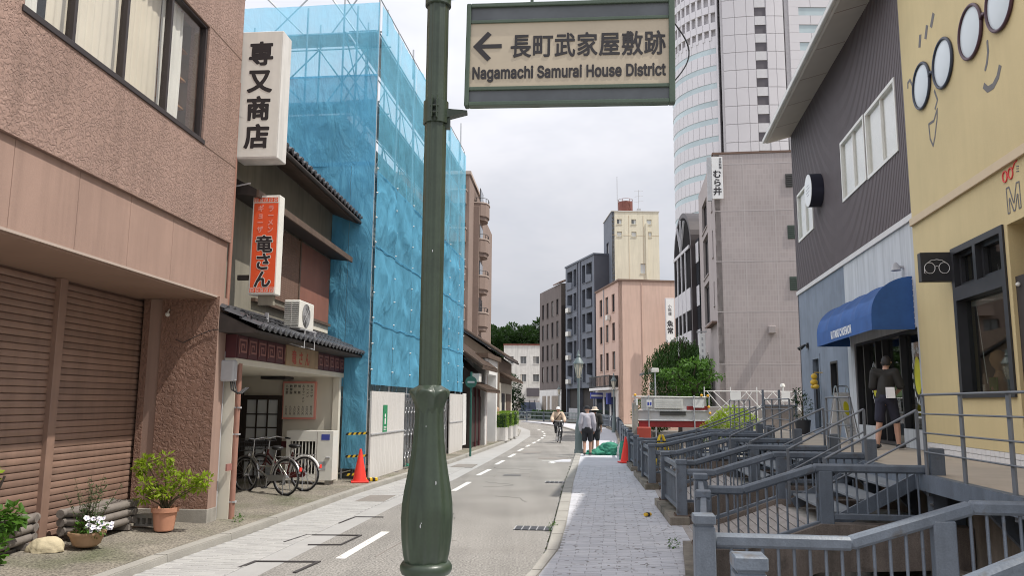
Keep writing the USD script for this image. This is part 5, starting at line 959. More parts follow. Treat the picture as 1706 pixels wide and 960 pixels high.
# orange box sign
s = thing('projecting_sign', 'orange box sign with white and black characters on the ramen shop', 'sign', (-4.19, 12.55, 3.52), -6)
B(0, 0.46, 0.0, 0.19, 0, 1.62, 0.012).build('casing', 'white_plastic', s)
B(0.03, 0.43, -0.005, -0.001, 0.12, 1.49).build('face', 'sign_orange', s)
for z0 in (0.025, 1.495):
    B(0.03, 0.43, -0.005, -0.001, z0, z0 + 0.092).build('border_band', 'white_plastic', s)
    g_ = []
    for k in range(5):
        o = 0.035 + k * 0.079; g_.append(LineString([(o, z0 + .012), (o, z0 + .08), (o + .066, z0 + .08), (o + .066, z0 + .022), (o + .022, z0 + .022), (o + .022, z0 + .058), (o + .044, z0 + .058), (o + .044, z0 + .042)]).buffer(0.0058, join_style=2, cap_style=2))
    lettersheet(s, unary_union(g_), lambda a, b, d: (a, -0.0055 - d, b), 'sign_orange', 0.002, 'key_pattern')
fo = lambda a, b, d: (a, -0.0055 - d, b)
p1, _ = glyph_poly('ラーメン', 0.115, 0.0, vertical=True, key='r', sx=0.9); p2, _ = glyph_poly('ギョーザ', 0.115, 0.0, vertical=True, key='r', sx=0.9)
lettersheet(s, unary_union([place(p1, 0.315, 1.46), place(p2, 0.145, 1.46)]).buffer(0.002), fo, 'sign_pink', 0.002)
p, _ = glyph_poly('竜さん', 0.29, -0.02, vertical=True, key='m')
lettersheet(s, place(p, 0.225, 0.965).buffer(0.013), fo, 'white_plastic', 0.0012, 'lettering_outline'); lettersheet(s, place(p, 0.225, 0.965).buffer(0.003), lambda a, b, d: (a, -0.0068 - d, b), 'ink_black', 0.002)
B(-0.22, 0.0, 0.06, 0.12, 0.25, 0.33).build('bracket', 'dark_wood', s); B(0.15, 0.4, 0.05, 0.13, -0.16, -0.001).build('bracket', 'old_plaster', s)
# air conditioner on the lower roof
a = thing('air_conditioner', 'beige outdoor air conditioner unit on a stand above the ramen shop eave', 'air conditioner', (-4.02, 14.0, 3.13), -4)
B(0, 0.29, 0.0, 0.78, 0, 0.50, 0.015).build('casing', 'white_plastic', a)
g_ = MB(); g_.box(0.02, 0.27, -.004, -.001, .04, .45); gr = g_.build('louvre_panel', 'louvre_dark', a)
for k in range(11): B(0.025, 0.265, -0.016, -0.0045, 0.055 + k * 0.036, 0.073 + k * 0.036).build('louvre', 'white_plastic', gr)
B(0.140, 0.148, -.018, -.0165, .04, .45).build('louvre_bar', 'white_plastic', gr)
b = MB(); b.prism(Polygon([(0.34 + .21 * math.cos(u), .25 + .21 * math.sin(u)) for u in np.linspace(0, 2 * PI, 32)]), 0.2905, 0.295, YZ); fg = b.build('fan_recess', 'louvre_dark', a)
b = MB()
for r in np.arange(0.03, 0.21, 0.022): b.tube([(0.30, 0.34 + r * math.cos(u), .25 + r * math.sin(u)) for u in np.linspace(0, 2 * PI, 28)], 0.0028, 4, cap=False)
for u in np.arange(0, 2 * PI, PI / 4): b.tube([(0.302, .34, .25), (0.302, .34 + .21 * math.cos(u), .25 + .21 * math.sin(u))], .003, 4)
b.build('fan_guard', 'pipe_grey', fg)
for y in (0.1, 0.66):
    MB().tube([(0.02, y, 0.0), (0.02, y, -0.02), (0.36, y, -0.02), (0.36, y, -0.34), (-.1, y, -.2)], 0.016, 6).build('stand', 'pipe_grey', a)
for x in (0.02, .36): T([(x, 0.05, -.025), (x, .72, -.025)], .014, 6).build('stand_bar', 'pipe_grey', a)
# cabinet on the porch
c = thing('equipment_cabinet', 'cream metal cabinet with a barred opening standing in the ramen shop porch', 'cabinet', (-4.78, 17.30, 0.11), -2)
sh_ = rect(0, 0.09, 1.0, 1.12).difference(rect(0.09, 0.22, 0.62, 0.90))
MB().prism(sh_, 0, 0.03, XZ).build('front_panel', 'white_plastic', c)
MB().box(0, .03, .03, .45, .09, 1.12).box(.97, 1.0, .03, .45, .09, 1.12).box(0.03, .97, .42, .45, .09, 1.12).box(.03, .97, .03, .42, 1.09, 1.12).build('casing', 'white_plastic', c)
B(0.05, 0.9, 0.30, 0.32, .12, 1.05).build('coil', 'louvre_dark', c)
for k in range(7): B(0.12 + k * 0.072, 0.138 + k * 0.072, 0.005, 0.025, 0.22, 0.90).build('grille_bar', 'white_plastic', c)
B(0.66, 0.665, -.003, -.0005, .1, 1.1).build('door_gap', 'joint_dark', c); B(0.86, 0.95, -.03, -.001, .55, .58, .004).build('handle', 'pipe_grey', c)
B(0.75, 0.93, -.004, -.001, .93, 1.05).build('sticker', 'print_blue', c); B(0.72, 0.86, -.004, -.001, .3, .48).build('sticker', 'pipe_grey', c)
for x in (0.06, 0.85): B(x, x + 0.09, 0.02, 0.4, -0.02, 0.09).build('foot', 'concrete', c)

# ================================================================== SCAFFOLD IN BLUE NETTING
SA = 6.5
t = thing('scaffold', 'tall scaffold wrapped in blue netting next to the ramen shop', 'scaffold', (-3.26, 18.5, 0), -SA)
def pole(pts, r=0.0245, nm='standard', mat='scaffold_steel'): return T(pts, r, 8).build(nm, mat, t, smooth=True)
sy = [0.0, 1.85, 3.7, 5.55, 7.4, 9.25, 11.1, 12.2]
for y in sy:
    for x in (-0.06, -0.95): pole([(x, y + .02, 0), (x, y + .02, 11.75)])
fxs = [-0.62, -1.9, -3.7, -5.5]
for x in fxs:
    for y in (0.06, 0.95): pole([(x, y, 0), (x, y, 11.6)])
lev = [1.9, 3.7, 5.5, 7.3, 9.1, 10.9]
for z in lev:
    for x in (-0.08, -0.92):
        pole([(x, 0, z), (x, 12.2, z)], .02, 'ledger'); pole([(x, 0, z + .9), (x, 12.2, z + .9)], .015, 'guard_rail')
    for y in (0.08, .93):
        pole([(0, y, z), (-7, y, z)], .02, 'ledger')
    if z < 11:
        B(-0.85, -0.15, 0.1, 12.1, z + .03, z + .07).build('walk_board', 'scaffold_steel', t); B(-6.5, -0.9, 0.15, 0.85, z + .03, z + .07).build('walk_board', 'scaffold_steel', t)
for a, b in zip(sy[:-1], sy[1:]):
    for z in lev[:-1]:
        pole([(-0.9, a, z), (-0.9, b, z + 1.8)], .016, 'brace'); pole([(-0.9, a, z + 1.8), (-0.9, b, z)], .016, 'brace')
for a, b in ((-0.62, -1.9), (-1.9, -3.7), (-3.7, -5.5)):
    for z in lev[3:]:
        pole([(a, .92, z), (b, .92, z + 1.8)], .02, 'brace'); pole([(a, .92, z + 1.8), (b, .92, z)], .02, 'brace')
for y, h in ((0.9, 11.9), (3.7, 12.1), (9.25, 12.2), (11.6, 12.7)): pole([(-0.1, y, 11.2), (-0.1, y, h)], .024)

def net(fn, u0, u1, v0, v1, nu, nv, mat, seed, amp=0.09, pins_u=(), pins_v=()):
    """cloth sheet that hangs between its ties: folds fade at the pinned lines"""
    u, v = np.meshgrid(np.linspace(u0, u1, nu), np.linspace(v0, v1, nv)); p = np.stack([u, v, np.zeros_like(u)], -1)
    d = (meshkit.fbm(p * (0.8, 0.45, 1) + seed * 7.3, 5, seed) - 0.5) * 1.6 + (meshkit.fbm(p * (3.1, 0.9, 1) + seed, 4, seed + 3) - 0.5) * 0.5
    dg = (meshkit.noise(np.stack([(u + v) * 1.9, (u - v) * 0.5, 0 * u], -1) + seed, seed + 5) - 0.5) * 0.55
    w_ = np.stack([u * 1.1 + v * .35, v * .42 - u * .3, 0 * u], -1) + seed * 3.1; rg1 = 1 - np.abs(2 * meshkit.fbm(w_, 3, seed + 9) - 1); w_ = np.stack([u * .9 - v * .55, v * .5 + u * .4, 0 * u], -1) + seed * 1.7; rg2 = 1 - np.abs(2 * meshkit.fbm(w_, 3, seed + 12) - 1)
    d = d * .7 + .28 * rg1 ** 6 + .26 * rg2 ** 7
    pin = np.ones_like(u)
    for q in pins_u: pin = np.minimum(pin, np.clip(np.abs(u - q) / 0.5, 0.06, 1))
    for q in pins_v: pin = np.minimum(pin, np.clip(np.abs(v - q) / 0.6, 0.15, 1))
    d = (d + dg) * amp * pin
    P = fn(u.ravel(), v.ravel(), d.ravel()); i, j = np.meshgrid(np.arange(nv - 1), np.arange(nu - 1), indexing='ij'); i, j = i.ravel(), j.ravel()
    return MB().add(np.stack(P, 1), np.stack([i * nu + j, i * nu + j + 1, (i + 1) * nu + j + 1, (i + 1) * nu + j], 1)).build('net_sheet', mat, t, smooth=True)
side = lambda u, v, d: (0.02 + d, u, v); front = lambda u, v, d: (u, -0.06 - d, v)
for a, b in zip(sy[:-1], sy[1:]):
    net(side, a + .006, b - .006, 2.25, 7.35, 64, 150, 'blue_net', int(a * 10) + 1, 0.22, (a, b), (3.7, 5.5, 7.35))
    net(side, a + .006, b - .006, 7.3, 11.55, 50, 100, 'blue_net_thin', int(a * 10) + 2, 0.12, (a, b), (9.1, 10.9))
net(front, -0.60, -0.03, 0.35, 7.55, 26, 190, 'blue_net', 41, 0.14, (-0.6, -0.03), (1.9, 3.7, 5.5, 7.5))
net(front, -7.2, -0.61, 2.2, 7.55, 110, 90, 'blue_net', 43, 0.22, (-.6, -1.9, -3.7, -5.5), (7.5,))
net(front, -7.2, -0.03, 7.45, 9.75, 110, 40, 'blue_net', 45, 0.12, (-.6, -1.9, -3.7, -5.5), (9.7,))
net(front, -7.2, -0.03, 9.7, 11.6, 110, 40, 'blue_net_thin', 47, 0.07, (-.6, -1.9, -3.7, -5.5), (10.9,))
for y in sy:
    for z in np.arange(2.6, 7.4, .6): T([(.02, y - .02, z), (.05, y, z), (.02, y + .03, z - .02)], .012, 5).build('tie', 'white_paint', t)
for z in (3.7, 5.5): T([(.045, y, z + .012 * math.sin(y * 5)) for y in np.linspace(.05, 12.1, 50)], .009, 5).build('seam_cord', 'blue_net', t, smooth=True)
t = thing('house_shell', 'half demolished house seen dimly behind the blue netting', 'house', (-3.26, 18.5, 0), -SA)
hb = B(-8.5, -1.35, 1.3, 11.5, -0.1, 9.0).build('wall', 'concrete', t)
B(-8.6, -1.25, 1.2, 11.6, 9.0, 9.2).build('roof', 'concrete', t)

# white hoarding panels along the pavement
t = thing('hoarding', 'white metal hoarding panels with a small green notice below the blue netting', 'hoarding', (-3.23, 18.5, 0), -SA)
for k in range(6):
    b = B(-0.02, 0.02, 0.05 + k * 0.515, 0.05 + (k + 1) * 0.515 - 0.01, 0.10, 2.10)
    for yy in (0.10, 0.25, 0.40): b.box(0.02, 0.0225, 0.05 + k * .515 + yy - .01, 0.05 + k * .515 + yy + .01, 0.1, 2.1)
    b.build('panel', 'fence_panel', t)
B(0.021, 0.045, 0.04, 3.14, 1.10, 1.13).build('rail', 'pipe_grey', t)
nb_ = B(0.027, 0.031, 1.02, 1.40, 1.12, 1.78).build('notice', 'poster_green', t)
b = MB(); b.prism(Polygon([(1.21 + .05 * math.cos(u), 1.52 + .05 * math.sin(u)) for u in np.linspace(0, 2 * PI, 16)]), .0315, .034, YZ); b.prism(rect(1.16, 1.32, 1.26, 1.46), .0315, .034, YZ)
for k in range(3): b.prism(rect(1.10, 1.18 + k * .035, 1.32, 1.195 + k * .035), .0315, .034, YZ)
b.build('notice_print', 'white_paint', nb_)
for y in (0.3, 2.2, 3.0): B(-0.16, 0.12, y, y + .12, 0.05, .10).build('foot', 'rubber', t)
g = thing('folding_gate', 'silver folding lattice gate beside the white hoarding, behind the ornate pole', 'gate', (-3.23, 18.5, 0), -SA)
for k in range(17):
    y = 3.25 + k * 0.36; B(-0.015, 0.015, y, y + .03, 0.14, 2.05).build('bar', 'steel_bright', g); B(-0.015, 0.015, y + .11, y + .13, 0.14, 2.05).build('bar', 'steel_bright', g)
    if k < 16:
        for z in (0.35, 0.95, 1.55): MB().beam((0.02, y, z), (0.02, y + .37, z + .38), .006, .022).beam((-0.02, y, z + .38), (-0.02, y + .37, z), .006, .022).build('lattice', 'steel_bright', g)
T([(0, 3.2, 2.07), (0, 9.2, 2.07)], .015, 6).build('top_bar', 'steel_bright', g)
b = MB(); rg = random.Random(3)
for k in range(40): b.tube([(0.06 + rg.uniform(0, .2), 3.1 + rg.uniform(0, 1.0), .12 + rg.uniform(0, .08)), (0.06 + rg.uniform(0, .2), 3.2 + rg.uniform(0, 1.2), .13 + rg.uniform(0, .1))], .012, 5)
b.build('net_green_strap', 'net_green', g)
h2 = thing('hoarding', 'far white hoarding panels past the ornate pole, next to the dark wooden house', 'hoarding', (-3.23, 18.5, 0), -SA)
for k in range(5): B(-0.02, 0.02, 9.6 + k * .515, 9.6 + (k + 1) * .515 - .012, .1, 2.16).build('panel', 'fence_panel', h2)
B(-0.02, .02, 12.25, 13.0, .25, 2.2).build('gate_panel', 'white_paint', h2); B(0.021, .04, 9.6, 12.2, 1.15, 1.18).build('rail', 'pipe_grey', h2)

def cone(name, label, loc, h=0.72):
    t = thing(name, label, 'cone', loc, 12)
    b = MB(); s = h / .72; b.lathe([(0.155 * s, 0.035 * s), (0.15 * s, 0.06 * s), (0.03 * s, 0.68 * s), (0.026 * s, .715 * s), (0.012 * s, .72 * s)], 28); b.build('body', 'cone_red', t, smooth=50)
    B(-0.19 * s, .19 * s, -.19 * s, .19 * s, 0, .035 * s, .01).build('base', 'cone_red', t)
    return t
cone('traffic_cone', 'red traffic cone below the striped tapes at the scaffold corner', (-3.32, 18.0, 0.10))
cone('traffic_cone', 'red traffic cone at the foot of the canal fence beside the green net bundle', (3.50, 24.75, 0.08), 0.78)
for z, lb in ((1.10, 'topmost'), (0.60, 'middle'), (0.20, 'lowest')):
    tp = thing('striped_tape', f'{lb} of the three yellow and black tapes across the scaffold corner', 'tape', (-3.74, 18.36, z), 0)
    n = 9
    for k in range(n):
        w = 0.50 / n
        MB().prism(Polygon([(k * w, 0), ((k + 1) * w, 0), ((k + 1) * w + .03, .055), (k * w + .03, .055)]), 0, .004, lambda a, b, d: (a, d - .02 * math.sin(1), b + .05 * a)).build('stripe', 'tape_yellow' if k % 2 else 'tape_black', tp)
b_ = thing('rubber_block', 'yellow and black rubber block on the ground at the hoarding corner', 'block', (-3.25, 18.2, 0.10), 20)
for k in range(5): B(k * .06, k * .06 + .058, 0, .12, 0, .07, .008).build('stripe', 'tape_black' if k % 2 else 'tape_yellow', b_)

# ================================================================== FURTHER HOUSES ON THE LEFT
def wall_holes(parent, w, h, holes, th, fn, mat, nm='wall', glass='glass_dark', frame=None, z0=0.0, rec=0.14, wn='window'):
    """a wall with real openings; each window its own part with a pane. fn(a, b, d): d outwards"""
    rw = random.Random(int(w * 100 + h * 10)); pl = rect(0, z0, w, h)
    for q in holes: pl = pl.difference(rect(*q))
    MB().prism(pl, -th, 0, fn).build(nm, mat, parent)
    for (a0, b0, a1, b1) in holes:
        e = max(0.03, 0.05 * min(a1 - a0, b1 - b0)); fr = rect(a0, b0, a1, b1).difference(rect(a0 + e, b0 + e, a1 - e, b1 - e))
        if a1 - a0 > 0.9 and a1 - a0 < 3: fr = fr.union(rect((a0 + a1) / 2 - e / 2, b0, (a0 + a1) / 2 + e / 2, b1))
        f = MB().prism(fr, -rec - .05, -rec + .02, fn).build(wn, frame or 'bronze_frame', parent)
        if rw.random() < .55:
            ca_ = a0 + (a1 - a0) * rw.uniform(.25, .6); MB().prism(rect(a0 + e, b0 + e, ca_, b1 - e), -rec - .0195, -rec - .012, fn).build('curtain', rw.choice(('glass_pale', 'curtain', 'glass_mid')), f)
        MB().prism(rect(a0 - .05, b0 - .07, a1 + .05, b0 - .002), .0, .05, fn).build('sill', mat, f)
        MB().prism(rect(a0 + e * .5, b0 + e * .5, a1 - e * .5, b1 - e * .5), -rec - .03, -rec - .02, fn).build('pane', glass if glass != 'glass_dark' else rw.choice(('glass_dark', 'glass_dark', 'glass_mid', 'glass_mid', 'glass_pale')), f)
FX = lambda s: (lambda a, b, d: (s * d, a, b))                 # wall in the local y-z plane, outwards along s*x
FY = lambda a, b, d: (a, -d, b)                                # wall in the local x-z plane, outwards to -y

def roof_rows(parent, pts, y0, y1, pitch=.3, mat='roof_tile'):
    b = MB()
    for y in np.arange(y0, y1, pitch):
        for (xa, za), (xb, zb) in zip(pts[:-1], pts[1:]): b.beam((xa, y, za), (xb, y, zb), pitch * .45, .07)
    b.build('tile_rows', mat, parent, kind='stuff')
t = thing('wooden_house', 'small dark timber house with a sagging tiled gable beside the blue netting', 'house', (-1.62, 31.6, 0), -7.5)
B(-3.4, 0.0, 0, 3.2, 0, 3.05).build('wall', 'dark_wood', t)
MB().prism(Polygon([(-3.4, 3.05), (0, 3.05), (-1.7, 4.6)]), 0.0, 3.2, XZ).build('gable', 'dark_wood', t)
MB().prism(Polygon([(0.55, 3.15), (0.58, 3.28), (-1.7, 4.95), (-3.9, 3.3), (-3.9, 3.18), (-1.7, 4.75)]), -0.4, 3.5, XZ).build('roof', 'brown_wood', t)
MB().prism(Polygon([(0.0, 2.55), (0.72, 2.25), (0.72, 2.33), (0.0, 2.68)]), -0.3, 3.3, XZ).build('porch_roof', 'brown_wood', t)
roof_rows(t, [(.58, 3.29), (-1.7, 4.96), (-3.9, 3.31)], -.4, 3.5, .3, 'brown_wood'); roof_rows(t, [(.74, 2.34), (0, 2.69)], -.3, 3.3, .3, 'brown_wood')
for y in (0.15, 1.0, 1.9, 2.9): B(0.0, 0.07, y, y + .1, 0, 2.5).build('post', 'maroon', t)
for y in (0.25, 1.1, 2.0): B(0.005, 0.03, y, y + .75, .3, 2.1).build('screen', 'dark_wood', t)
b = B(0.05, 0.4, -0.15, 0.3, 2.65, 3.0, .02); b.build('air_unit', 'white_plastic', t)
B(-0.2, 0.12, 3.0, 3.2, 0, 3.1).build('pilaster', 'cream_plaster', t); T([(0.16, 3.05, 0.1), (.16, 3.05, 3.1)], .035, 6).build('downpipe', 'pipe_brown', t)

t = thing('white_garage', 'low white plastered building with a recessed grey doorway next to the timber house', 'building', (-1.12, 34.0, 0), -7.5)
pl = rect(0, 0, 3.6, 3.75).difference(rect(.7, 0.0, 3.2, 3.1))
MB().prism(pl, -0.5, 0, YZ).build('wall', 'white_paint', t)
MB().prism(rect(-4, 0, 0, 3.75), 0, 0.25, XZ).build('end_wall', 'white_paint', t)
B(-0.52, -0.5, .7, 3.2, 1.9, 3.1).build('panel', 'white_paint', t); B(-0.49, -0.44, .7, 3.2, 0, 1.9).build('shutter', 'sign_slate', t)
B(-4, 0.15, -.1, 3.75, 3.752, 3.95).build('roof', 'brown_wood', t); B(-4, -.6, .25, 3.6, 0, 3.75).build('core', 'room_dark', t)

t = thing('brown_house', 'brown rendered house with a tiled gable roof on the bend of the street', 'house', (-0.72, 46.0, 0), -6)
MB().prism(Polygon([(-7, 0), (0, 0), (0, 4.4), (-2.3, 6.0), (-7, 6.9)]), 0, 7.0, XZ).build('wall', 'brown_wall', t)
MB().prism(Polygon([(0.40, 4.40), (0.40, 4.54), (-2.3, 6.26), (-7.2, 7.2), (-7.2, 7.03), (-2.3, 6.06)]), -0.35, 7.4, XZ).build('roof', 'roof_tile', t)
MB().prism(Polygon([(0, 3.4), (0.75, 3.1), (0.75, 3.2), (0, 3.62)]), 0.4, 7.2, XZ).build('lower_eave', 'brown_wood', t)
roof_rows(t, [(.40, 4.55), (-2.3, 6.27), (-7.2, 7.21)], -.35, 7.4, .3, 'brown_wood'); roof_rows(t, [(.75, 3.21), (0, 3.63)], .4, 7.2, .3, 'brown_wood')
B(0.0, 0.06, 0.15, 6.8, 0.9, 3.0).build('front_wall', 'cream_plaster', t); B(0.06, 0.09, 1.0, 2.4, 1.0, 2.4).build('window', 'glass_dark', t); B(0.06, .09, 3.2, 5.8, .4, 2.4).build('shutter', 'brown_wood', t)
T([(0.42, -.3, 4.42), (0.42, 7.3, 4.42)], .06, 6).build('gutter', 'dark_wood', t)
t = thing('garden_wall', 'low tiled brown wall at the corner of the brown house', 'wall', (-0.32, 43.3, 0), -7)
for i in range(4):
    for j in range(3): B(0.0, 0.25, i * .6, i * .6 + .595, j * .42, j * .42 + .415, .006).build('wall_tile', 'umber_wall', t)
for i in range(3):
    for j in range(3): B(-1.2 + i * .4, -1.2 + i * .4 + .395, -.003, .1, j * .42, j * .42 + .415, .006).build('wall_tile', 'umber_wall', t)

t = thing('apartment_block', 'tall brown apartment block with rounded balconies behind the blue netting', 'building', (-3.35, 60.0, 0), -4)
wall_holes(t, 8.0, 19.4, [(6.2, z, 7.2, z + 1.4) for z in np.arange(3.4, 18, 3.0)], .3, lambda a, b, d: (a - 8.0, -d, b), 'apartment_wall')
B(-8, 0, .31, 14, 0, 19.3).build('body', 'apartment_wall', t); B(-8.1, .12, -.12, 14.1, 19.402, 19.65).build('parapet', 'apartment_sill', t)
B(0.0, 0.45, 3.0, 14, 0, 17.6).build('bay', 'apartment_wall', t)
for k, z in enumerate(np.arange(1.9, 17.5, 3.0)):
    pr = Polygon([(0.0, 0.0), (0.0, 2.6), (0.55, 2.5), (0.95, 2.2), (1.1, 1.7), (1.1, 0.9), (0.95, .4), (.55, .1)])
    bal = MB().prism(aff.translate(pr, 0.0, 3.2), z, z + 1.05, XY).build('balcony', 'apartment_wall', t)
    MB().prism(aff.translate(pr.buffer(.05), 0.0, 3.2), z + 1.051, z + 1.14, XY).build('balcony_sill', 'apartment_sill', bal)
    MB().prism(aff.translate(pr.buffer(-.12), 0.0, 3.2), z - .3, z - .001, XY).build('balcony_underside', 'apartment_wall', bal)
    rl = MB()
    for s in ((0.9, 3.9), (1.05, 4.3), (1.05, 4.9), (0.9, 5.4), (.5, 3.35), (.2, 3.25)): rl.tube([(s[0], s[1], z + 1.14), (s[0], s[1], z + 1.5)], .022, 5)
    rl.tube([(0.1, 3.22, z + 1.5), (.55, 3.32, z + 1.5), (.93, 3.65, z + 1.5), (1.06, 4.1, z + 1.5), (1.06, 4.9, z + 1.5), (.93, 5.4, z + 1.5)], .025, 6); rl.build('balcony_rail', 'black_metal', bal)
    wn = B(0.452, 0.5, 3.3, 5.6, z + 1.1, z + 2.3).build('window', 'bronze_frame', t); B(0.501, .51, 3.4, 5.5, z + 1.2, z + 2.2).build('pane', 'glass_dark', wn)
    B(-1.35, -.2, -.55, -.002, z + .1, z + 1.1).build('front_balcony', 'apartment_wall', t); B(-1.4, -.15, -.6, -.002, z + 1.102, z + 1.2).build('balcony_sill', 'apartment_sill', t)
    B(-.55, -.2, -.5, -.46, z + 1.2, z + 1.55).build('balcony_rail', 'black_metal', t)

t = thing('sign_post', 'slim green post with a round green sign seen edge on at the left kerb', 'sign post', (-1.37, 27.5, 0.05), -5)
T([(0, 0, 0), (0, 0, 2.85)], 0.036, 10).build('post', 'green_sign', t, smooth=True)
MB().prism(Polygon([(.20 * math.cos(u), 2.50 + .20 * math.sin(u)) for u in np.linspace(0, 2 * PI, 24)]), -.055, -.04, XZ).build('disc', 'green_sign', t)
MB().prism(rect(-.12, 2.47, .12, 2.53), -.058, -.0551, XZ).build('bar_mark', 'pipe_grey', t)

def leaves(n, fn, size, rng, droop=0.0, aspect=2.2):
    """small single leaves (two faces each) spread by fn(rng) -> point, outward direction"""
    V, F = [], []
    for k in range(n):
        p, o = fn(rng); o = np.array(o, float) + np.array([rng.gauss(0, .6), rng.gauss(0, .6), rng.gauss(0, .45) - droop]); o /= np.linalg.norm(o) + 1e-9
        s = np.cross(o, (rng.gauss(0, .5), rng.gauss(0, .5), 1)); s /= np.linalg.norm(s) + 1e-9
        L = size * rng.uniform(.65, 1.3); w = L / aspect; up = np.cross(s, o); p = np.array(p, float); b = len(V)
        V += [p, p + o * L * .45 + s * w * .5 + up * w * .15, p + o * L, p + o * L * .45 - s * w * .5 + up * w * .15]
        F += [(b, b + 1, b + 2), (b, b + 2, b + 3)]
    return MB().add(np.array(V), np.array(F))
def blob(c, r, fill=0.55):
    c, r = np.array(c, float), np.broadcast_to(np.array(r, float), 3)
    def f(g):
        d = np.array([g.gauss(0, 1), g.gauss(0, 1), g.gauss(0, 1)]); d /= np.linalg.norm(d) + 1e-9
        return c + d * r * (fill + (1 - fill) * g.random() ** .5), d
    return f
def blobs(lst, fill=.55):
    fs = [blob(c, r, fill) for c, r in lst]; w = [float(np.prod(np.broadcast_to(np.array(r, float), 3))) ** .667 for c, r in lst]
    return lambda g: g.choices(fs, w)[0](g)

for k, (y, x, lb) in enumerate(((37.9, -0.60, 'nearest'), (40.4, -0.36, 'middle'), (42.6, -0.10, 'farthest'))):
    t = thing('hedge_planter', f'{lb} of the three white planters with clipped lime green hedge before the brown house', 'planter', (x, y, 0.1), -7)
    pb = MB(); pb.box(-.42, .42, -.42, .42, 0, .62, .02); pb.build('planter_box', 'white_dirty', t)
    def f(g):
        d = [g.uniform(-.45, .45), g.uniform(-.45, .45), g.uniform(.6, 1.3)]; ax = g.randrange(3)
        if ax < 2: d[ax] = g.choice((-.45, .45))
        else: d[2] = 1.3
        return d, (d[0], d[1], .4)
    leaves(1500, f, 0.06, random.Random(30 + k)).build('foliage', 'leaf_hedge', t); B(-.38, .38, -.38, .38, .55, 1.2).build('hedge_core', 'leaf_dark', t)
t = thing('tan_box', 'tan rounded box on a stand behind the nearest hedge planter', 'box', (-1.05, 39.6, 0.1), -7)
B(-.4, .45, -.3, .3, .9, 1.55, .08).build('casing', 'bowl_tan', t); B(-.05, .4, -.312, -.301, 1.12, 1.36, .01).build('panel', 'louvre_dark', t); B(-.3, .3, -.2, .2, 0, .9).build('stand', 'pipe_grey', t)

# ================================================================== SHOPS ON THE RIGHT
RX, RY, RR = 7.45, 14.5, -8.7
OUT = lambda a, b, d: (-d, a, b)                               # facade plane, outwards towards the street
RD = lambda a, b, d: (-d, -a, b)                               # the same, a running to the reader's right
t = thing('grey_shop', 'two storey shop with charcoal ribbed siding above slate blue and white walls', 'building', (RX, RY, 0), RR)
wins = [(8.0, 6.9, 10.0, 8.35), (2.66, 6.83, 4.65, 8.28), (0.5, 6.8, 2.5, 8.25)]
pl = rect(0, 5.42, 10.75, 11.2)
for q in wins: pl = pl.difference(rect(*q))
MB().prism(pl, -0.25, 0, OUT).build('siding_base', 'charcoal_siding', t)
rb = MB()
for k in range(int(10.7 / 0.098)):
    y = 0.02 + k * 0.098; zs = [(5.43, 11.19)]
    for a0, b0, a1, b1 in wins:
        if a0 - .05 < y + .02 < a1 + .05: zs = [(5.43, b0 - .04), (b1 + .04, 11.19)]
    for z0, z1 in zs:
        v = [(0, y, z) for z in (z0, z1)] + [(-0.022, y + .012, z) for z in (z0, z1)] + [(-0.022, y + .048, z) for z in (z0, z1)] + [(0, y + .06, z) for z in (z0, z1)]
        rb.add(v, [(0, 1, 3, 2), (2, 3, 5, 4), (4, 5, 7, 6)])
rb.build('siding_rib', 'charcoal_siding', t, kind='stuff')
for a0, b0, a1, b1 in wins:
    fr = rect(a0 - .03, b0 - .03, a1 + .03, b1 + .03).difference(rect(a0 + .04, b0 + .04, a1 - .04, b1 - .04)); m_ = (a0 + a1) / 2
    w = MB().prism(fr, -0.10, 0.04, OUT).prism(rect(m_ - .022, b0 + .04, m_ + .022, b1 - .04), -.05, 0.01, OUT).build('window', 'white_plastic', t)
    MB().prism(rect(a0 + .04, b0 + .04, m_, b1 - .04), -.035, -.03, OUT).build('pane', 'glass_wavy', w); MB().prism(rect(m_, b0 + .04, a1 - .04, b1 - .04), -.02, -.015, OUT).build('pane', 'glass_wavy', w)
    MB().prism(rect(a0 + .04, b0 + .04, a1 - .04, b1 - .04), -.06, -.055, OUT).build('blind', 'white_paint', w)
B(-0.035, 0.2, -0.02, 10.78, 5.29, 5.418, 0.006).build('band', 'band_white', t)
MB().prism(Polygon([(0.0, 11.3), (-0.0, 10.55), (-0.74, 10.36), (-0.80, 10.38), (-0.80, 10.52), (0.0, 11.45)]), 0, 10.78, lambda a, b, d: (a, d, b)).build('eave', 'soffit_white', t)
B(-0.89, -0.802, -0.1, 10.8, 10.37, 10.51, .015).build('gutter', 'gutter_white', t)
for k in range(1, 6): MB().beam((-.04, k * 1.85, 10.5385), (-.73, k * 1.85, 10.3615), .014, .006).build('soffit_joint', 'joint_dark', t)
MB().prism(Polygon([(-0.86, 10.525), (-.86, 10.56), (6, 13.5), (6, 13.4)]), -0.1, 10.85, lambda a, b, d: (a, d, b)).build('roof', 'roof_tile', t)
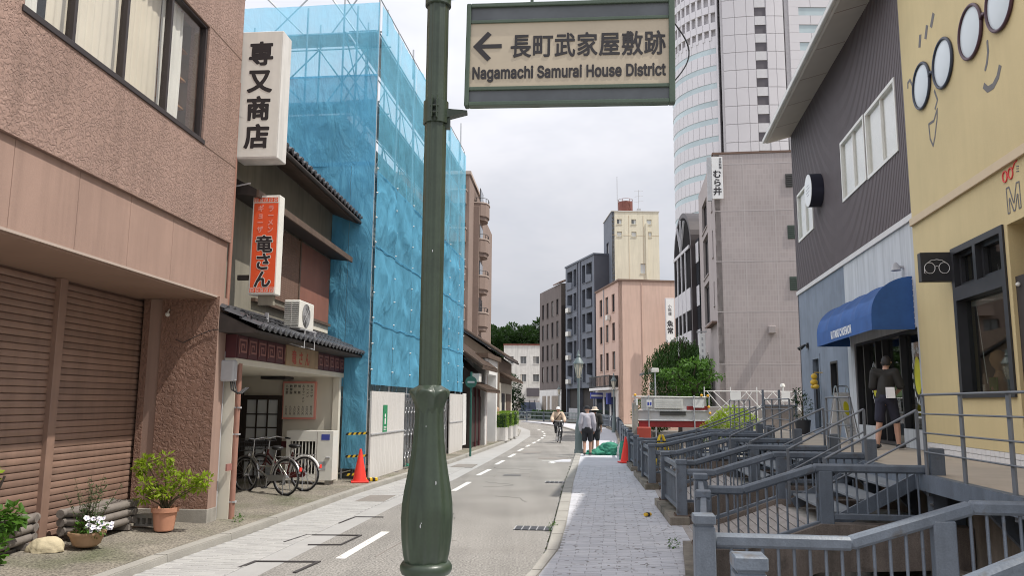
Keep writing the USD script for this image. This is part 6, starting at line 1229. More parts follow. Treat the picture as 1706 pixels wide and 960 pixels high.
# lower walls
ent = rect(0.16, 0.9, 4.5, 3.30)
for a, b in ((0.02, 1.28), (1.285, 2.55), (2.555, 3.82), (3.825, 5.08)):
    MB().prism(rect(a, 1.0, b, 5.288).difference(ent), -0.2, 0.0, OUT).build('wall_panel', 'wall_white_stained', t)
sw = rect(5.085, 0.9, 10.72, 5.288).difference(rect(8.1, 1.06, 9.15, 3.3)).difference(rect(6.15, 2.12, 6.9, 3.0))
MB().prism(sw, -0.2, 0.0, OUT).build('slate_wall', 'wall_slate', t)
B(0.0, 9, 10.6, 10.75, 0.9, 11.2).build('end_wall', 'charcoal_siding', t)
def framed(parent, a0, b0, a1, b1, e, nm, mat, pane_mat, dep=-.1, mull=()):
    fr = rect(a0, b0, a1, b1).difference(rect(a0 + e, b0 + e, a1 - e, b1 - e))
    for m in mull: fr = fr.union(rect(m - e / 2, b0, m + e / 2, b1))
    w = MB().prism(fr, dep - .04, dep + .11, OUT).build(nm, mat, parent); MB().prism(rect(a0 + e * .6, b0 + e * .6, a1 - e * .6, b1 - e * .6), dep, dep + .008, OUT).build('pane', pane_mat, w); return w
d_ = framed(t, 8.1, 1.06, 9.15, 3.3, 0.13, 'door', 'wall_slate', 'glass_shop'); B(-.1, -.055, 8.3, 8.33, 1.75, 2.5).build('handle', 'black_metal', d_)
framed(t, 6.15, 2.12, 6.9, 3.0, 0.06, 'window', 'black_metal', 'glass_shop')
sf = framed(t, 0.16, 1.06, 4.5, 3.30, 0.07, 'shop_front', 'black_metal', 'glass_shop', -.14, (1.30, 2.45, 2.95, 3.85))
B(-.0, .02, 0.23, 1.26, 1.06, 1.42).build('kick_panel', 'wall_white_stained', sf); B(-.0, .02, 3.0, 4.43, 1.06, 1.42).build('kick_panel', 'wall_white_stained', sf)
def yellow_logo(yc, zc, sc, d0):
    o = MB().prism(Polygon([(yc + .17 * sc * math.cos(u), zc + .36 * sc * math.sin(u)) for u in np.linspace(0, 2 * PI, 40)]), d0, d0 + .003, OUT).build('yellow_disc', 'logo_yellow', sf)
    mk = MB(); rl = random.Random(int(yc * 10))
    for k in range(16):
        u = k / 16 * 2 * PI; cy, cz = yc + .26 * sc * math.cos(u), zc + .50 * sc * math.sin(u)
        mk.prism(LineString([(cy - .03 * sc, cz - .05 * sc), (cy + rl.uniform(-.03, .03) * sc, cz + .05 * sc), (cy + .03 * sc, cz - .04 * sc)]).buffer(.010 * sc), d0, d0 + .003, OUT)
    mk.build('logo_mark', 'white_paint', o)
yellow_logo(0.68, 2.42, 1.0, -.128); yellow_logo(3.45, 2.35, .85, -.128)
B(-.0, .002, .45, .95, 1.55, 1.62).build('notice', 'white_paint', sf) if False else None
for z in (1.72, 1.62): MB().prism(rect(.5, z, .9, z + .03), -.128, -.125, OUT).build('opening_line', 'white_paint', sf)
# dim shop interior
rm = MB(); rm.box(.25, 5, .05, .1, .9, 5.2).box(.25, 5, 10.5, 10.55, .9, 5.2).box(4.9, 5, .1, 10.5, .9, 5.2).box(.25, 5, .1, 10.5, 3.5, 3.6).box(0.25, 5, .1, 10.5, 1.0, 1.048).build('room', 'room_mid', t)
b = MB()
for k in range(4): b.box(2.6, 2.9, .6 + k * 2.3, 2.3 + k * 2.3, 1.06, 1.9)
b.box(4.5, 4.8, 0.4, 10, 1.5, 1.55).box(4.5, 4.8, 0.4, 10, 2.1, 2.15).box(4.5, 4.8, 0.4, 10, 2.7, 2.75); b.build('display_counter', 'light_wood', t)
# wall lamps
l = MB(); l.tube([(0, .70, 4.5), (-.08, .70, 4.52)], .03, 8); l.lathe([(0.02, .13), (.05, .1), (.095, -.02), (.09, -.03), (0.0, .02)], 20, (-.14, .70, 4.47)); l.build('wall_lamp', 'pipe_grey', t, smooth=40)
l = MB(); l.box(-.05, 0, 9.45, 9.6, 3.55, 3.7)
for s in (-.14, .16): l.tube([(-.05, 9.52, 3.62), (-.12, 9.52 + s * .5, 3.64), (-.16, 9.52 + s, 3.6), (-.26, 9.52 + s, 3.52)], [.02, .02, .04, .055], 10)
l.build('spot_lamp', 'black_metal', t, smooth=40)
o = MB(); o.tube([(-.02, 7.75, 2.75), (-.25, 7.75, 2.75)], .012, 6); o.ball((-.25, 7.75, 2.64), .085, 2, (1, .9, 1)); o.ball((-.26, 7.74, 2.48), .10, 2, (1, 1, .9)); o.ball((-.24, 7.6, 2.36), .09, 2, (.9, 1.2, .7)); o.ball((-.25, 7.88, 2.36), .085, 2, (.9, 1.2, .7)); o.build('door_ornament', 'ornament_yellow', t, smooth=True)
# awning
aw = thing('awning', 'rounded blue awning with white lettering over the shop entrance', 'awning', (RX, RY, 0), RR)
PJ, y0, y1 = 0.76, 0.26, 4.82
sec = [(-PJ, 3.26), (-PJ, 3.56)] + [(-PJ * math.cos(u), 3.56 + 0.70 * math.sin(u)) for u in np.linspace(0.06, PI / 2, 14)]
ribs = np.linspace(y0, y1, 5)
for a, b in zip(ribs[:-1], ribs[1:]):
    ys = np.linspace(a, b, 7); V = [(x * (1 - .03 * math.sin(PI * k / 6)), y, z - .028 * math.sin(PI * k / 6) * (1 if z > 3.6 else 0)) for k, y in enumerate(ys) for x, z in sec]; n = len(sec)
    MB().add(V, [(i * n + j, (i + 1) * n + j, (i + 1) * n + j + 1, i * n + j + 1) for i in range(6) for j in range(1, n - 1)]).build('canopy_panel', 'awning_blue', aw, smooth=40)
MB().box(-PJ - .003, -PJ + .003, y0, y1, 3.26, 3.56).build('valance', 'awning_blue', aw)
for y in (y0, y1):
    e = MB().prism(Polygon(sec + [(-.005, 4.26), (-.005, 3.26)]), y - .004, y + .004, lambda a, b, d: (a, d, b)).build('end_panel', 'awning_blue', aw)
for k in range(9): B(-.012, .0, y0 - .018, y0 - .005, 3.36 + k * .105, 3.375 + k * .105).build('stud', 'white_paint', aw)
for y in ribs[1:-1]: MB().tube([(x * .93, y, z - .05) for x, z in sec[1:]], .012, 6).build('rib', 'pipe_grey', aw, smooth=True)
p, w = glyph_poly('KUTANI CHOEMON', 0.215, 0.05, key='l', sx=0.78)
lettersheet(aw, place(p, -3.42, 3.335), lambda a, b, d: (-PJ - .0035 - d, -a, b), 'white_paint')
# round sign
t = thing('round_sign', 'white faced round sign with a dark blue drum between the upper windows', 'sign', (RX, RY, 0), RR)
cs = [(6.98 + .46 * math.cos(u), 7.73 + .46 * math.sin(u)) for u in np.linspace(0, 2 * PI, 48)]
MB().prism(Polygon(cs), 0.03, 0.34, OUT).build('drum', 'cloth_navy', t); MB().prism(Polygon(cs).buffer(-.015), 0.341, 0.352, OUT).build('face', 'white_paint', t)
mk = MB()
for k, (dy, w) in enumerate(((.12, .12), (.03, .22), (-.06, .2), (-.15, .12))): mk.prism(rect(6.98 - w, 7.73 + dy, 6.98 + w, 7.73 + dy + .022), .3525, .355, OUT)
mk.build('print', 'pipe_grey', t)

# ------------------------------------------------------------------ yellow shop
t = thing('yellow_shop', 'ochre yellow shop wall with painted bespectacled faces and a big dark shop window', 'building', (RX, RY, 0), RR)
yw = rect(-9.5, 1.22, -0.005, 10.9).difference(rect(-3.62, 1.98, -1.75, 4.38)).difference(rect(-8.0, 1.0, -3.70, 4.35))
MB().prism(yw, -0.25, 0.03, OUT).build('wall', 'yellow_wall', t)
B(-.075, -.031, -9.5, -.005, 5.15, 5.29, .006).build('moulding', 'yellow_band', t)
for k in range(24):
    y = -0.02 - k * .155
    if y < -3.6: break
    for j in range(2): B(-.045, .1, y - .15, y - .003, 1.05 + j * .085, 1.13 + j * .085, .003).build('base_tile', 'tile_white', t)
wf = MB(); fr = rect(-3.62, 1.98, -1.75, 4.38)
for q in ((-3.50, 2.06, -1.86, 3.52), (-2.60, 3.74, -1.86, 4.28), (-3.52, 3.74, -2.70, 4.28)): fr = fr.difference(rect(*q))
w = MB().prism(fr, -.16, .06, OUT).build('window', 'black_metal', t)
MB().prism(rect(-3.5, 2.06, -1.86, 3.52), -.10, -.09, OUT).build('pane', 'glass_shop', w); MB().prism(rect(-3.52, 3.74, -1.86, 4.28), -.10, -.09, OUT).build('pane', 'glass_shop', w)
MB().prism(rect(-3.45, 3.42, -1.9, 3.5), -.2, -.15, OUT).build('blind', 'white_dirty', w)
for a0, a1 in ((-2.60, -1.86), (-3.52, -2.70)):
    MB().prism(rect(a0, 3.74, a1, 4.28).difference(rect(a0 + .06, 3.80, a1 - .06, 4.22)), -.09, -.03, OUT).build('sash', 'black_metal', w)
T([(.2, -1.95, 3.45), (.22, -2.1, 2.2)], .006, 5).build('blind_cord', 'white_paint', w)
rm = MB(); rm.box(.26, 4.5, -1.2, -1.1, .9, 5).box(.26, 4.5, -9.3, -9.2, .9, 5).box(4.4, 4.5, -9.2, -1.2, .9, 5).box(.26, 4.5, -9.2, -1.2, 4.5, 4.6).box(.26, 4.5, -9.2, -1.2, 1.0, 1.06).build('room', 'room_mid', t)
MB().box(.5, 1.2, -3.6, -2.3, 2.38, 2.52).box(.55, .6, -2.42, -2.3, 1.1, 2.4).box(1.0, 1.06, -3.5, -2.4, 1.1, 2.4).build('display_table', 'white_dirty', t)
b = MB(); rgs = random.Random(8)
for k in range(3):
    b.box(1.4, 1.7, -3.6, -2.2, 1.2 + k * .4, 1.24 + k * .4)
    for j in range(7): b.box(1.42, 1.68, -3.5 + j * .18, -3.4 + j * .18, 1.24 + k * .4, 1.24 + k * .4 + rgs.uniform(.1, .25))
b.build('shelf', 'light_wood', t)
for y, s in ((-2.05, .8), (-2.95, 1.0)):
    b = MB(); prf = [(0.10, 2.12), (.13, 2.16), (.09, 2.34), (.055, 2.42), (.05, 2.46), (.10, 2.52), (.125, 2.62), (.10, 2.72), (.03, 2.76), (0.001, 2.765)]
    b.lathe(prf, 20, (.42, y, -.04)); b.build('display_head', 'light_wood', t, smooth=True)
B(.3, .32, -2.22, -1.95, 2.06, 2.3).build('card', 'leaf_hedge', t)
# recessed porch at the right edge
MB().prism(rect(-8, 3.62, -3.71, 4.349), -1.3, -1.2, OUT).build('porch_wall', 'yellow_wall', t); B(-.029, 1.2, -3.72, -3.701, 1.05, 4.35).build('porch_side', 'yellow_wall', t); B(0, 1.2, -8, -3.72, 4.352, 4.45).build('porch_ceiling', 'yellow_wall', t)
MB().prism(rect(-8, 1.05, -3.72, 3.62).difference(rect(-8, 1.05, -3.95, 3.5)), -.30, -.02, OUT).build('porch_frame', 'dark_wood', t); B(.9, .95, -8, -3.75, 1.05, 3.6).build('porch_door', 'dark_wood', t)
b = MB(); b.ball((-.0, -3.83, 3.5), .03, 2); b.build('porch_bulb', 'white_plastic', t, smooth=True)
# painted faces
def stroke(pts, w, mat='mural_grey', nm='mural_stroke', cap=2): return MB().prism(LineString(pts).buffer(w / 2, cap_style=cap, join_style=1), 0.0305, 0.033, OUT).build(nm, mat, t)
for yc, zc, rim in ((-1.0, 7.49, 'rim_navy'), (-1.99, 7.48, 'rim_navy'), (-3.10, 7.49, 'rim_plum'), (-4.08, 7.47, 'rim_plum')):
    ring = np.linspace(0, 2 * PI, 56); r = .40
    rimp = MB().tube([(-.055, yc + r * math.cos(u), zc + r * math.sin(u)) for u in ring], .026, 10, cap=False).build('spectacle_rim', rim, t, smooth=True)
    lens = MB(); n = 40
    v = [(-.075, yc, zc)]; f = []
    for q, (rr_, xx) in enumerate(((.16, -.073), (.28, -.066), (.375, -.05))): v += [(xx, yc + rr_ * math.cos(u), zc + rr_ * math.sin(u)) for u in np.arange(n) / n * 2 * PI]
    F = [(0, 1 + k, 1 + (k + 1) % n) for k in range(n)]
    for q in (0, 1):
        for k in range(n): a0, a1 = 1 + q * n + k, 1 + q * n + (k + 1) % n; F += [(a0, a0 + n, a1 + n), (a0, a1 + n, a1)]
    lens.add(v, np.array(F)).build('lens', 'oval_white', rimp, smooth=True)
for a, b in ((-1.42, -1.57), (-3.51, -3.66)): T([(-.06, a, 7.50), (-.06, (a + b) / 2, 7.54), (-.06, b, 7.50)], .028, 8).build('bridge_piece', 'rim_navy' if a > -2 else 'rim_plum', t, smooth=True)
stroke([(-.64, 7.52), (-.40, 7.85), (-.28, 7.84), (-.27, 7.76)], .055, cap=1)
for a, b in (((-1.06, 8.43), (-.98, 8.22)), ((-1.40, 8.44), (-1.28, 8.24)), ((-1.72, 8.50), (-1.56, 8.32))): stroke([a, b], .11)
stroke([(-1.51, 7.2), (-1.62, 6.99), (-1.48, 6.87)], .05); stroke([(-1.58, 6.84), (-1.40, 6.70), (-1.16, 6.72), (-1.18, 6.45), (-1.29, 6.29), (-1.40, 6.42), (-1.55, 6.70), (-1.58, 6.84)], .045)
stroke([(-3.59, 7.10), (-3.59, 6.95), (-3.52, 6.80), (-3.46, 6.74)], .06, cap=1); stroke([(-3.36, 6.53), (-3.48, 6.42), (-3.66, 6.40), (-3.82, 6.47), (-3.92, 6.60)], .09)
# lettering and small red spectacles
from shapely import affinity as aff
mg, _ = glyph_poly('M', 0.53, 0, key='l'); mg = fit(mg, 3.78, 4.18, 4.48, 4.86)
MB().prism(mg.difference(mg.buffer(-.022)), 0.0305, 0.034, RD).build('lettering', 'mural_grey', t)
mi, _ = glyph_poly('ミ', 0.12, 0, key='r'); MB().prism(place(mi, 4.10, 4.98), .0305, .034, RD).build('lettering', 'mural_grey', t)
for c in (3.79, 3.96): MB().tube([(-.035, -(c + .065 * math.cos(u)), 5.02 + .075 * math.sin(u)) for u in np.linspace(0, 2 * PI, 24)], .012, 6, cap=False).build('red_rim', 'rim_red', t, smooth=True)
T([(-.035, -4.02, 5.05), (-.035, -4.10, 5.13), (-.035, -4.17, 5.14)], .011, 6).build('red_rim', 'rim_red', t, smooth=True)
# blade sign
s = thing('blade_sign', 'black box sign with a white outline of spectacles beside the yellow shop window', 'sign', (RX, RY, 0), RR)
B(-.52, -.032, -1.76, -1.62, 3.86, 4.34, .006).build('box', 'black_plastic', s)
g_ = MB()
for xc in (-.385, -.165): g_.tube([(xc + .08 * math.cos(u), -1.764, 4.08 + .09 * math.sin(u)) for u in np.linspace(0, 2 * PI, 28)], .005, 6, cap=False)
g_.tube([(-.305, -1.764, 4.10), (-.275, -1.764, 4.115), (-.245, -1.764, 4.10)], .005, 6); g_.tube([(-.43, -1.764, 4.155), (-.36, -1.764, 4.205), (-.275, -1.764, 4.22), (-.19, -1.764, 4.205), (-.12, -1.764, 4.155)], .005, 6); g_.tube([(-.465, -1.764, 4.08), (-.475, -1.764, 4.0), (-.445, -1.764, 3.99)], .005, 6)
g_.build('spectacle_outline', 'white_paint', s, smooth=True)
# standing signboard on the terrace
s = thing('standing_sign', 'white A shaped standing signboard with a yellow oval on the terrace', 'signboard', (7.22, 17.6, 1.05), 24)
for sg in (1, -1):
    MB().prism(rect(-.15, .12, .15, 1.08), -.008, .008, lambda a, b, d: (a, -sg * (.26 - b * .2) + d, b)).build('board', 'white_paint', s)
    for x in (-.165, .165): T([(x, -sg * .30, 0), (x, -sg * .02, 1.22)], .014, 6).build('leg', 'steel_bright', s)
T([(-.165, 0, 1.22), (.165, 0, 1.22)], .014, 6).build('top_bar', 'steel_bright', s)
MB().prism(Polygon([(.085 * math.cos(u), .74 + .15 * math.sin(u)) for u in np.linspace(0, 2 * PI, 30)]), 0.009, .012, lambda a, b, d: (a, -(.26 - b * .2) - d, b)).build('yellow_disc', 'logo_yellow', s)
for z in (.25, .32, .39): MB().prism(rect(-.09, z, .09, z + .02), .009, .012, lambda a, b, d: (a, -(.26 - b * .2) - d, b)).build('print_line', 'pipe_grey', s)
s = thing('plant_pot', 'dark pot with a green shrub beside the narrow grey shop door', 'potted plant', (8.15, 22.6, 1.05), 0)
b = MB(); b.lathe([(0.0, 0.0), (.17, 0.0), (.22, .38), (.20, .40), (0.0, .36)], 24); b.build('pot', 'black_plastic', s, smooth=40)
leaves(420, blobs([((0, 0, .75), (.26, .26, .38)), ((-.1, -.05, 1.05), (.18, .18, .22))]), .075, random.Random(71)).build('foliage', 'leaf_dark', s); T([(0, 0, .3), (0, 0, .9)], .02, 6).build('stem', 'stem', s)

# ================================================================== BEIGE BLOCK, ARCHED BUILDING, TOWER
t = thing('beige_block', 'beige tiled block with three louvred vents behind the construction fence', 'building', (9.86, 38.0, 0), -8)
xs = [0.0, 1.40, 2.83, 4.26, 5.69, 7.12, 8.5]; zs = [0.0, 1.3, 3.75, 6.25, 8.7, 11.2, 13.55, 14.05]
for a, b in zip(xs[:-1], xs[1:]):
    for c, d in zip(zs[:-1], zs[1:]): B(a + .003, b - .003, 0.0, 0.05, c + .003, d - .003).build('wall_panel', 'beige_tile', t)
B(0.01, 8.5, 0.03, 0.3, 0, 14.03).build('joint_backing', 'tower_panel', t)
for z in zs[1:-1]: B(0, 8.5, -.004, -.0005, z - .022, z + .022).build('joint_strip', 'beige_joint', t)
for x in xs[1:-1]: B(x - .016, x + .016, -.003, -.0003, 0, 14.0).build('joint_strip', 'beige_joint', t)
B(-.05, 8.6, -.03, .35, 14.06, 14.16).build('coping', 'joint_dark', t)
hol = [(1.0, 11.5, 1.35, 12.75), (1.0, 9.15, 1.35, 10.5), (1.0, 6.7, 1.35, 7.9), (3.6, 11.3, 6.2, 12.9), (3.4, 8.7, 6.0, 10.9), (3.4, 6.1, 6.0, 8.3)]
wall_holes(t, 8.0, 14.05, hol, .28, lambda a, b, d: (-d, a, b), 'beige_edge')
B(0.3, 8.5, 0.31, 8, 0, 14.0).build('body', 'beige_edge', t)
B(-.25, -.001, .3, 3.2, 5.75, 5.85).build('canopy', 'joint_dark', t)
for z, m in ((12.3, 'louvre_dark'), (9.75, 'louvre_green'), (7.25, 'louvre_green')):
    v = B(3.38, 3.98, -.03, -.001, z, z + .66).build('vent', m, t)
    for k in range(6): B(3.41, 3.95, -.055, -.031, z + .05 + k * .1, z + .10 + k * .1).build('louvre', m, v)
B(2.30, 2.62, -.30, -.001, 5.2, 5.55, .02).build('wall_box', 'beige_edge', t)
s = thing('vertical_sign', 'white vertical sign with black brush characters on the top corner of the beige block', 'sign', (9.70, 37.72, 11.75), -8)
B(0, .52, 0, .12, 0, 2.1, .01).build('board', 'white_paint', s); B(-.22, -.02, .0, .14, -.1, 2.1).build('side_board', 'pipe_grey', s)
p, _ = glyph_poly('むら井', .42, .02, vertical=True, key='r'); lettersheet(s, place(p, .25, 1.45).buffer(.008), lambda a, b, d: (a, -.001 - d, b), 'ink_black', .004)
p, _ = glyph_poly('日本料理', .14, 0, vertical=True, key='r'); lettersheet(s, place(p, .41, 2.05), lambda a, b, d: (a, -.001 - d, b), 'ink_black', .004)
s = thing('vertical_sign', 'small white vertical sign beside the willow at the foot of the beige block', 'sign', (9.45, 40.2, 3.9), -8)
B(0, .32, 0, .1, 0, 1.5, .01).build('board', 'white_paint', s); B(-.1, .4, .02, .08, 1.55, 1.62).build('arm', 'pipe_grey', s)
b = MB()
for k in range(4): b.prism(rect(.12, .25 + k * .3, .2, .4 + k * .3), .001, .004, lambda a, bb, d: (a, -d, bb))
b.build('print', 'pipe_grey', s)

t = thing('arched_building', 'white building with a tall dark arched bay window', 'building', (11.25, 46.4, 0), -1.5)
def arch(y0, y1, z0, zt):
    r = (y1 - y0) / 2; c = (y0 + y1) / 2
    return Polygon([(y0, z0), (y1, z0)] + [(c + r * math.cos(u), zt - r * .9 + r * .9 * math.sin(u)) for u in np.linspace(0, PI, 24)])
B(0, 6, 0.0, 8.6, 0, 11.9).build('wall', 'arch_white', t)
MB().prism(arch(0.6, 6.4, 0.5, 13.9), 0.0, .55, OUT).build('bay_frame', 'bronze_frame', t); MB().prism(arch(0.6, 6.4, 10, 13.9), -5, -.001, OUT).build('vault', 'bronze_frame', t)
MB().prism(arch(0.95, 6.05, 10.0, 13.6), .551, .57, OUT).build('pane', 'void_dark', t)
for z0, z1 in ((7.45, 8.75), (4.9, 6.15), (2.5, 3.8)): B(-.62, -.552, 0.9, 6.1, z1 - .001 - 1.3, z1 + .05).build('spandrel', 'arch_white', t)
for z0, z1 in ((8.8, 10.0), (6.2, 7.4), (3.85, 4.8)):
    B(-.575, -.552, .95, 6.05, z0, z1).build('pane', 'void_dark', t)
for y in (2.2, 3.5, 4.8): B(-.64, -.576, y - .09, y + .09, 3.85, 11.3).build('mullion', 'arch_white', t)
B(-.65, -.576, .9, 6.1, 11.2, 11.4).build('transom', 'arch_white', t)
for u in (-.55, 0, .55): MB().beam((-.61, 3.5, 11.4), (-.61, 3.5 + 2.2 * math.sin(u), 11.4 + 2.1 * math.cos(u)), .07, .14, up=(1, 0, 0)).build('mullion', 'arch_white', t)
for z in (2.5, 5.0, 7.6, 10.2): B(-.3, 0, -.2, .55, z, z + 1.2).build('side_panel', 'arch_white', t)
B(-.28, -.002, -.2, .55, .1, 11.6).build('side_glass', 'glass_dark', t)
B(-.1, .3, 8.2, 8.75, 0, 12.4).build('pilaster', 'arch_white', t)
b = MB(); b.tube([(2, 9, 11.9), (2, 9, 12.3)], .12, 8); b.lathe([(.25, 0), (.3, .2), (.1, .35), (0, .36)], 12, (2, 9, 12.3)); b.build('roof_vent', 'joint_dark', t)

def arcbox(c, r0, r1, a0, a1, z0, z1, n=3):
    a = np.radians(np.linspace(a0, a1, n + 1)); m = n + 1
    ring = lambda r, z: np.stack([c[0] + r * np.sin(a), c[1] - r * np.cos(a), np.full(m, z)], 1)
    v = np.vstack([ring(r1, z0), ring(r1, z1), ring(r0, z1), ring(r0, z0)]); k = np.arange(n)
    f = np.vstack([np.stack([k + q * m, k + 1 + q * m, k + 1 + ((q + 1) % 4) * m, k + ((q + 1) % 4) * m], 1) for q in range(4)] + [[(0, m, 2 * m, 3 * m), (n, n + 3 * m, n + 2 * m, n + m)]])
    return MB().add(v, f)
t = thing('hotel_tower', 'pale high rise tower with a rounded front rising out of the picture', 'tower', (0, 0, 0), 0)
CL, RL, CC, RC_ = (47.5, 165.0), 12.8, (52.0, 190.0), 40.0
FH = 3.72
arcbox(CL, 1, RL - .5, -110, -28, 0, 104, 20).build('left_core', 'tower_joint', t); arcbox(CC, 20, RC_ - .25, -15.3, 2.6, 0, 104, 12).build('front_core', 'tower_joint', t)
B(54.2, 90, 150.6, 185, 0, 104).build('wing_core', 'tower_joint', t); B(45, 70, 160, 190, 0, 103).build('rear_core', 'tower_joint', t)
segs = np.linspace(-108, -28.5, 13)
for k in range(9, 26):
    z = 2.0 + k * FH
    for a0, a1 in zip(segs[:-1], segs[1:]):
        if z < 76: arcbox(CL, RL - .4, RL, a0 + .15, a1 - .15, z + 1.25, z + FH + .05, 2).build('panel', 'tower_panel', t)
        else: arcbox(CL, RL - .4, RL + .15, a0 + .15, a1 - .15, z + 1.5, z + FH - .7, 2).build('panel', 'tower_panel', t)
    if z < 76: w = arcbox(CL, RL - .35, RL - .06, -108, -28.6, z + .06, z + 1.24, 16).build('window_band', 'glass_blue', t)
    else:
        w = arcbox(CL, RL - 1.2, RL - .9, -108, -28.6, z - .7, z + 1.5, 16).build('window_band', 'glass_dark', t)
        for a0 in segs[:-1]: arcbox(CL, RL - 1.0, RL + .1, a0 - .5, a0 + 1.6, z - .75, z + 1.55, 1).build('pier', 'tower_panel', w)
cs_ = np.linspace(-14.6, 2.4, 6)
cols = [(-14.6, -11.3), (-11.2, -8.0), (-7.9, -5.75), (-2.35, 0.0), (0.1, 2.5)]
for k in range(8, 27):
    z = 0.8 + k * FH
    for a0, a1 in cols: arcbox(CC, RC_ - .3, RC_, a0, a1, z + .05, z + FH - .05, 3).build('panel', 'tower_panel', t)
    arcbox(CC, RC_ - .3, RC_ - .08, -5.6, -2.5, z + 1.9, z + FH, 3).build('spandrel', 'arch_white', t); w = arcbox(CC, RC_ - .3, RC_ - .2, -5.6, -2.5, z, z + 1.9, 3).build('slot_window', 'tower_dark', t)
    for j in range(4): B(55.0 + j * 4.4, 55.0 + j * 4.4 + 4.32, 150.3, 150.6, z + 2.1, z + FH + .3).build('panel', 'tower_panel', t)
    wb = B(57.0, 72.0, 150.45, 150.59, z + .4, z + 2.05).build('window_band', 'glass_blue', t)
    for j in range(2): B(55.0 + j * 16, 56.95 + j * 16, 150.3, 150.6, z + .35, z + 2.08).build('panel', 'tower_panel', t)
arcbox(CL, RL - .3, RL + .35, -29.2, -27.6, 0, 104, 1).build('seam_fin', 'tower_panel', t)

# ================================================================== FAR SIDE OF THE STREET
t = thing('pink_building', 'salmon pink four storey building with three columns of windows and a shopfront', 'building', (10.15, 75.0, 0), 8)
hol = [(a, z, a + 1.05, z + 1.75) for z in (10.7, 7.9, 5.1) for a in (1.6, 4.0, 6.4)]
wall_holes(t, 9.0, 13.45, hol, .3, lambda a, b, d: (-d, a, b), 'pink_wall')
B(0.0, 8, 0, .35, 0, 13.45).build('end_wall', 'pink_wall', t); B(.31, 8, .36, 9, 0, 13.2).build('body', 'pink_wall', t); B(-.1, 8.1, -.1, 9.1, 13.452, 13.62).build('coping', 'joint_dark', t)
B(-.9, -.001, .6, 8.6, 3.15, 3.4).build('balcony_slab', 'white_paint', t)
b = MB()
for k in range(26): b.box(-.88, -.84, .7 + k * .31, .75 + k * .31, 3.4, 4.5)
b.box(-.9, -.82, .6, 8.6, 4.45, 4.55).box(-.9, -.82, .6, 8.6, 3.45, 3.55).box(-.88, 0, .62, .68, 3.4, 4.5); b.build('balcony_rail', 'black_metal', t)
B(-.12, -.001, .5, 8.9, 0, 3.1).build('shop_wall', 'white_paint', t)
for a, b_, m in ((1.2, 2.5, 'glass_dark'), (3.4, 5.0, 'glass_dark'), (6.0, 8.4, 'glass_dark')): B(-.2, -.121, a, b_, .3, 2.5).build('shop_window', m, t)
B(-1.5, -.25, 5.4, 5.7, 2.35, 2.95).build('blue_sign', 'print_blue', t); B(-.5, -.13, 2.7, 3.3, 1.8, 2.9).build('blue_banner', 'print_blue', t); B(-1.45, -.3, 5.38, 5.398, 2.55, 2.72).build('sign_print', 'white_paint', t)
B(2.2, 2.26, -.06, -.001, 2, 13.3).build('downpipe', 'pink_wall', t); T([(-.06, 5.6, 3.4), (-.06, 5.6, 13.4)], .05, 6).build('downpipe', 'pipe_grey', t); B(-.4, -.05, 3.0, 3.7, 10.0, 10.5, .03).build('air_unit', 'white_plastic', t)
s = thing('vertical_sign', 'pale vertical sign with black brush characters on the end wall of the pink building', 'sign', (14.35, 74.1, 7.5), 4)
B(0, .85, 0, .2, 0, 4.2, .02).build('board', 'tower_panel', s); B(.06, .79, -.012, -.001, .08, 4.12).build('face', 'white_paint', s)
p, _ = glyph_poly('魚常', .62, .05, vertical=True, key='r'); lettersheet(s, place(p, .42, 2.1).buffer(.01), lambda a, b, d: (a, -.013 - d, b), 'ink_black', .006)
p, _ = glyph_poly('小料理', .34, .05, vertical=True, key='r'); lettersheet(s, place(p, .42, 3.6), lambda a, b, d: (a, -.013 - d, b), 'ink_black', .006)
t = thing('tiled_house', 'small house with dark tiled eaves at the foot of the pink building, behind the willow', 'house', (11.6, 58.0, 0), 2)
MB().prism(Polygon([(-.3, 0), (6, 0), (6, 4.6), (2.5, 5.9), (-.3, 4.4)]), 0, 5, XZ).build('wall', 'pink_wall', t)
MB().prism(Polygon([(-1.3, 4.05), (-1.3, 4.2), (2.5, 6.35), (6.6, 4.8), (6.6, 4.65), (2.5, 6.1)]), -.5, 5.4, XZ).build('roof', 'roof_tile', t)
MB().prism(Polygon([(-1.9, 2.0), (-1.9, 2.1), (0, 2.75), (0, 2.6)]), -.4, 5, XZ).build('lower_eave', 'roof_tile', t); B(-.35, -.301, .6, 2.2, 1.0, 2.0).build('window', 'brown_wood', t); B(-.9, -.3, 3, 3.6, 2.9, 3.5).build('air_unit', 'white_plastic', t)

t = thing('cream_tower', 'cream stair tower with rows of tiny windows below the rust red water tank', 'building', (10.95, 86.0, 0), 2)
wh = [(x, z, x + .55, z + .55) for z in (20.1, 21.5) for x in (.55, 2.15, 3.85)] + [(3.1, 16.0, 3.65, 17.1)]
wall_holes(t, 5.2, 22.9, wh, .3, FY, 'cream_wall', z0=0, glass='glass_white', frame='cream_wall')
wall_holes(t, 6.0, 22.9, [(2.5, 18.6, 4.0, 20.0), (2.5, 14.8, 4.0, 16.2)], .28, lambda a, b, d: (-.001 - d, a, b), 'slate_wall')
B(.31, 5.2, .31, 6, 0, 22.8).build('body', 'cream_wall', t); B(-.08, 5.28, -.06, 6.1, 22.902, 23.0).build('coping', 'gutter_white', t)
for x in (1.85, 3.45): B(x, x + .03, -.02, -.001, 13, 22.5).build('joint', 'yellow_band', t)
B(3.72, 3.95, -.12, -.001, 12, 21.6).build('duct', 'cream_wall', t)
for z in (15, 20.2): B(0, 5.2, -.015, -.001, z, z + .03).build('joint', 'yellow_band', t)
k = thing('water_tank', 'rust red cylindrical water tank on the cream tower', 'tank', (12.75, 88.0, 22.95), 0)
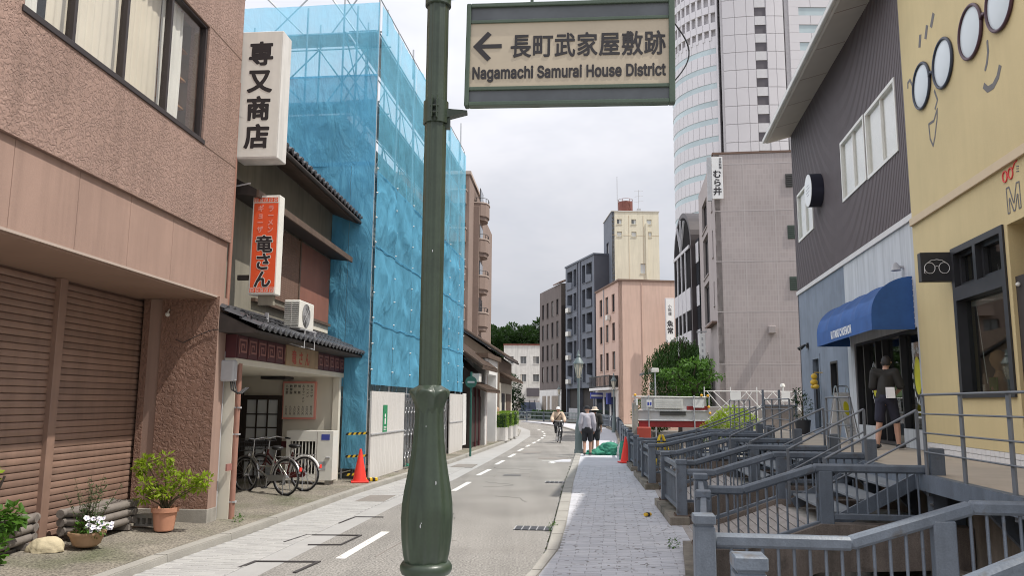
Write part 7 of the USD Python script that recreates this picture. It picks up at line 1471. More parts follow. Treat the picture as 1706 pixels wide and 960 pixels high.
b = MB(); b.lathe([(0, .15), (.78, .15), (.80, .2), (.80, 1.45), (.78, 1.5), (.3, 1.62), (0, 1.64)], 28); b.build('drum', 'tank_rust', k, smooth=40)
for u in np.arange(0, 2 * PI, PI / 3): b = T([(.8 * math.cos(u), .8 * math.sin(u), 0), (.8 * math.cos(u), .8 * math.sin(u), 1.75)], .03, 5).build('frame_post', 'tank_rust', k)
T([(.83 * math.cos(u), .83 * math.sin(u), 1.75) for u in np.linspace(0, 2 * PI, 20)], .025, 5).build('frame_ring', 'tank_rust', k)
k = thing('antenna', 'thin roof aerial left of the rust red water tank', 'antenna', (11.7, 87.0, 22.95), 0); T([(0, 0, 0), (0, 0, 4.2)], .03, 5).build('mast', 'pipe_grey', k)
k = thing('antenna', 'branched roof aerial right of the rust red water tank', 'antenna', (14.1, 87.0, 22.95), 0); T([(0, 0, 0), (0, 0, 2.7)], .03, 5).build('mast', 'pipe_grey', k)
for z in (1.3, 1.9, 2.5): T([(-.5, 0, z), (.5, 0, z + .1)], .02, 5).build('arm', 'pipe_grey', k)
B(-.2, .2, -.2, .2, 0, .5).build('foot', 'pipe_grey', k)

t = thing('slate_apartments', 'blue grey apartment building with recessed balconies on six floors', 'building', (9.15, 88.0, 0), 15)
hol = []
for k in range(6):
    z = 1.2 + k * 2.85
    if k < 1: continue
    hol += [(.7, z + .1, 2.5, z + 2.3), (2.9, z + .2, 3.9, z + 2.3), (5.9, z + .2, 6.9, z + 2.3), (7.3, z + .1, 9.2, z + 2.3)]
wall_holes(t, 9.8, 18.4, hol, .9, lambda a, b, d: (-d, a, b), 'slate_wall', rec=.75, glass='glass_dark', z0=3.6)
for q in hol:
    if q[2] - q[0] > 1.5: MB().prism(Polygon([(q[0], q[1]), (q[2], q[1]), (q[2], q[1] + 1.0), (q[0], q[1] + .75)]), -.12, .12, lambda a, b, d: (-d, a, b)).build('balcony_front', 'slate_wall', t)
for y in (4.3, 5.3): B(-.10, -.001, y, y + .25, 3.6, 18.3).build('rib', 'slate_dark', t)
B(.0, 3.2, -.05, 0, 0, 18.4).build('end_wall', 'slate_dark', t); B(.91, 6, .0, 9.8, 0, 18.2).build('body', 'slate_dark', t); B(-.1, 6, -.1, 9.9, 18.402, 18.6).build('parapet', 'slate_wall', t)
B(.4, .9, .1, 9.7, 0, 3.6).build('ground_floor', 'room_dark', t)
for y in (.2, 4.8, 9.4): B(.0, .4, y, y + .3, 0, 3.6).build('pillar', 'slate_wall', t)
B(.1, .3, 1.2, 4.2, 0, 1.5).build('gate_screen', 'cloth_black', t); B(.1, .3, 5.4, 9, 0, 1.3).build('gate_screen', 'pipe_grey', t)

for k in range(4):
    B(-.5, -.05, 7.6, 8.5, 4.15 + k * 2.85, 4.7 + k * 2.85, .03).build('air_unit', 'white_plastic', t)
t = thing('umber_block', 'dark brown office block with rows of narrow windows', 'building', (6.15, 99.0, 0), 13)
hol = [(a, z, a + .95, z + 2.0) for z in (13.0, 10.2, 7.4, 4.6) for a in (1.2, 3.5, 5.8, 8.1)]
wall_holes(t, 10.2, 16.8, hol, .3, lambda a, b, d: (-d, a, b), 'umber_wall', z0=3.6)
B(0, 2.2, -.05, 0, 0, 16.8).build('end_wall', 'dark_wood', t); B(.31, 3, 0, 10.2, 0, 16.7).build('body', 'umber_wall', t)
B(0, .3, 0, 10.2, 0, 3.58).build('ground_floor', 'white_dirty', t)
for a, b_ in ((.8, 4.2), (5.2, 6.2), (7, 8.8)): B(-.03, 0, a, b_, 0, 2.8).build('shop_opening', 'room_mid', t)
MB().prism(Polygon([(-.2, 17.0), (2.0, 17.9), (2.1, 17.75), (-.2, 16.85)]), 0, 3, XZ).build('roof_canopy', 'joint_dark', t)
t = thing('white_building', 'white low building with square windows at the end of the street', 'building', (-1.2, 126.0, 0), 0)
hol = [(x, z, x + .95, z + 1.15) for z in (8.0, 5.2) for x in (.6, 2.6, 4.6, 6.2)]
wall_holes(t, 9, 10.9, hol, .3, FY, 'white_dirty', glass='glass_mid', frame='pipe_grey'); B(0, 9, .31, 8, 0, 10.8).build('body', 'white_paint', t); B(-.1, 9.1, -.1, 8, 10.902, 11.1).build('coping', 'tank_rust', t)
B(.5, 1.6, -.06, 0, 2.7, 3.9).build('window', 'glass_dark', t); B(3.6, 5.6, -.2, 0, 2.9, 4.2).build('dark_sign', 'tower_dark', t); B(2.0, 8, -.3, -.25, 0, 2.2).build('lower_wall', 'beige_edge', t)

# hill with trees at the end of the street
gx, gy = np.meshgrid(np.linspace(-90, 60, 40), np.linspace(150, 330, 30)); gz = 13 * np.exp(-(((gx + 12) / 42) ** 2 + ((gy - 215) / 60) ** 2)) - .6
i, j = np.meshgrid(np.arange(29), np.arange(39), indexing='ij'); i, j = i.ravel(), j.ravel()
MB().add(np.stack([gx.ravel(), gy.ravel(), gz.ravel()], 1), np.stack([i * 40 + j, i * 40 + j + 1, (i + 1) * 40 + j + 1, (i + 1) * 40 + j], 1)).build('hill', 'hill_green', kind='structure', smooth=True)
for k, (x, y, r, zt, lb) in enumerate(((-10.5, 182, 4.2, 15.6, 'leftmost low tree on the hill, beside the apartment block'), (-4.2, 178, 5.0, 18.6, 'rounded tree on the hill left of the brown house roof peak'), (1.4, 176, 4.6, 18.4, 'broad dark tree on the hill above the white building'), (6.6, 180, 4.8, 20.8, 'tallest tree on the hill, touching the dark office block'),
                                            (-1.5, 190, 4.5, 20.2, 'tree on the hill between the rounded and the broad one, further back'), (-15, 190, 5.0, 16.5, 'tree on the hill hidden mostly by the apartment block'))):
    t = thing('hill_tree', lb, 'tree', (x, y, 6), 0, 'trees on the hill')
    T([(0, 0, 0), (.2, 0, zt - 6 - r * 1.2), (.1, 0, zt - 6 - .4 * r)], [.4, .28, .1], 8).build('trunk', 'bark', t, smooth=True)
    g = random.Random(50 + k); h = zt - 6
    cl = [((g.gauss(0, r * .5), g.gauss(0, r * .4), h - r * .9 + g.gauss(0, r * .38)), r * g.uniform(.3, .55)) for _ in range(13)]
    cl = [((c[0], c[1], min(c[2], h - q * .9)), q) for c, q in cl]
    for _ in range(5): T([(.15, 0, h - r * 1.6), tuple(np.array(cl[g.randrange(13)][0]) * (1, 1, 1))], [.14, .05], 5).build('branch', 'bark', t)
    leaves(4200, blobs(cl, .6), .75, g, aspect=1.7).build('crown', 'leaf_forest', t)
t = thing('street_tree', 'dark rounded tree beside the parked vehicles at the end of the street', 'tree', (-0.3, 92.0, 0), 0)
T([(0, 0, 0), (0, .1, 2)], [.15, .1], 8).build('trunk', 'bark', t)
leaves(3000, blobs([((0, 0, 3.6), (1.5, 1.5, 1.6)), ((.5, -.2, 2.3), (1.3, 1.2, 1.2)), ((-.4, .1, 4.6), (.9, .9, 1.0)), ((.9, 0, 1.5), (1.0, 1, .9))]), .26, random.Random(61)).build('crown', 'leaf_dark', t)
def vehicle(name, label, loc, rz, L, W, H_, mat, cabin):
    t = thing(name, label, 'vehicle', loc, rz)
    prof = Polygon([(0, .35), (0, .95), (.15, 1.05)] + cabin + [(L, 1.0), (L, .35)])
    MB().prism(prof, -W / 2, W / 2, lambda a, b, d: (d, a, b)).build('body', mat, t)
    ws = MB().beam((0, cabin[0][0] - .02, cabin[0][1] + .06), (0, cabin[1][0] - .05, cabin[1][1] - .06), .01, W * .86, up=(0, -1, .6)).build('windscreen', 'glass_dark', t)
    for sx in (-1, 1):
        for y in (.8, L - .8): MB().tube([(sx * (W / 2 - .2), y, .33), (sx * (W / 2 + .01), y, .33)], .33, 16).build('wheel', 'rubber', t)
        B(sx * W * .32 - .14, sx * W * .32 + .14, -.02, .0, .65, .85, .01).build('headlight', 'glass_white', t)
    B(-.25, .25, -.03, -.001, .45, .6).build('number_plate', 'white_paint', t); B(-W / 2, W / 2, -.06, -.031, .38, .42).build('bumper', 'black_plastic', t)
vehicle('parked_truck', 'small dark blue truck parked facing the camera at the end of the street', (2.25, 96.0, 0), 8, 3.6, 1.6, 1.9, 'car_navy', [(.35, 1.15), (.8, 1.95), (2.0, 1.95), (2.1, 1.05)])
vehicle('parked_van', 'pale van parked behind the dark blue truck', (3.2, 106.0, 0), 8, 4.2, 1.7, 2.0, 'car_white', [(.7, 1.15), (1.2, 2.0), (4.1, 2.0), (4.18, 1.1)])

def lamp(label, x, y, h=3.75, z=0.07):
    s_ = h / 3.75; t = thing('street_lamp', label, 'street lamp', (x, y, z), 0, 'old style lantern street lamps')
    b = MB(); b.lathe([(.17, 0), (.17, .12), (.14, .16), (.13, .9), (.10, 1.05), (.065, 1.2), (.05, 1.3), (.042, 2.6), (.06, 2.66), (.045, 2.72)], 20); b.build('post', 'lamp_post_far', t, smooth=40)
    b = MB(); b.lathe([(.05, 2.70), (.085, 2.78), (.165, 3.22), (.165, 3.24), (.0, 3.24)], 8); b.build('lantern', 'lantern_glass', t)
    b = MB(); b.lathe([(.19, 3.22), (.19, 3.26), (.10, 3.42), (.06, 3.46), (.075, 3.52), (.03, 3.60), (.035, 3.66), (.0, 3.75)], 16); b.build('cap', 'lamp_post_far', t, smooth=40)
    for u in np.arange(8) * PI / 4: MB().beam((.085 * math.cos(u), .085 * math.sin(u), 2.77), (.168 * math.cos(u), .168 * math.sin(u), 3.23), .014, .014).build('glazing_bar', 'lamp_post_far', t)
    b = MB()
    for sx in (-1, 1): b.tube([(sx * .05, 0, 2.62), (sx * .13, 0, 2.66), (sx * .12, 0, 2.75), (sx * .08, 0, 2.76)], .014, 6)
    b.build('scroll', 'lamp_post_far', t, smooth=True); return t
l1 = lamp('lantern street lamp on the right pavement beside the walking couple', 2.46, 29.4)
dup(l1, 'lantern street lamp by the canal fence in front of the pink building', (6.45, 50.6, 0.05))
dup(l1, 'farthest lantern street lamp, before the dark brown block', (4.75, 80.0, 0.0))

# ================================================================== CONSTRUCTION FENCE, GREENERY BY THE CANAL
t = thing('construction_guard', 'white and red construction guard with pipes and notices over the canal', 'barrier', (5.10, 33.2, 0), -3)
B(0.25, 2.9, -.02, .02, 1.62, 2.12).build('white_board', 'guard_white', t); B(0.1, 2.95, -.02, .02, 1.20, 1.56).build('white_board', 'guard_white', t); B(.15, 2.95, -.03, .02, .92, 1.19).build('red_board', 'guard_red', t); B(2.1, 2.95, -.03, .0, 1.62, 1.78).build('red_board', 'guard_red', t)
B(1.0, 2.05, -.06, -.021, 1.40, 1.55).build('gap', 'louvre_dark', t)
for z in (2.15, 1.59, 1.19): T([(-.1, -.05, z), (3.05, -.05, z)], .025, 8).build('pipe', 'net_rail_white' if z > 2 else 'scaffold_steel', t)
for x in (0.0, .55, 2.4, 3.0): T([(x, -.07, .75), (x, -.07, 2.22)], .025, 8).build('post', 'scaffold_steel', t)
B(-.12, .1, -.15, .1, .2, 1.9).build('end_post', 'concrete', t)
for x, z in ((.0, 2.22), (.0, 1.62), (2.95, 2.2), (2.98, 1.75), (3.02, 1.5), (2.7, 2.22)): MB().ball((x, -.1, z), .055, 1).build('warning_lamp', 'lamp_yellow', t, smooth=True)
nb_ = B(.78, 1.95, -.075, -.055, 1.68, 2.07).build('notice', 'white_plastic', t)
for k in range(4): B(.84, 1.88, -.078, -.0755, 1.73 + k * .08, 1.745 + k * .08).build('print_line', 'pipe_grey', nb_)
n2 = B(.46, .68, -.105, -.095, 1.74, 2.02).build('notice', 'white_paint', t)
for x in (.49, .59): B(x, x + .07, -.108, -.1055, 1.80, 1.93).build('print', 'print_blue', n2)
B(2.35, 2.8, -.09, -.08, 1.72, 2.05).build('notice', 'white_paint', t); B(0.02, .1, -.2, -.19, 1.8, 2.08).build('notice', 'white_paint', t)
bx = B(.05, .6, -.3, .1, .45, .92, .02).build('red_box', 'box_red', t)
t = thing('pipe_fence', 'white pipe lattice fence in front of the beige block', 'fence', (8.3, 34.6, 0), -6)
for z in (1.25, 1.75, 2.42): T([(0, 0, z), (5.5, 0, z)], .022, 6).build('pipe', 'net_rail_white', t)
for x in np.arange(0, 5.6, 1.1): T([(x, 0, 0), (x, 0, 2.6)], .022, 6).build('post', 'net_rail_white', t)
g = random.Random(6)
for k in range(9):
    x = .1 + k * .55; T([(x, -.03, 1.2), (x + g.uniform(.8, 1.5), -.03, 2.4)], .018, 6).build('brace', 'net_rail_white', t); T([(x + 1, -.06, 1.2), (x + g.uniform(-.4, .1), -.06, 2.4)], .018, 6).build('brace', 'net_rail_white', t)
for x, w in ((1.1, .42), (3.2, .36), (-.9, .5)): B(x, x + w, -.09, -.08, 2.0 if x > 0 else 1.7, 2.4 if x > 0 else 2.12).build('notice', 'white_paint', t)
B(-.9, 5.6, .5, .55, 0, 1.75).build('screen', 'plank_pale', t)
b = MB(); b.tube([(3.3, .1, 2.4), (3.3, .1, 2.62)], .03, 6); b.lathe([(0.0, .15), (.07, .14), (.11, .04), (.11, 0), (0, 0)], 16, (3.3, .1, 2.62)); b.build('floodlight', 'white_plastic', t, smooth=40)
T([(-2.1, -.4, .2), (-2.1, -.4, 3.25)], .03, 8).build('mast', 'scaffold_steel', t); B(-2.25, -1.95, -.5, -.3, 3.2, 3.38, .02).build('camera_box', 'white_plastic', t)

t = thing('willow', 'dark green weeping willow between the pink building and the beige block', 'tree', (8.75, 41.5, 0), 0)
T([(0, 0, 0), (.1, 0, 1.8), (-.15, .1, 3.4), (.1, .1, 4.6)], [.22, .18, .12, .05], 10).build('trunk', 'bark', t, smooth=True)
g = random.Random(77); V, F = [], []; br = MB()
for k in range(620):
    a, r = g.uniform(0, 2 * PI), 1.6 * g.random() ** .6; a += .35 * math.sin(3 * a); r *= 1 + .25 * math.sin(5 * a + 1); z0 = 5.25 - .55 * r ** 1.4 + g.gauss(0, .16); x0, y0 = r * math.cos(a) * 1.02, r * math.sin(a) * .9
    ln = min(z0 - .7, g.choice((1.2, 2.0, 3.2, 3.8)) * g.uniform(.8, 1.15)); n = int(ln / .075); dx, dy = .16 * math.cos(a), .16 * math.sin(a)
    if k % 40 == 0: br.tube([(0, .1, 4.0), (x0 * .6, y0 * .6, z0 + .1), (x0, y0, z0)], [.04, .025, .012], 5)
    for i in range(n):
        s = i / n; p = np.array((x0 + dx * math.sin(s * 2.2) + g.gauss(0, .03), y0 + dy * math.sin(s * 2.2) + g.gauss(0, .03), z0 - s * ln)); u = g.uniform(0, 2 * PI)
        d = np.array((math.cos(u) * .5, math.sin(u) * .5, -.85)) * g.uniform(.11, .19); w = np.array((-math.sin(u), math.cos(u), .1)) * .026; b = len(V)
        V += [p, p + d * .4 + w, p + d, p + d * .4 - w]; F += [(b, b + 1, b + 2), (b, b + 2, b + 3)]
br.build('branch', 'bark', t); MB().add(np.array(V), np.array(F)).build('crown', 'leaf_willow', t)
t = thing('leafy_tree', 'leafy tree with layered branches in front of the willow', 'tree', (8.25, 37.0, 0), 0)
T([(0, 0, 0), (.1, 0, 1.6), (.3, 0, 2.8)], [.12, .1, .06], 8).build('trunk', 'bark', t, smooth=True)
tiers = [((-.9, -.3, 3.25), (.8, .6, .22)), ((.2, -.4, 3.7), (.9, .7, .25)), ((.9, -.2, 3.15), (.65, .6, .2)), ((-.1, -.2, 2.75), (1.0, .7, .28)), ((-.2, 0, 2.1), (1.0, .7, .35)), ((-.75, -.1, 1.7), (.8, .6, .3)), ((.3, -.2, 1.6), (.6, .5, .3))]
for c, r in tiers: T([(.15, 0, c[2] - .5), c], [.04, .015], 5).build('branch', 'bark', t)
leaves(2400, blobs(tiers, .1), .15, random.Random(78), droop=.25, aspect=1.8).build('crown', 'leaf_green', t)
t = thing('round_shrub', 'bright lime green shrub in front of the white pipe fence', 'shrub', (8.55, 31.2, 0.1), 0)
leaves(2600, blobs([((0, 0, 1.05), (.75, .6, .65)), ((-.5, 0, .85), (.55, .4, .5)), ((.5, .1, 1.0), (.55, .4, .45)), ((-.95, .0, .65), (.4, .3, .4))], .5), .12, random.Random(79)).build('foliage', 'leaf_lime', t); T([(0, 0, 0), (0, 0, .8)], .04, 6).build('stem', 'stem', t)
t = thing('round_shrub', 'dark green shrub at the foot of the pink building beside the canal fence', 'shrub', (8.9, 53.0, 0), 0)
leaves(1400, blobs([((0, 0, 1.2), (1.0, .8, 1.0)), ((.8, .1, .9), (.8, .7, .8))], .5), .2, random.Random(80)).build('foliage', 'leaf_green', t); T([(0, 0, 0), (0, 0, 1.0)], .05, 6).build('stem', 'stem', t)
t = thing('hedge_strip', 'low clipped hedge in front of the dark brown block', 'hedge', (3.6, 95.0, 0), -20)
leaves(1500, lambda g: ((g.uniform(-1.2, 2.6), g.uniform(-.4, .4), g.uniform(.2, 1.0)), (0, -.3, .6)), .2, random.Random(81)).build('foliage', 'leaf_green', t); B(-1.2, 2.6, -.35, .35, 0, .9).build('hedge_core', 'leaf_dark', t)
# barricade and odds and ends
t = thing('barricade', 'yellow and black A shaped barricade on a footbridge', 'barricade', (3.95, 21.3, .30), 12)
for y in (-.2, .2):
    for k in range(5):
        for sx in (-1, 1): MB().beam((sx * (.26 - k * .045), y * (1 - k * .18), k * .15), (sx * (.26 - (k + 1) * .045), y * (1 - (k + 1) * .18), (k + 1) * .15), .035, .035).build('leg_stripe', 'tape_yellow' if k % 2 == 0 else 'tape_black', t)
B(-.2, .2, -.14, -.11, .3, .37).build('crossbar', 'tape_black', t); B(-.15, .15, -.1, -.07, .5, .56).build('crossbar', 'tape_yellow', t)
t = thing('net_bundle', 'heap of green netting with a pale sack on the right pavement', 'net', (3.48, 28.7, 0.08), -8)
def lump(sc, seed, amp=.35, sub=4):
    m = trimesh.creation.icosphere(subdivisions=sub); n = meshkit.fbm(m.vertices * 1.8 + seed, 4, seed) - .5; n2 = np.abs(meshkit.fbm(m.vertices * 5 + seed, 3, seed + 1) - .5)
    v = m.vertices * (1 + amp * 2 * n[:, None] - amp * .8 * n2[:, None]) * sc; v[:, 2] = np.maximum(v[:, 2], -.15 * sc[2]) + .15 * sc[2]; return v, m.faces
v, f = lump(np.array((.55, .38, .36)), 3, .45); MB().add(v, f).build('netting', 'net_green', t, smooth=True)
v, f = lump(np.array((.45, .3, .18)), 9, .5); MB().add(v + (-.38, -.1, 0), f).build('netting', 'net_green', t, smooth=True)
v, f = lump(np.array((.22, .26, .36)), 5, .3); MB().add(v + (.42, -.12, 0), f).build('sack', 'white_dirty', t, smooth=True)
t = thing('folded_sheet', 'upright folded green sheet leaning on the canal fence', 'sheet', (3.62, 26.3, .08), 0); v, f = lump(np.array((.12, .3, .5)), 11, .3); MB().add(v, f).build('sheet', 'net_green', t, smooth=True)
c = thing('crushed_can', 'small crushed can lying on the right pavement', 'can', (2.18, 13.05, .115), 35)
b = MB(); b.lathe([(0, -.06), (.03, -.06), (.034, -.045), (.028, -.01), (.034, .045), (.03, .06), (0, .06)], 18); v = np.vstack(b.v); b.v = [np.stack([v[:, 2], v[:, 0] * 1.1, v[:, 1] * .85], 1)]; b.build('body', 'ornament_yellow', c, smooth=40); B(-.02, .02, -.039, .039, -.032, .032, .01).build('band', 'black_plastic', c)
for k, (x, y, w) in enumerate(((0.345, 12.27, .56), (1.08, 19.3, .52))):
    d = thing('drain_grate', ['nearest dark drain grate beside the right kerb', 'farther dark drain grate beside the right kerb'][k], 'drain', (x, y, 0), -7)
    B(-w / 2, w / 2, -.19, .19, .001, .006).build('frame', 'cast_iron', d)
    for j in range(5): B(-w / 2 + .02 + j * w / 5, -w / 2 + (j + 1) * w / 5 - .012, -.17, .17, .0065, .012).build('bar', 'black_metal', d)
    for j in range(6): B(-w / 2 + .002 + j * (w / 5 - .0015), -w / 2 + .014 + j * (w / 5 - .0015), -.18, .18, .0065, .014).build('rib', 'pipe_grey', d)
for k, (x, y) in enumerate(((2.03, 10.3), (.62, 12.0), (-3.98, 12.05))):
    w = thing('weed_tuft', ['small weed growing at the canal edge beside the large foreground railing', 'small weed at the right kerb by the nearest drain grate', 'small weed at the foot of the ramen shop downpipe'][k], 'weed', (x, y, .07 if k != 1 else .01), 0)
    leaves(90, blobs([((0, 0, .06), (.07, .07, .07))], .2), .04, random.Random(90 + k), aspect=3).build('foliage', 'leaf_green', w)

# ================================================================== POTS AND PLANTERS BEFORE THE SHUTTERS
def log_planter(label, loc, rz, L, W=0.42):
    t = thing('log_planter', label, 'planter', loc, rz)
    for k in range(3):
        z = .10 + k * .105; o = .02 * k
        for x in (0.055 + .0, W - .055): T([(x, -.02 - o, z), (x, L + .02 + o, z)], .053, 10).build('log', 'log_grey', t, smooth=50)
        for y in (.055, L - .055): T([(-.01, y, z + .0), (W + .01, y, z)], .05, 10).build('log', 'log_grey', t, smooth=50)
    for y in (.15, L - .2): B(.0, W, y, y + .08, -.02, .05).build('foot', 'log_grey', t)
    v, f = [], []; n = 14
    for i in range(n):
        for j in range(8): v.append((.08 + (W - .16) * j / 7, .08 + (L - .16) * i / (n - 1), .27 + .05 * meshkit.noise(np.array([i * .9, j * .9, L]))))
    f = [(i * 8 + j, i * 8 + j + 1, (i + 1) * 8 + j + 1, (i + 1) * 8 + j) for i in range(n - 1) for j in range(7)]
    MB().add(v, np.array(f)).build('soil', 'soil', t, smooth=True); return t
log_planter('weathered grey log planter holding only soil, behind the white flowers', (-5.50, 10.02, .165), -2, 1.10)
lp = log_planter('weathered grey log planter full of green leaves at the left picture edge', (-5.86, 8.55, .17), 4, 1.05)
def plant(name, label, cat, loc): return thing(name, label, cat, loc)
p = plant('leafy_plant', 'broad leaved green plant with dark stakes in the log planter at the left edge', 'plant', (-5.72, 8.85, .40))
leaves(420, blobs([((.08, 0, .12), (.26, .36, .14)), ((.2, .15, .16), (.15, .2, .12)), ((.30, -.2, -.12), (.12, .16, .18))], .6), .10, random.Random(101), droop=.3, aspect=1.3).build('foliage', 'leaf_green', p)
for a, b in (((-.05, -.1, 0), (-.2, -.15, .75)), ((.1, .12, 0), (-.08, .05, .62)), ((-.1, .2, 0), (.06, .3, .6))): T([a, b], .012, 6).build('stake', 'dark_wood', p)
leaves(200, blobs([((-.10, -.02, .70), (.13, .13, .09)), ((-.0, .1, .62), (.08, .08, .06))], .4), .085, random.Random(102), aspect=1.8).build('top_foliage', 'leaf_lime', p)
s = thing('boulder', 'flat pale yellow stone lying beside the bowl of white flowers', 'stone', (-5.28, 9.42, .135), 20)
v, f = lump(np.array((.20, .13, .15)), 21, .22, 3); MB().add(v, f).build('stone', 'boulder', s, smooth=True)
b_ = thing('flower_bowl', 'brown bowl planter with white petunias and wispy stems', 'flower pot', (-4.98, 9.72, .145))
MB().lathe([(0, 0), (.11, 0), (.15, .03), (.185, .12), (.20, .135), (.21, .15), (.205, .17), (.185, .172), (.17, .15), (0, .14)], 40).build('bowl', 'bowl_tan', b_, smooth=50)
g = random.Random(103); st = MB(); tips = []
for k in range(26):
    a, r = g.uniform(0, 2 * PI), g.uniform(.0, .13); hgt = g.uniform(.18, .62) if k < 20 else g.uniform(.55, .72); e = (r * math.cos(a) * 2.2 + (.0 if k < 22 else .22), r * math.sin(a) * 2.0, .15 + hgt)
    st.tube([(r * math.cos(a), r * math.sin(a), .14), (e[0] * .6, e[1] * .6, .15 + hgt * .55), e], [.004, .003, .0015], 4); tips.append((e, hgt))
st.build('stem', 'stem', b_)
def along(g_): e, h = g_.choice(tips); s = g_.uniform(.35, 1); return (e[0] * s + g_.gauss(0, .012), e[1] * s + g_.gauss(0, .012), .14 + (e[2] - .14) * s), (g_.gauss(0, 1), g_.gauss(0, 1), .5)
leaves(700, along, .045, g, aspect=2.8).build('wispy_foliage', 'leaf_grey', b_); leaves(260, blobs([((0, 0, .22), (.16, .16, .10)), ((.1, -.08, .22), (.15, .12, .09))], .3), .06, g).build('foliage', 'leaf_green', b_)
for k in range(22):
    a = g.uniform(-1.6, .9); r = g.uniform(.05, .24); c = np.array((.05 + r * math.cos(a), -.03 + r * math.sin(a) * .7, .20 + g.uniform(-.02, .14))); nrm = np.array((g.gauss(.2, .4), -1, .7)); nrm /= np.linalg.norm(nrm); u = np.cross(nrm, (0, 0, 1)); u /= np.linalg.norm(u); w = np.cross(nrm, u); R_ = g.uniform(.024, .034)
    ring = [c + nrm * .012 + (u * math.cos(q) + w * math.sin(q)) * R_ * (1 + .12 * math.cos(5 * q)) for q in np.arange(20) / 20 * 2 * PI]
    fl_ = MB().add([c] + ring, np.array([(0, 1 + i, 1 + (i + 1) % 20) for i in range(20)])).build('flower', 'petal_white', b_, smooth=True)
    MB().ball(c + nrm * .006, .006, 1).build('flower_eye', 'print_blue', fl_)
pt = thing('potted_shrub', 'terracotta pot with a lime green leafy shrub by the brown pier', 'potted plant', (-4.64, 11.05, .125))
MB().lathe([(0, 0), (.115, 0), (.125, .02), (.155, .24), (.175, .245), (.18, .30), (.168, .305), (.155, .27), (0, .26)], 40).build('pot', 'terracotta', pt, smooth=50); MB().lathe([(0, .275), (.155, .272)], 20).build('soil', 'soil', pt)
g = random.Random(105); st = MB(); cl = []
for k, e in enumerate(((.42, .05, .58), (.30, -.05, .70), (.10, .0, .66), (-.05, .05, .78), (-.30, .0, .90), (-.38, .05, .80), (-.25, -.1, .62), (-.18, .1, .50), (.22, .1, .52), (.5, 0, .66), (.02, -.1, .50), (-.05, .0, .95), (-.28, -.05, .45))):
    st.tube([(g.uniform(-.03, .03), g.uniform(-.03, .03), .26), (e[0] * .3, e[1] * .3, .26 + (e[2] - .26) * .45), e], [.014, .009, .004], 6); cl.append((e, (.11, .10, .075)))
st.build('stem', 'stem', pt, smooth=True); leaves(1150, blobs(cl, .25), .07, g, aspect=2.2).build('foliage', 'leaf_lime', pt)
bb = thing('block_stand', 'small pierced concrete block between the log planter and the terracotta pot', 'block', (-5.12, 11.2, .155), -10)
MB().prism(rect(0, 0, .3, .16).difference(unary_union([rect(.03 + k * .09, .03, .09 + k * .09, .11) for k in range(3)])), 0, .14, XZ).build('block', 'concrete', bb)

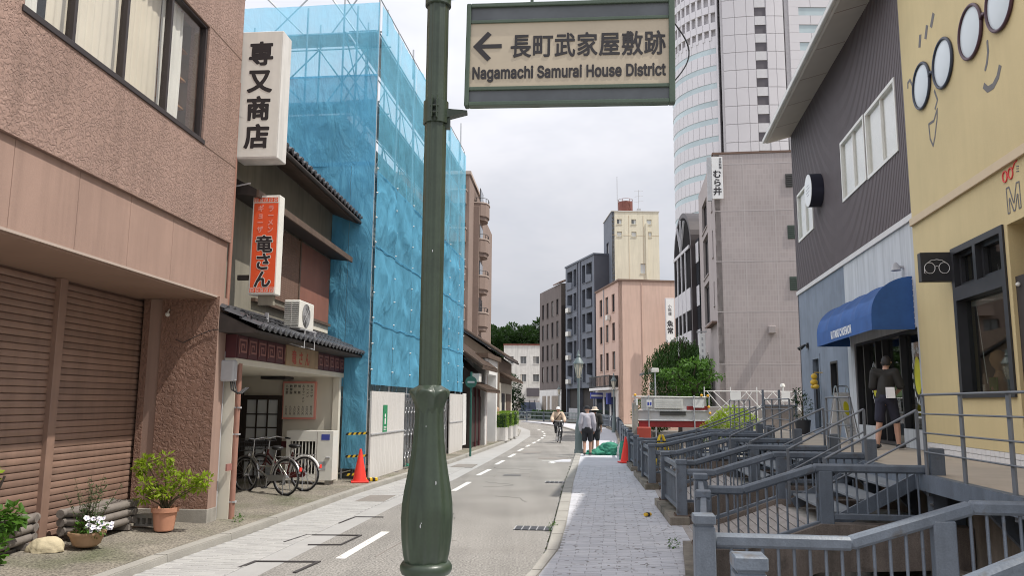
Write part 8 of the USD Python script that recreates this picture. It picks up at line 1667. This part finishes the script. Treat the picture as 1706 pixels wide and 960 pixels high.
# ================================================================== BICYCLES
def wheel(t, x, R=.325, y=0.0):
    u = np.linspace(0, 2 * PI, 41)
    w = MB().tube([(x + R * math.cos(a), y, R + .0 + R * math.sin(a)) for a in u], .018, 8, cap=False).build('wheel', 'rubber', t, smooth=True)
    MB().tube([(x + (R - .028) * math.cos(a), y, R + (R - .028) * math.sin(a)) for a in u], .012, 8, cap=False).build('rim', 'steel_bright', w, smooth=True)
    sp = MB()
    for k in range(18): a = k / 18 * 2 * PI; sp.tube([(x + .02 * math.cos(a + .6), y + (.03 if k % 2 else -.03), R + .02 * math.sin(a + .6)), (x + (R - .035) * math.cos(a), y, R + (R - .035) * math.sin(a))], .0022, 4)
    sp.build('spoke', 'steel_bright', w); T([(x, y - .05, R), (x, y + .05, R)], .025, 10).build('hub', 'steel_bright', w)
def bicycle(name, label, loc, rz, frame, basket=True, white_fender=False):
    t = thing(name, label, 'bicycle', loc, rz); WB = 1.08
    wheel(t, 0); wheel(t, WB)
    f = MB(); bb = (.43, 0, .29); sc = (.30, 0, .74); hd = (.90, 0, .78); hl = (.95, 0, .56)
    f.tube([bb, sc], .018, 8); f.tube([hl, (.78, 0, .44), bb], .019, 8); f.tube([(.91, 0, .70), (.70, 0, .50), (.36, 0, .52)], .015, 8); f.tube([hd, hl], .021, 8)
    for s in (-.055, .055): f.tube([bb, (0, s, .325)], .011, 6); f.tube([(.31, 0, .68), (0, s, .325)], .009, 6); f.tube([hl, (1.0, s * .9, .45), (WB, s * .9, .325)], .013, 6)
    f.build('frame', frame, t, smooth=True)
    sd = MB(); m = trimesh.creation.icosphere(subdivisions=3); v = m.vertices * (.14, .10, .045); v[:, 1] *= np.interp(v[:, 0], (-.14, .14), (1.15, .35)); sd.add(v + (.27, 0, .86), m.faces); sd.build('saddle', 'black_plastic', t, smooth=True); T([(.30, 0, .72), (.28, 0, .84)], .013, 8).build('seat_post', 'steel_bright', t)
    h = MB(); h.tube([(hd[0], 0, hd[2]), (.88, 0, 1.0)], .012, 8); h.tube([(.62, -.29, .99), (.72, -.29, 1.0), (.86, -.18, 1.03), (.90, 0, 1.0), (.86, .18, 1.03), (.72, .29, 1.0), (.62, .29, .99)], .011, 8); h.build('handlebar', 'steel_bright', t, smooth=True)
    for s in (-.29, .29): T([(.60, s, .988), (.72, s, 1.0)], .017, 8).build('grip', 'black_plastic', t)
    for x, a0, a1 in ((0, .15, 2.9), (WB, .7, 3.3)):
        MB().tube([(x + .352 * math.cos(a), 0, .325 + .352 * math.sin(a)) for a in np.linspace(a0, a1, 22)], .024, 6).build('fender', 'white_paint' if white_fender and x == 0 else 'steel_bright', t, smooth=True)
    r = MB()
    for s in (-.06, .06): r.tube([(.26, s, .70), (-.20, s, .70)], .006, 5); r.tube([(-.15, s, .70), (0, s * 1.2, .33)], .006, 5)
    for k in range(5): r.tube([(.2 - k * .09, -.06, .70), (.2 - k * .09, .06, .70)], .005, 5)
    r.build('rear_rack', 'steel_bright', t)
    c = MB(); c.tube([(.43, -.07, .29), (.43, .07, .29)], .02, 8); c.tube([(.43, .07, .29), (.43, .08, .12)], .009, 6); c.tube([(.43, -.07, .29), (.43, -.08, .46)], .009, 6); c.build('crank', 'steel_bright', t)
    for s, z in ((.12, .12), (-.12, .46)): B(.385, .475, s - .045, s + .045, z - .012, z + .012, .004).build('pedal', 'black_plastic', t)
    MB().prism(LineString([(0, .325), (.43, .29)]).buffer(.055), .05, .058, XZ).build('chain_guard', frame, t)
    MB().tube([(0.0, .07, .32), (-.03, .10, .02)], .009, 6).tube([(0, -.07, .32), (-.03, -.10, .02)], .009, 6).build('kickstand', 'steel_bright', t)
    if basket:
        k = MB()
        for z, s in ((.78, .75), (.86, .85), (.94, .95), (1.0, 1.0)): k.tube([(.98, -.16 * s, z), (1.22, -.18 * s, z), (1.22, .18 * s, z), (.98, .16 * s, z), (.98, -.16 * s, z)], .004, 4)
        for y in np.linspace(-.16, .16, 8): k.tube([(1.22, y * .75, .78), (1.225, y * 1.1, 1.0)], .003, 4); k.tube([(.98, y * .75, .78), (.98, y, 1.0)], .003, 4)
        for x in np.linspace(.98, 1.22, 6): k.tube([(x, -.12, .78), (x, .12, .78)], .003, 4); k.tube([(x, -.13, .78), (x, -.17, 1.0)], .003, 4); k.tube([(x, .13, .78), (x, .17, 1.0)], .003, 4)
        k.build('basket', 'black_metal', t)
    MB().ball((1.02, .0, .70), .035, 2).build('lamp', 'steel_bright', t, smooth=True); B(-.375, -.36, -.03, .03, .45, .52).build('reflector', 'cone_red', t)
    return t
bicycle('bicycle', 'silver city bicycle with a black saddle, nearest in the ramen shop porch', (-4.22, 15.35, .11), 150, 'bike_silver')
bicycle('bicycle', 'city bicycle with a pale rear mudguard, partly behind the silver bicycle', (-4.06, 16.1, .11), 158, 'bike_maroon', True, True)

# ================================================================== PEOPLE
import manifold3d as m3
def chain(lst, seg=14):
    out = []
    for (p, r), (q, s) in zip(lst[:-1], lst[1:]): out.append(m3.Manifold.batch_hull([m3.Manifold.sphere(r, seg).translate(tuple(map(float, p))), m3.Manifold.sphere(s, seg).translate(tuple(map(float, q)))]))
    return out
def skin(chains, ln=.03, it=8, extra=()):
    ms = [m for c in chains for m in chain(c)] + list(extra)
    m = m3.Manifold.batch_boolean(ms, m3.OpType.Add).refine_to_length(ln).to_mesh(); tm = trimesh.Trimesh(np.array(m.vert_properties[:, :3]), np.array(m.tri_verts)); trimesh.smoothing.filter_taubin(tm, iterations=it); return tm
def flat(m, sy): return m.scale((1, sy, 1))
def person(label, loc, rz, J, cloth, hat=None, hair=True, s=1.0, group=None):
    """J: joints (metres, facing +y). cloth: list of (name, material, chains). One skin body, clothes and hair as parts."""
    t = thing('person', label, 'person', loc, rz, group); P = {k: np.array(v, float) * s for k, v in J.items() if k not in ('face', 'shoe')}
    arms = lambda a: [(P['sh' + a], .052), (P['el' + a], .041), (P['wr' + a], .029)]
    legs = lambda a: [(P['hip' + a], .082), (P['kn' + a], .056), ((P['kn' + a] * .62 + P['an' + a] * .38), .054), (P['an' + a], .037), (P['toe' + a], .03)]
    hd = P['head']; ex = []
    ex.append(m3.Manifold.sphere(1, 28).scale((.074 * s, .094 * s, .112 * s)).translate(tuple(hd)))
    f = J.get('face', (0, 1)); f = np.array((f[0], f[1], 0.)); f /= np.linalg.norm(f); sd = np.array((f[1], -f[0], 0))
    def sph(o, r): return m3.Manifold.sphere(r * s, 12).translate(tuple(hd + s * o))
    ex += [sph(f * .088 + (0, 0, -.015), .016), sph(f * .06 + (0, 0, -.085), .034), sph(sd * .075 + (0, 0, -.01), .02), sph(-sd * .075 + (0, 0, -.01), .02)]
    ch = [arms('L'), arms('R'), legs('L'), legs('R'), [(P['pel'], .125 * s), (P['waist'], .115 * s), (P['chest'], .125 * s), (P['neck'] - (0, 0, .06), .07 * s), (P['neck'], .05 * s), (hd - (0, 0, .03), .055 * s)], [(P['shL'], .055), (P['chest'] + (0, 0, .06), .09), (P['shR'], .055)], [(P['hipL'], .09), (P['hipR'], .09)]]
    for a in 'LR':
        w = P['wr' + a]; d = w - P['el' + a]; d /= np.linalg.norm(d); sdw = np.cross(d, (0, 1, .2)); sdw /= np.linalg.norm(sdw); inn = np.cross(sdw, d); sg = 1 if a == 'L' else -1
        ch.append([(w, .026), (w + d * .045, .027), (w + d * .075, .026)])
        for k, (o, L) in enumerate(((-.026, .062), (-.009, .075), (.009, .08), (.026, .07))):
            b = w + d * .08 + inn * o; ch.append([(b, .0095), (b + d * L * .5 + sdw * sg * .006, .009), (b + d * L * .85 + sdw * sg * .022, .0078)])
        b = w + d * .02 - inn * .026; ch.append([(b, .011), (b + d * .03 - inn * .022, .010), (b + d * .058 - inn * .022 + sdw * sg * .01, .0085)])
    tm = skin(ch, .03, 6, ex); body = MB().tm(tm).build('body', 'skin', t, smooth=True)
    for sg in (-1, 1): MB().ball(hd + s * (f * .083 + sd * sg * .032 + (0, 0, .012)), .010 * s, 1).build('eye', 'hair', t)
    MB().obox(hd + s * (f * .093 + (0, 0, -.058)), [sd, f, (0, 0, 1)], (.022 * s, .004, .004), .001).build('mouth', 'red_ink', t)
    for nm, mat, lst, ln in cloth(P): MB().tm(skin(lst, ln, 6)).build(nm, mat, t, smooth=True)
    for a in 'LR': MB().tm(skin([[(P['an' + a] + (0, -.02, -.02), .045), (P['toe' + a] + (0, .04, .01), .040)]], .03, 4)).build('shoe', J.get('shoe', 'black_plastic'), t, smooth=True)
    if hair:
        m = trimesh.creation.icosphere(subdivisions=3); v = m.vertices * (.083, .103, .118) * s; k = (v @ f > .035 * s) & (v[:, 2] < .045 * s) | (v[:, 2] < -.06 * s); keep = ~k[m.faces].all(1); n_ = 1 + .05 * (meshkit.fbm(m.vertices * 6, 3, 2) - .5)[:, None]
        MB().add(v * n_ + hd, m.faces[keep]).build('hair', 'hair', t, smooth=True)
    if hat:
        b = MB(); n = 32; dome = [(0.098, .01), (.099, .05), (.085, .095), (.05, .122), (0, .13)] if hat[0] == 'cap' else [(.165, -.005), (.13, .02), (.102, .035), (.098, .09), (.08, .12), (0, .128)]
        b.lathe([(r * s, z * s) for r, z in dome], n, hd + (0, 0, .015 * s))
        if hat[0] == 'cap':
            br = [hd + s * (f * (.085 + .085 * math.cos(u) ** 1) + sd * .075 * math.sin(u) + np.array((0, 0, .025))) for u in np.linspace(-PI / 2, PI / 2, 14)]; b.add([hd + s * (f * .06 + np.array((0, 0, .03)))] + br, np.array([(0, i + 1, i + 2) for i in range(13)]))
        b.build('hat', hat[1], t, smooth=50)
    return t
STAND = dict(anL=(-.10, -.10, .08), toeL=(-.11, .06, .05), knL=(-.10, .02, .47), hipL=(-.085, 0, .86), anR=(.10, .14, .08), toeR=(.11, .30, .05), knR=(.10, .12, .47), hipR=(.085, 0, .86), pel=(0, 0, .93), waist=(0, .01, 1.08), chest=(0, .02, 1.26),
             shL=(-.175, .0, 1.38), elL=(-.23, -.04, 1.10), wrL=(-.22, .04, .86), shR=(.175, 0, 1.38), elR=(.23, -.02, 1.10), wrR=(.23, .08, .86), neck=(0, .02, 1.45), head=(0, .045, 1.575))
def wear(top, bottom, sl=1.0, loose=.02, short=.75):
    def f(P):
        out = []
        torso = [[(P['hipL'] + (.02, 0, .075), .105 + loose * .5), (P['waist'] + (-.035, 0, 0), .10 + loose * .7)], [(P['hipR'] + (-.02, 0, .075), .105 + loose * .5), (P['waist'] + (.035, 0, 0), .10 + loose * .7)], [(P['pel'] + (0, 0, .05), .12 + loose * .6), (P['waist'], .128 + loose), (P['chest'], .128 + loose), (P['neck'] - (0, 0, .075), .075 + loose * .5)], [(P['shL'], .060 + loose), (P['chest'] + (0, 0, .06), .10 + loose * .6), (P['shR'], .060 + loose)]]
        for a in 'LR':
            e = P['el' + a]; w = P['wr' + a]
            torso.append([(P['sh' + a], .06 + loose), (e, .05 + loose), (e + (w - e) * .92, .038 + loose * .9)] if sl == 1 else [(P['sh' + a], .06 + loose), (P['sh' + a] + (e - P['sh' + a]) * .9, .056 + loose)])
        out.append(('top', top, torso, .035))
        lg = [[(P['pel'], .130 + loose * .6), (P['hipL'], .10 + loose * .6)], [(P['pel'], .130 + loose * .6), (P['hipR'], .10 + loose * .6)]]
        for a in 'LR':
            k, h, n = P['kn' + a], P['hip' + a], P['an' + a]
            lg.append([(h, .105), (h + (k - h) * .82, .088)] if short < 1 else [(h, .10), (k, .075), (n + (0, 0, .02), .055)])
        out.append(('shorts' if short < 1 else 'trousers', bottom, lg, .035)); return out
    return f
person('person in a loose grey top, black shorts and dark cap walking away on the pavement', (2.64, 28.0, .085), -6, dict(STAND), wear('cloth_grey', 'cloth_black', 1.0, .035), ('cap', 'cloth_black'), False, .99)
J2 = dict(STAND); J2.update(anL=(-.10, .16, .08), toeL=(-.10, .32, .05), knL=(-.10, .14, .47), anR=(.10, -.08, .08), toeR=(.1, .08, .05), knR=(.1, .03, .47))
person('person in a cream bucket hat walking half hidden beside the one in grey', (3.02, 29.2, .085), -8, J2, wear('cloth_olive', 'cloth_black', .5, .03), ('bucket', 'cloth_cream'), True, .965)
J3 = dict(STAND); J3.update(anL=(-.15, -.14, .08), toeL=(-.17, .0, .05), knL=(-.13, -.03, .47), anR=(.14, .12, .08), toeR=(.18, .26, .05), knR=(.13, .10, .47), chest=(0.02, .04, 1.26), elL=(-.22, .02, 1.10), wrL=(-.10, .24, 1.06), elR=(.25, .04, 1.11), wrR=(.12, .20, 1.0), head=(.02, .07, 1.57), neck=(.01, .04, 1.45), shoe='black_plastic')
pm_ = person('person in dark olive top and navy shorts at the door under the blue awning', (6.98, 15.0, 1.05), -40, J3, wear('cloth_olive', 'cloth_navy', .5, .022), None, True, 1.03)
k = thing('paper_bundle', 'white folded papers held by the person at the shop door', 'paper', (6.955, 14.765, 1.97), -30); MB().obox((0, 0, .12), np.eye(3), (.075, .008, .10), .002).obox((.015, -.014, .11), [[.99, .1, .05], [-.1, .99, 0], [-.05, 0, 1]], (.065, .003, .09)).build('sheet', 'paper', k)
# rider coming towards the camera: seated, hands on the bar, one pedal down
cx, cy = 2.25, 38.6
bk = bicycle('bicycle', 'dark city bicycle ridden towards the camera in the road', (cx, cy + .55, 0.005), -87, 'cloth_black')
JR = dict(anL=(-.12, -.02, .22), toeL=(-.13, .13, .19), knL=(-.13, .26, .55), hipL=(-.09, -.20, .93), anR=(.12, .02, .50), toeR=(.13, .16, .48), knR=(.14, .30, .78), hipR=(.09, -.20, .93), pel=(0, -.20, .97), waist=(0, -.14, 1.10), chest=(0, -.06, 1.26), shL=(-.18, -.04, 1.36), elL=(-.29, .08, 1.14), wrL=(-.29, .33, 1.04), shR=(.18, -.04, 1.36), elR=(.29, .08, 1.14), wrR=(.29, .33, 1.04), neck=(0, -.02, 1.44), head=(0, .03, 1.55), face=(0, 1))
rd = person('person in a beige top and white cap riding the bicycle towards the camera', (cx, cy, 0.0), 180, JR, wear('cloth_beige', 'cloth_black', 1.0, .04, 1.0), ('cap', 'white_paint'), False, 1.0)
st = thing('shoulder_bag', 'dark shoulder bag with a diagonal strap worn by the rider', 'bag', (cx, cy, 0), 180)
T([(-.13, .06, 1.40), (-.02, .125, 1.26), (.12, .09, 1.08), (.19, -.05, 1.0), (.15, -.2, 1.0)], .016, 6).build('strap', 'cloth_black', st, smooth=True); B(.15, .24, -.3, -.08, .85, 1.05, .02).build('bag', 'cloth_black', st)
